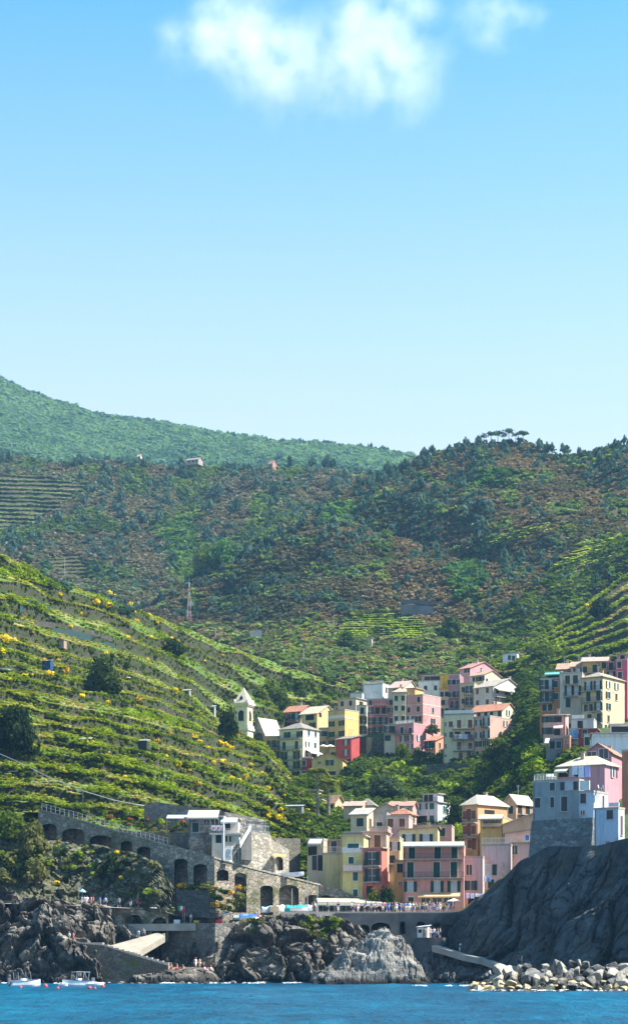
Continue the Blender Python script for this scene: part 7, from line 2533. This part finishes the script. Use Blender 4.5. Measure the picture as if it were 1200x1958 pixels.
M_wcan = plain('white_canvas', (.8, .8, .78)); M_bcan = plain('blue_tarp', (.02, .10, .55)); M_rcan = plain('red_cloth2', (.62, .05, .06)); M_tcan = plain('teal_cloth', (.02, .32, .30)); M_lbl = plain('light_blue_cloth', (.28, .48, .68))
parasol('wide white parasol on the lower quay', 432, 350, ZQ, 1.15, 1.7, M_wcan)
parasol('red parasol near the left end of the lower quay', 350, 352, ZQ, .55, 2.2, M_rcan)
parasol('pale cream parasol among the people at the right end of the promenade', 867, 353.5, ZP, 1.2, 2.0, M_wcan)
parasol('white parasol over the terrace left of the low yellow house', 618, 583, P(618, 1441, 583).z, 1.2, 2.2, M_wcan)
parasol('second white parasol beside the red house', 631, 584, P(631, 1441, 584).z, 1.2, 2.2, M_wcan)


def covered_boat(label, px, Y, z, L, rz, tarp):
    root = empty('covered_boat', pz(px, Y, z + .25), rz); tag(root, label, 'boat', 'boats laid up on the quay')
    mb, V, n, prof = boat_hull(L, L * .34, .5); mb.build('hull', M_hull, root)
    tb = MB(); a, c = [V[i * prof] for i in range(n + 1)], [V[i * prof + prof - 1] for i in range(n + 1)]
    vs = [(p[0], p[1] * 1.05, p[2] - .08) for p in a] + [(p[0], 0, p[2] + .4 + .1 * math.sin(p[0] * 3)) for p in a] + [(p[0], p[1] * 1.05, p[2] - .08) for p in c]
    k = n + 1
    tb.add(vs, [(i, i + 1, k + i + 1, k + i) for i in range(n)] + [(k + i, k + i + 1, 2 * k + i + 1, 2 * k + i) for i in range(n)])
    tb.build('tarpaulin', tarp, root)


covered_boat('boat under a bright blue tarpaulin on the lower quay', 476, 351, ZQ + .3, 3.2, R(20), M_bcan)
covered_boat('boat under a light blue cover left of the bright blue one', 462, 352, ZQ + .3, 2.8, R(-15), M_lbl)
covered_boat('boat under a teal cover at the end of the promenade', 567, 353.5, ZP, 3.6, R(5), M_tcan)
covered_boat('white covered boat beside the teal one', 580, 355.5, ZP, 3.0, R(-10), M_wcan)
covered_boat('white covered boat in front of the wide arch', 536, 355, ZP, 2.8, R(60), M_wcan)
covered_boat('boat under a light blue cover near the narrow arch', 512, 354.5, ZP - .2, 2.4, R(30), M_lbl)


def gear(name, label, px, Y, z, sz, mat, cat):
    mb = MB(); mb.box(-sz / 2, sz / 2, -sz * .35, sz * .35, 0, sz * .6)
    for k in range(4): mb.box(-sz / 2 - .02, sz / 2 + .02, -sz * .35 - .025, -sz * .35 - .003, sz * (.06 + .14 * k), sz * (.14 + .14 * k))
    mb.box(-sz * .53, sz * .53, -sz * .38, sz * .38, sz * .6 + .002, sz * .68)
    tag(mb.build(name, mat, None, pz(px, Y, z), rng.uniform(-.4, .4)), label, cat)


gear('fish_crate', 'yellow crate at the left of the lower quay', 376, 350.5, ZQ, .8, plain('crate_yellow', (.7, .5, .05)), 'crate')
gear('storage_chest', 'white chest on the lower quay near the wall corner', 339, 352, ZQ, 1.0, M_wcan, 'chest')
gear('fish_crate', 'red crate beside the wide white parasol', 418, 349.5, ZQ, .9, M_rcan, 'crate')
gear('storage_chest', 'beige chest in front of the narrow arch', 524, 354, ZP, 1.5, plain('chest_beige', (.55, .42, .28)), 'chest')
gear('fish_crate', 'teal crate at the end of the promenade', 549, 353, ZP, .9, M_tcan, 'crate')
gear('storage_chest', 'dark green chest behind the white parasol', 452, 351.5, ZQ, 1.0, plain('chest_green', (.03, .09, .05)), 'chest')
# a flag and cloths on a line on the lower quay
mb = MB(); p0 = pz(353, 352, ZQ); mb.tube(p0, p0 + Vector((0, 0, 3.0)), .035, n=5); fl = mb.build('flagpole', M_steel)
for k, (c, nm) in enumerate((((.05, .32, .12), 'green_band'), ((.75, .75, .72), 'white_band'), ((.6, .05, .05), 'red_band'))):
    q = MB(); q.hexa([p0 + Vector((-.55 + .4 * k - .55, -.02, 2.2)), p0 + Vector((-.15 + .4 * k - .55, -.02, 2.2)), p0 + Vector((-.15 + .4 * k - .55, .02, 2.2)), p0 + Vector((-.55 + .4 * k - .55, .02, 2.2)),
                     p0 + Vector((-.55 + .4 * k - .55, -.02, 3.0)), p0 + Vector((-.15 + .4 * k - .55, -.02, 3.0)), p0 + Vector((-.15 + .4 * k - .55, .02, 3.0)), p0 + Vector((-.55 + .4 * k - .55, .02, 3.0))])
    q.build(nm, plain('flag_' + nm, c), fl)
tag(fl, 'small green white and red flag on a pole on the lower quay', 'flag')
for k, (px, c, lab) in enumerate(((388, (.65, .45, .05), 'yellow'), (394, (.02, .12, .4), 'dark blue'), (400, (.03, .3, .35), 'teal'), (406, (.02, .2, .12), 'dark green'), (382, (.08, .1, .3), 'navy'), (411, (.05, .25, .2), 'sea green'))):
    mb = MB(); q = pz(px, 355.2, ZQ + 1.3)
    for i in range(5):
        mb.hexa([q + Vector((-.22 + .09 * i, -.03 * (i % 2), -.9)), q + Vector((-.13 + .09 * i, -.03 * ((i + 1) % 2), -.9)), q + Vector((-.13 + .09 * i, .03, -.9)), q + Vector((-.22 + .09 * i, .03, -.9)),
                 q + Vector((-.22 + .09 * i, -.03 * (i % 2), 0)), q + Vector((-.13 + .09 * i, -.03 * ((i + 1) % 2), 0)), q + Vector((-.13 + .09 * i, .03, 0)), q + Vector((-.22 + .09 * i, .03, 0))])
    tag(mb.build('beach_towel', plain('towel_' + lab, c)), '%s towel hanging on the stone parapet of the lower quay' % lab, 'towel', 'towels on the quay parapet')


# laundry
def laundry(label, a, b, drops, cols, seed):
    r_ = random.Random(seed)
    a, b = Vector(a), Vector(b)
    mb = MB(); mb.tube(a, b, .025, n=4); root = mb.build('clothes_line', M_steel); tag(root, label, 'laundry')
    n = len(cols)
    for i, c in enumerate(cols):
        u0, u1 = (i + .06) / n, (i + .94) / n; d = drops * r_.uniform(.7, 1.1); m_ = 8
        q = MB(); vs = []
        for lay in (0, .03):
            for j in range(m_ + 1):
                u = u0 + (u1 - u0) * j / m_; base_ = a + (b - a) * u + Vector((0, -.05 + .07 * math.sin(j * 2.1 + i) + lay, 0))
                vs += [base_, base_ + Vector((0, .03 * math.sin(j * 1.7), -d))]
        k = 2 * (m_ + 1)
        fs = []
        for o_ in (0, k): fs += [(o_ + 2 * j, o_ + 2 * j + 1, o_ + 2 * j + 3, o_ + 2 * j + 2) for j in range(m_)]
        fs += [(1 + 2 * j, k + 1 + 2 * j, k + 3 + 2 * j, 3 + 2 * j) for j in range(m_)]
        q.add(vs, fs); q.build('cloth', plain('cloth_%d%d%d' % tuple(int(x * 9) for x in c), c), root)


laundry('white and lavender sheets drying on the castle terrace', P(1092, 1466, 337.5), P(1128, 1465, 335.5), 1.7, [(.72, .72, .78), (.74, .74, .8), (.45, .42, .70)], 1)
laundry('lavender washing under the lowest window of the lilac house', P(889, 1708, 362), P(925, 1709, 362.2), .8, [(.5, .5, .72), (.6, .62, .8), (.72, .72, .8), (.5, .52, .75)], 2)
laundry('blue and white cloths hanging below the window of the balustraded pink house', P(912, 1675, 366), P(938, 1676, 366), 1.1, [(.7, .72, .78), (.6, .64, .75), (.12, .28, .6)], 3)
laundry('dark washing on the middle balcony of the tall cream block', P(866, 1404, 577.5), P(903, 1404, 577), 1.6, [(.25, .25, .28), (.6, .6, .62), (.5, .52, .6), (.16, .08, .12)], 4)
# white furniture on the castle terrace
for k, (px, py, Yb, lab) in enumerate(((1046, 1490, 341.5, 'leftmost white plastic chair on the castle terrace'), (1052, 1490, 341, 'middle white plastic chair on the castle terrace'), (1058, 1490, 340.5, 'rightmost white plastic chair on the castle terrace'), (1146, 1512, 334.5, 'white plastic chair on the lower light blue terrace'), (1155, 1512, 334, 'second white plastic chair on the lower light blue terrace'))):
    root = empty('plastic_chair', P(px, py, Yb), .4 * k); tag(root, lab, 'chair', 'white plastic chairs')
    mb = MB(); mb.box(-.25, .25, -.25, .25, .42, .46); mb.build('seat', M_white, root)
    mb = MB(); mb.hexa([(-.25, .2, .46), (.25, .2, .46), (.25, .25, .46), (-.25, .25, .46), (-.23, .3, .95), (.23, .3, .95), (.23, .34, .95), (-.23, .34, .95)]); mb.build('backrest', M_white, root)
    for sx in (-.21, .21):
        for sy in (-.21, .21):
            q = MB(); q.tube((sx, sy, 0), (sx, sy, .42), .025, n=5); q.build('leg', M_white, root)
# sheds and tanks on the terraces
def shed(label, px, py, w, d, h, wall, roofc, name='garden_shed', cat='shed'):
    g = ground(px, py)[0]
    if g is None: return
    root = empty(name, g + Vector((0, .5, -.25)), R(-10)); tag(root, label, cat)
    mb = MB(); mb.box(-w / 2, w / 2, 0, d, -.6, h); mb.build('wall', plain('shed_' + label[:14], wall), root)
    mb = MB(); mb.slab([(-w / 2 - .2, -.3, h + .1), (w / 2 + .2, -.3, h + .1), (w / 2 + .2, d + .2, h + .55), (-w / 2 - .2, d + .2, h + .55)], .08); mb.build('roof', plain('shed_roof_' + label[:14], roofc), root)
    mb = MB(); mb.box(-.45, .45, -.04, -.003, 0, min(1.9, h - .2)); mb.build('door', M_dark, root)


shed('dark shed with a bright blue side on the middle terraces', 80, 1276, 4.0, 2.2, 1.8, (.02, .06, .16), (.3, .32, .34))
shed('low shed with a pale sheet roof on the lower terraces', 156, 1421, 3.0, 2, 1.1, (.04, .04, .035), (.38, .38, .37))
shed('low hut with a dull white roof left of the rusty orange bush', 262, 1424, 4.2, 2.2, 1.1, (.035, .04, .035), (.30, .33, .34))
shed('low hut with a brownish roof at the left edge of the terraces', 14, 1486, 3.6, 2.2, 1.3, (.05, .045, .04), (.28, .24, .22))
shed('hut with an orange tiled roof on the upper terraces', 109, 1232, 3.4, 2.4, 1.3, (.3, .22, .16), (.5, .24, .14))
shed('small white box hut on the terraces left of the bell tower', 405, 1364, 1.6, 1.4, 2.2, (.40, .42, .43), (.4, .42, .44))
shed('pale stone hut at the edge of the straw terraces', 356, 1332, 1.8, 1.6, 2.0, (.34, .32, .29), (.38, .36, .33))
shed('grey garden shed on the slope above the harbour row', 560, 1560, 4, 2.5, 2.4, (.2, .2, .2), (.3, .3, .3))
for px, py, w_, lab in ((10, 1286, 3.2, 'heap of white plastic sheeting at the left edge'), (230, 1264, 1.7, 'white plastic sheet right of the small broom bushes'), (245, 1299, 2.0, 'white stones heaped beside the big dark tree')):
    g = ground(px, py)[0]
    if g is None: continue
    o = link('sheeting', quads_mesh('sheeting', scatter([blob(40, 990 + px, .5, .3)], [g + Vector((0, -.5, .2))], [w_ / 2], .5, 3), M_wcan)); tag(o, lab, 'sheeting')
facing_wall('shade_net', 'teal shade netting on the upper left terraces', [(40, 1166), (62, 1160), (82, 1166), (98, 1172)], 1.5, plain('teal_net', (.025, .06, .055)), .1, 'netting')
facing_wall('shade_net', 'long strip of teal netting below the grey terrace wall', [(102, 1208), (140, 1212), (175, 1222), (200, 1232), (222, 1242)], 0.8, plain('teal_net2', (.025, .055, .055)), .1, 'netting')

# =============================================================== people
def skin_mesh(name, verts, edges, radii, root, sub=1):
    me = bpy.data.meshes.new(name)
    me.from_pydata(verts, edges, [])
    o = bpy.data.objects.new(name, me)
    COL.objects.link(o)
    md = o.modifiers.new('skin', 'SKIN'); md.use_smooth_shade = True
    if sub:
        sb = o.modifiers.new('sub', 'SUBSURF'); sb.levels = sub
    for i, rr in enumerate(radii):
        me.skin_vertices[0].data[i].radius = (rr, rr) if not isinstance(rr, tuple) else rr
        me.skin_vertices[0].data[i].use_root = (i == root)
    dg = bpy.context.evaluated_depsgraph_get()
    out = bpy.data.meshes.new_from_object(o.evaluated_get(dg))
    out.name = name
    bpy.data.objects.remove(o)
    out.materials.clear()
    return out


def make_pose(kind):
    """joints: pelvis first. Returns body, shirt, trousers, hair meshes"""
    s_ = 0.0
    if kind == 'sit':
        pel, ches, neck, head = (0, 0, .12), (0, .10, .52), (0, .10, .68), (0, .06, .84)
        kn = [(-.14, -.42, .30), (.14, -.40, .34)]; an = [(-.15, -.75, .07), (.13, -.62, .06)]; toe = [(-.17, -.90, .06), (.15, -.78, .05)]
        el = [(-.27, .15, .32), (.26, .02, .34)]; wr = [(-.28, .22, .08), (.18, -.22, .33)]
    else:
        st = {'stand': 0, 'walk': .26, 'lean': .05, 'wave': 0}[kind]
        pel, ches, neck, head = (0, 0, .92), (0, -.02 if kind != 'lean' else -.14, 1.36), (0, -.03 if kind != 'lean' else -.2, 1.50), (0, -.05 if kind != 'lean' else -.26, 1.64)
        kn = [(-.10, -st * .8, .50), (.11, st * .3, .49)]; an = [(-.11, -st, .09), (.12, st * 1.15, .12)]; toe = [(-.13, -st - .16, .04), (.14, st * 1.15 - .13, .04)]
        el = [(-.27, .02 + st * .4, 1.10), (.27, -.03 - st * .4, 1.10)]; wr = [(-.28, -.08 + st * .5, .86), (.28, -.16 - st * .8, .88)]
        if kind == 'lean': el = [(-.28, -.26, 1.12), (.28, -.26, 1.12)]; wr = [(-.16, -.46, 1.08), (.16, -.46, 1.08)]
        if kind == 'wave': el[1] = (.34, -.12, 1.42); wr[1] = (.30, -.2, 1.66)
    sho = [(-.18, ches[1], ches[2] + .05), (.18, ches[1], ches[2] + .05)]
    hip = [(-.09, pel[1], pel[2] - .04), (.09, pel[1], pel[2] - .04)]
    mid = tuple((a + b) / 2 for a, b in zip(pel, ches))
    v = [pel, mid, ches, neck, head, (head[0], head[1], head[2] + .09), (head[0], head[1] - .085, head[2] - .01)]
    rd = [.13, .125, (.15, .11), .055, .092, .07, .035]
    e = [(0, 1), (1, 2), (2, 3), (3, 4), (4, 5), (4, 6)]
    for i in (0, 1):
        b = len(v); v += [hip[i], kn[i], an[i], toe[i]]; rd += [.095, .062, .045, .038]; e += [(0, b), (b, b + 1), (b + 1, b + 2), (b + 2, b + 3)]
        b = len(v); v += [sho[i], el[i], wr[i]]; rd += [.065, .045, .033]; e += [(2, b), (b, b + 1), (b + 1, b + 2)]
        W_, E_ = Vector(wr[i]), Vector(el[i]); d = (W_ - E_).normalized(); sd_ = d.orthogonal().normalized()
        pm = len(v); v.append(tuple(W_ + d * .08)); rd.append(.034); e.append((b + 2, pm))
        for f_, (off, ln) in enumerate(((-.03, .075), (-.01, .088), (.01, .082), (.03, .065))):
            q = len(v); v.append(tuple(W_ + d * (.08 + ln) + sd_ * off * 1.3)); rd.append(.0095); e.append((pm, q))
        q = len(v); v.append(tuple(W_ + d * .09 + sd_ * -.06)); rd.append(.011); e.append((b + 2, q))
    body = skin_mesh('person', v, e, rd, 0)
    shirt = skin_mesh('shirt', [mid, ches, (neck[0], neck[1], neck[2] - .06), sho[0], tuple((Vector(sho[0]) + Vector(el[0])) * .5 + (Vector(el[0]) - Vector(sho[0])) * .25), sho[1], tuple((Vector(sho[1]) + Vector(el[1])) * .5 + (Vector(el[1]) - Vector(sho[1])) * .25), pel],
                      [(0, 1), (1, 2), (1, 3), (3, 4), (1, 5), (5, 6), (0, 7)], [.15, (.175, .135), .085, .085, .07, .085, .07, .155], 0)
    tv = [pel]; te = []; tr_ = [.152]
    for i in (0, 1):
        b = len(tv); tv += [hip[i], kn[i], tuple(Vector(kn[i]) + (Vector(an[i]) - Vector(kn[i])) * .3)]; tr_ += [.115, .085, .075]; te += [(0, b), (b, b + 1), (b + 1, b + 2)]
    trs = skin_mesh('trousers', tv, te, tr_, 0)
    hair = skin_mesh('hair', [(head[0], head[1] + .03, head[2] + .06), (head[0], head[1] + .06, head[2] - .03), (head[0], head[1] - .03, head[2] + .10)], [(0, 1), (0, 2)], [.10, .075, .075], 0)
    face = MB()
    for sx in (-.035, .035): face.lathe([(0, 0), (.012, 0), (0, .01)], 6, (sx, head[1] - .1, head[2] + .02))
    face.box(-.028, .028, head[1] - .099, head[1] - .09, head[2] - .055, head[2] - .045)
    for sx in (-.098, .098): face.box(sx - .012, sx + .012, head[1] - .02, head[1] + .02, head[2] - .03, head[2] + .03)
    return body, shirt, trs, hair, face.mesh('face', M_dark)


POSES = {k: make_pose(k) for k in ('stand', 'walk', 'lean', 'sit', 'wave')}
SK = [plain('skin_%d' % i, c, .6) for i, c in enumerate(((.55, .34, .25), (.45, .27, .19), (.62, .42, .33)))]
CL = {'white': (.78, .78, .78), 'navy': (.03, .05, .16), 'red': (.62, .05, .06), 'light blue': (.35, .5, .7), 'grey': (.3, .3, .31), 'black': (.03, .03, .035), 'pink': (.7, .35, .4), 'blue': (.04, .16, .55), 'beige': (.5, .42, .3), 'green': (.08, .25, .12), 'yellow': (.7, .55, .08)}
CM = {k: plain('cloth_' + k.replace(' ', '_'), c) for k, c in CL.items()}
HC = {'dark': plain('hair_dark', (.03, .02, .015)), 'fair': plain('hair_fair', (.30, .2, .1)), 'grey': plain('hair_grey', (.35, .34, .33))}
NP = 0


def person(p, pose, shirt, trou, hair, rz, where, group, scale=1.0, bare=False):
    global NP
    body, sm, tm, hm, fm_ = POSES[pose]
    o = link('person', body, None, p, rz)
    o.scale = (scale,) * 3
    def dress(name, me, mat):
        c = link(name, me, o)
        c.material_slots  # object-level material so copies may differ
        return c
    sk = SK[NP % 3]
    for me, mat, nm, tgt in ((body, sk, None, o),):
        if not me.materials: me.materials.append(sk)
        tgt.material_slots[0].link = 'OBJECT'; tgt.material_slots[0].material = mat
    for me, mat, nm in ((sm, CM.get(shirt), 'shirt'), (tm, CM[trou], 'trousers'), (hm, HC[hair], 'hair'), (fm_, None, 'face')):
        if nm == 'shirt' and bare: continue
        if mat is not None and not me.materials: me.materials.append(mat)
        c = link(nm, me, o)
        if mat is not None:
            c.material_slots[0].link = 'OBJECT'; c.material_slots[0].material = mat
    vb = {'stand': 'standing', 'walk': 'walking', 'lean': 'leaning forward', 'sit': 'sitting', 'wave': 'standing with a raised arm'}[pose]
    lab = ('person without a shirt in %s shorts %s %s' % (trou, vb, where)) if bare else 'person in %s shirt and %s shorts %s %s' % (shirt, trou, vb, where)
    tag(o, lab, 'person', group)
    NP += 1
    return o


r = random.Random(41)
shirts = ['white', 'white', 'white', 'light blue', 'navy', 'grey', 'black', 'red', 'blue', 'pink', 'beige', 'yellow']
trs_ = ['navy', 'black', 'grey', 'beige', 'white', 'blue']
GPR = 'people on the promenade'
pxs = [597, 604, 628, 646, 672, 676, 684, 697, 700, 709, 716, 720, 732, 738] + [742 + 4.0 * i + r.uniform(-1.5, 1.5) for i in range(32)]
for i, px in enumerate(pxs):
    Yp = r.uniform(353.6, 356.5)
    where = 'at the promenade left end' if px < 650 else ('before the long cream awning' if px < 728 else ('before the promenade tree pair' if px < 768 else ('below the big salmon house' if px < 830 else 'below the orange shop awning')))
    person(pz(px, Yp, ZP), r.choice(['stand', 'stand', 'walk', 'lean', 'walk', 'wave'] if i % 7 == 0 else ['stand', 'stand', 'walk', 'lean', 'walk']), r.choice(shirts), r.choice(trs_), r.choice(['dark', 'dark', 'fair', 'grey']), r.uniform(-2.6, 2.6), where, GPR, r.uniform(.94, 1.06))
GQ = 'people on the lower quay'
for px, Yq, pose, s_, t_ in ((365, 350.5, 'stand', 'white', 'grey'), (376, 353, 'stand', 'light blue', 'white'), (409, 351.5, 'stand', 'white', 'pink'), (415, 349.5, 'lean', 'red', 'navy'), (446, 350, 'stand', 'red', 'black'), (421, 350.2, 'sit', 'pink', 'white'), (487, 353.5, 'stand', 'white', 'beige'),
                             (494, 352.5, 'walk', 'red', 'navy'), (497, 353.5, 'stand', 'pink', 'blue'), (482, 354.5, 'walk', 'white', 'black'), (502, 354, 'stand', 'grey', 'white'), (396, 353.6, 'stand', 'navy', 'grey'), (455, 354, 'walk', 'beige', 'navy')):
    z = ZQ
    person(pz(px, Yq, z), pose, s_, t_, r.choice(['dark', 'fair', 'grey']), r.uniform(-1.5, 1.5), 'among the lower quay stalls', GQ)
GS = 'people on the shore path'
for px, pose, s_, t_ in ((157, 'stand', 'light blue', 'white'), (162, 'stand', 'white', 'grey'), (167, 'walk', 'white', 'pink'), (175, 'stand', 'pink', 'beige'), (179, 'stand', 'red', 'black'), (192, 'walk', 'blue', 'grey'), (202, 'stand', 'light blue', 'navy'), (228, 'walk', 'grey', 'navy'), (250, 'stand', 'navy', 'white'), (265, 'stand', 'red', 'red'), (292, 'walk', 'blue', 'light blue'), (305, 'stand', 'navy', 'blue')):
    yy = np.interp(px, [70, 230, 330], [1728, 1735.5, 1739.5]); Yp = np.interp(px, [70, 230, 330], [351.5, 353.2, 354])
    person(P(px, yy - .2, Yp), pose, s_, t_, 'dark', r.uniform(-2, 2), 'on the rocky shore path', GS)
root = parasol('small light blue parasol held up above the people on the shore path', 158, 352.3, P(158, 1731, 352.3).z + .7, .6, 1.75, M_lbl)
GH = 'bathers near the harbour stairs'


def on_ground(px, py, dz=0.0):
    g = ground(px, py)[0]
    return g + Vector((0, 0, dz)) if g is not None else P(px, py, 343)


for px, py, pose, s_, t_, bare, wh in ((133, 1802, 'stand', 'white', 'black', 0, 'at the left stair head'), (141, 1802, 'stand', 'pink', 'red', 0, 'at the harbour stair head'), (265, 1796, 'stand', 'white', 'grey', 0, 'on the slipway'), (275, 1794, 'walk', 'grey', 'navy', 0, 'at the top of the slipway'),
                                       (320, 1848, 'stand', '', 'navy', 1, 'at the foot of the harbour stairs'), (327, 1852, 'sit', '', 'red', 1, 'at the left of the bathing ledge'), (338, 1854, 'sit', 'red', 'red', 0, 'in the middle of the bathing ledge'), (350, 1856, 'sit', '', 'black', 1, 'at the middle edge of the bathing ledge'),
                                       (382, 1852, 'stand', '', 'beige', 1, 'at the right of the bathing ledge'), (392, 1857, 'sit', 'pink', 'pink', 0, 'at the right end of the bathing ledge'), (404, 1857, 'sit', 'pink', 'white', 0, 'at the outer end of the bathing ledge'), (374, 1852, 'walk', 'white', 'white', 0, 'behind the bathers of the ledge')):
    p = on_ground(px, py)
    if px in (133, 141): p = Vector((pz(px, 342.5, 0).x, 342.5, P(146, 1802, 341).z)) if px > 140 else on_ground(px, py)
    if px in (265, 275): p = P(px, 1797 if px < 270 else 1795, 349.6)
    person(p + Vector((0, 0, .02)), pose, s_ or 'white', t_, r.choice(['dark', 'fair']), r.uniform(-1, 1), wh, GH, bare=bool(bare))
GK = 'people around the kiosk'
for px, Yk, pose, s_, t_ in ((822, 347.2, 'stand', 'pink', 'beige'), (829, 347.6, 'stand', 'white', 'blue'), (836, 348.2, 'walk', 'green', 'beige'), (841, 347.2, 'stand', 'grey', 'navy'), (812, 346.0, 'lean', 'beige', 'grey')):
    person(pz(px, Yk, kz), pose, s_, t_, 'dark', r.uniform(-2, 2), 'beside the white kiosk', GK)
for px, py, pose, s_, t_, wh in ((990, 1846, 'stand', 'black', 'navy', 'behind the breakwater'), (997, 1846, 'stand', 'beige', 'grey', 'right of the one in black'), (1013, 1848, 'sit', 'blue', 'blue', 'behind the breakwater'), (936, 1874, 'stand', 'white', 'black', 'on the breakwater tip'), (880, 1822, 'walk', 'light blue', 'white', 'on the headland path')):
    person(on_ground(px, py), pose, s_, t_, 'dark', r.uniform(-2, 2), wh, None)

# =============================================================== haze and clouds
mb = MB(); mb.box(-900, 950, -120, 3150, -9, 960)
hz = mb.build('haze', [])
hm = bpy.data.materials.new('haze_air'); hm.use_nodes = True
nt = hm.node_tree; nt.nodes.clear()
out = nnode(nt, 'ShaderNodeOutputMaterial'); pv = nnode(nt, 'ShaderNodeVolumePrincipled')
pv.inputs['Color'].default_value = (.34, .66, 1.0, 1); pv.inputs['Density'].default_value = 7e-05; pv.inputs['Anisotropy'].default_value = .25
nt.links.new(pv.outputs[0], out.inputs['Volume'])
hz.data.materials.append(hm)
tag(hz, 'pale blue haze in the air over the bay and the hills', 'haze', None, 'stuff')


def cloud(name, label, blobs, Y, dens, box_pad, seed):
    """volume of soft overlapping puffs broken up by noise; blobs (px, py, radius px, weight)"""
    s = Y / F
    cs = [(P(px, py, Y), rr * s, wt) for px, py, rr, wt in blobs]
    lo = Vector([min(c[i] - rr * 1.5 for c, rr, _ in cs) for i in range(3)]); hi = Vector([max(c[i] + rr * 1.5 for c, rr, _ in cs) for i in range(3)])
    mb = MB(); mb.box(lo.x, hi.x, lo.y, hi.y, lo.z, hi.z)
    m = bpy.data.materials.new(name + '_vapour'); m.use_nodes = True
    nt = m.node_tree; nt.nodes.clear()
    out = nnode(nt, 'ShaderNodeOutputMaterial'); pv = nnode(nt, 'ShaderNodeVolumePrincipled')
    g = nnode(nt, 'ShaderNodeNewGeometry')
    nx = nnode(nt, 'ShaderNodeTexNoise'); nx.inputs['Scale'].default_value = 1 / (60 * s); nx.inputs['Detail'].default_value = 3
    nt.links.new(g.outputs['Position'], nx.inputs['Vector'])
    sub = nnode(nt, 'ShaderNodeVectorMath', operation='SUBTRACT'); nt.links.new(nx.outputs['Color'], sub.inputs[0]); sub.inputs[1].default_value = (.5, .5, .5)
    scl = nnode(nt, 'ShaderNodeVectorMath', operation='SCALE'); nt.links.new(sub.outputs[0], scl.inputs[0]); scl.inputs['Scale'].default_value = 90 * s
    add = nnode(nt, 'ShaderNodeVectorMath', operation='ADD'); nt.links.new(g.outputs['Position'], add.inputs[0]); nt.links.new(scl.outputs[0], add.inputs[1])
    tot = None
    for c, rr, wt in cs:
        d = nnode(nt, 'ShaderNodeVectorMath', operation='DISTANCE'); nt.links.new(add.outputs[0], d.inputs[0]); d.inputs[1].default_value = c
        mr = nnode(nt, 'ShaderNodeMapRange', interpolation_type='SMOOTHSTEP')
        mr.inputs['From Min'].default_value = rr * 1.25; mr.inputs['From Max'].default_value = 0; mr.inputs['To Min'].default_value = 0; mr.inputs['To Max'].default_value = wt
        nt.links.new(d.outputs['Value'], mr.inputs['Value'])
        tot = mr.outputs[0] if tot is None else math_n(nt, 'ADD', tot, mr.outputs[0])
    nz_ = noise(nt, pos(nt), 1 / (55 * s), 4, .52)
    f = math_n(nt, 'MULTIPLY', tot, math_n(nt, 'MULTIPLY', math_n(nt, 'SUBTRACT', nz_, .37), 4.0, True))
    nt.links.new(math_n(nt, 'MULTIPLY', math_n(nt, 'MINIMUM', f, 1.2), dens), pv.inputs['Density'])
    pv.inputs['Color'].default_value = (1, 1, 1, 1); pv.inputs['Anisotropy'].default_value = .3
    nt.links.new(pv.outputs[0], out.inputs['Volume'])
    o = mb.build(name, m)
    tag(o, label, 'cloud')
    return o


cloud('cloud', 'broad soft white cloud at the top of the sky', [(345, 85, 60, .45), (390, 60, 75, .7), (440, 75, 90, 1.0), (490, 40, 80, .8), (510, 130, 90, 1.0), (540, 190, 55, .5), (590, 110, 95, .7), (685, 30, 80, .9), (750, 40, 85, .8), (690, 115, 95, .95), (770, 145, 85, .85), (800, 15, 55, .5), (640, 165, 65, .5), (830, 110, 45, .35), (870, 30, 55, .3)], 4000, .0085, 60, 1)
cloud('cloud', 'small wispy cloud right of the broad one', [(940, 40, 60, .6), (960, 20, 55, .5), (1005, 25, 45, .3), (945, 80, 32, .4), (1035, 22, 30, .25)], 4000, .0095, 30, 2)
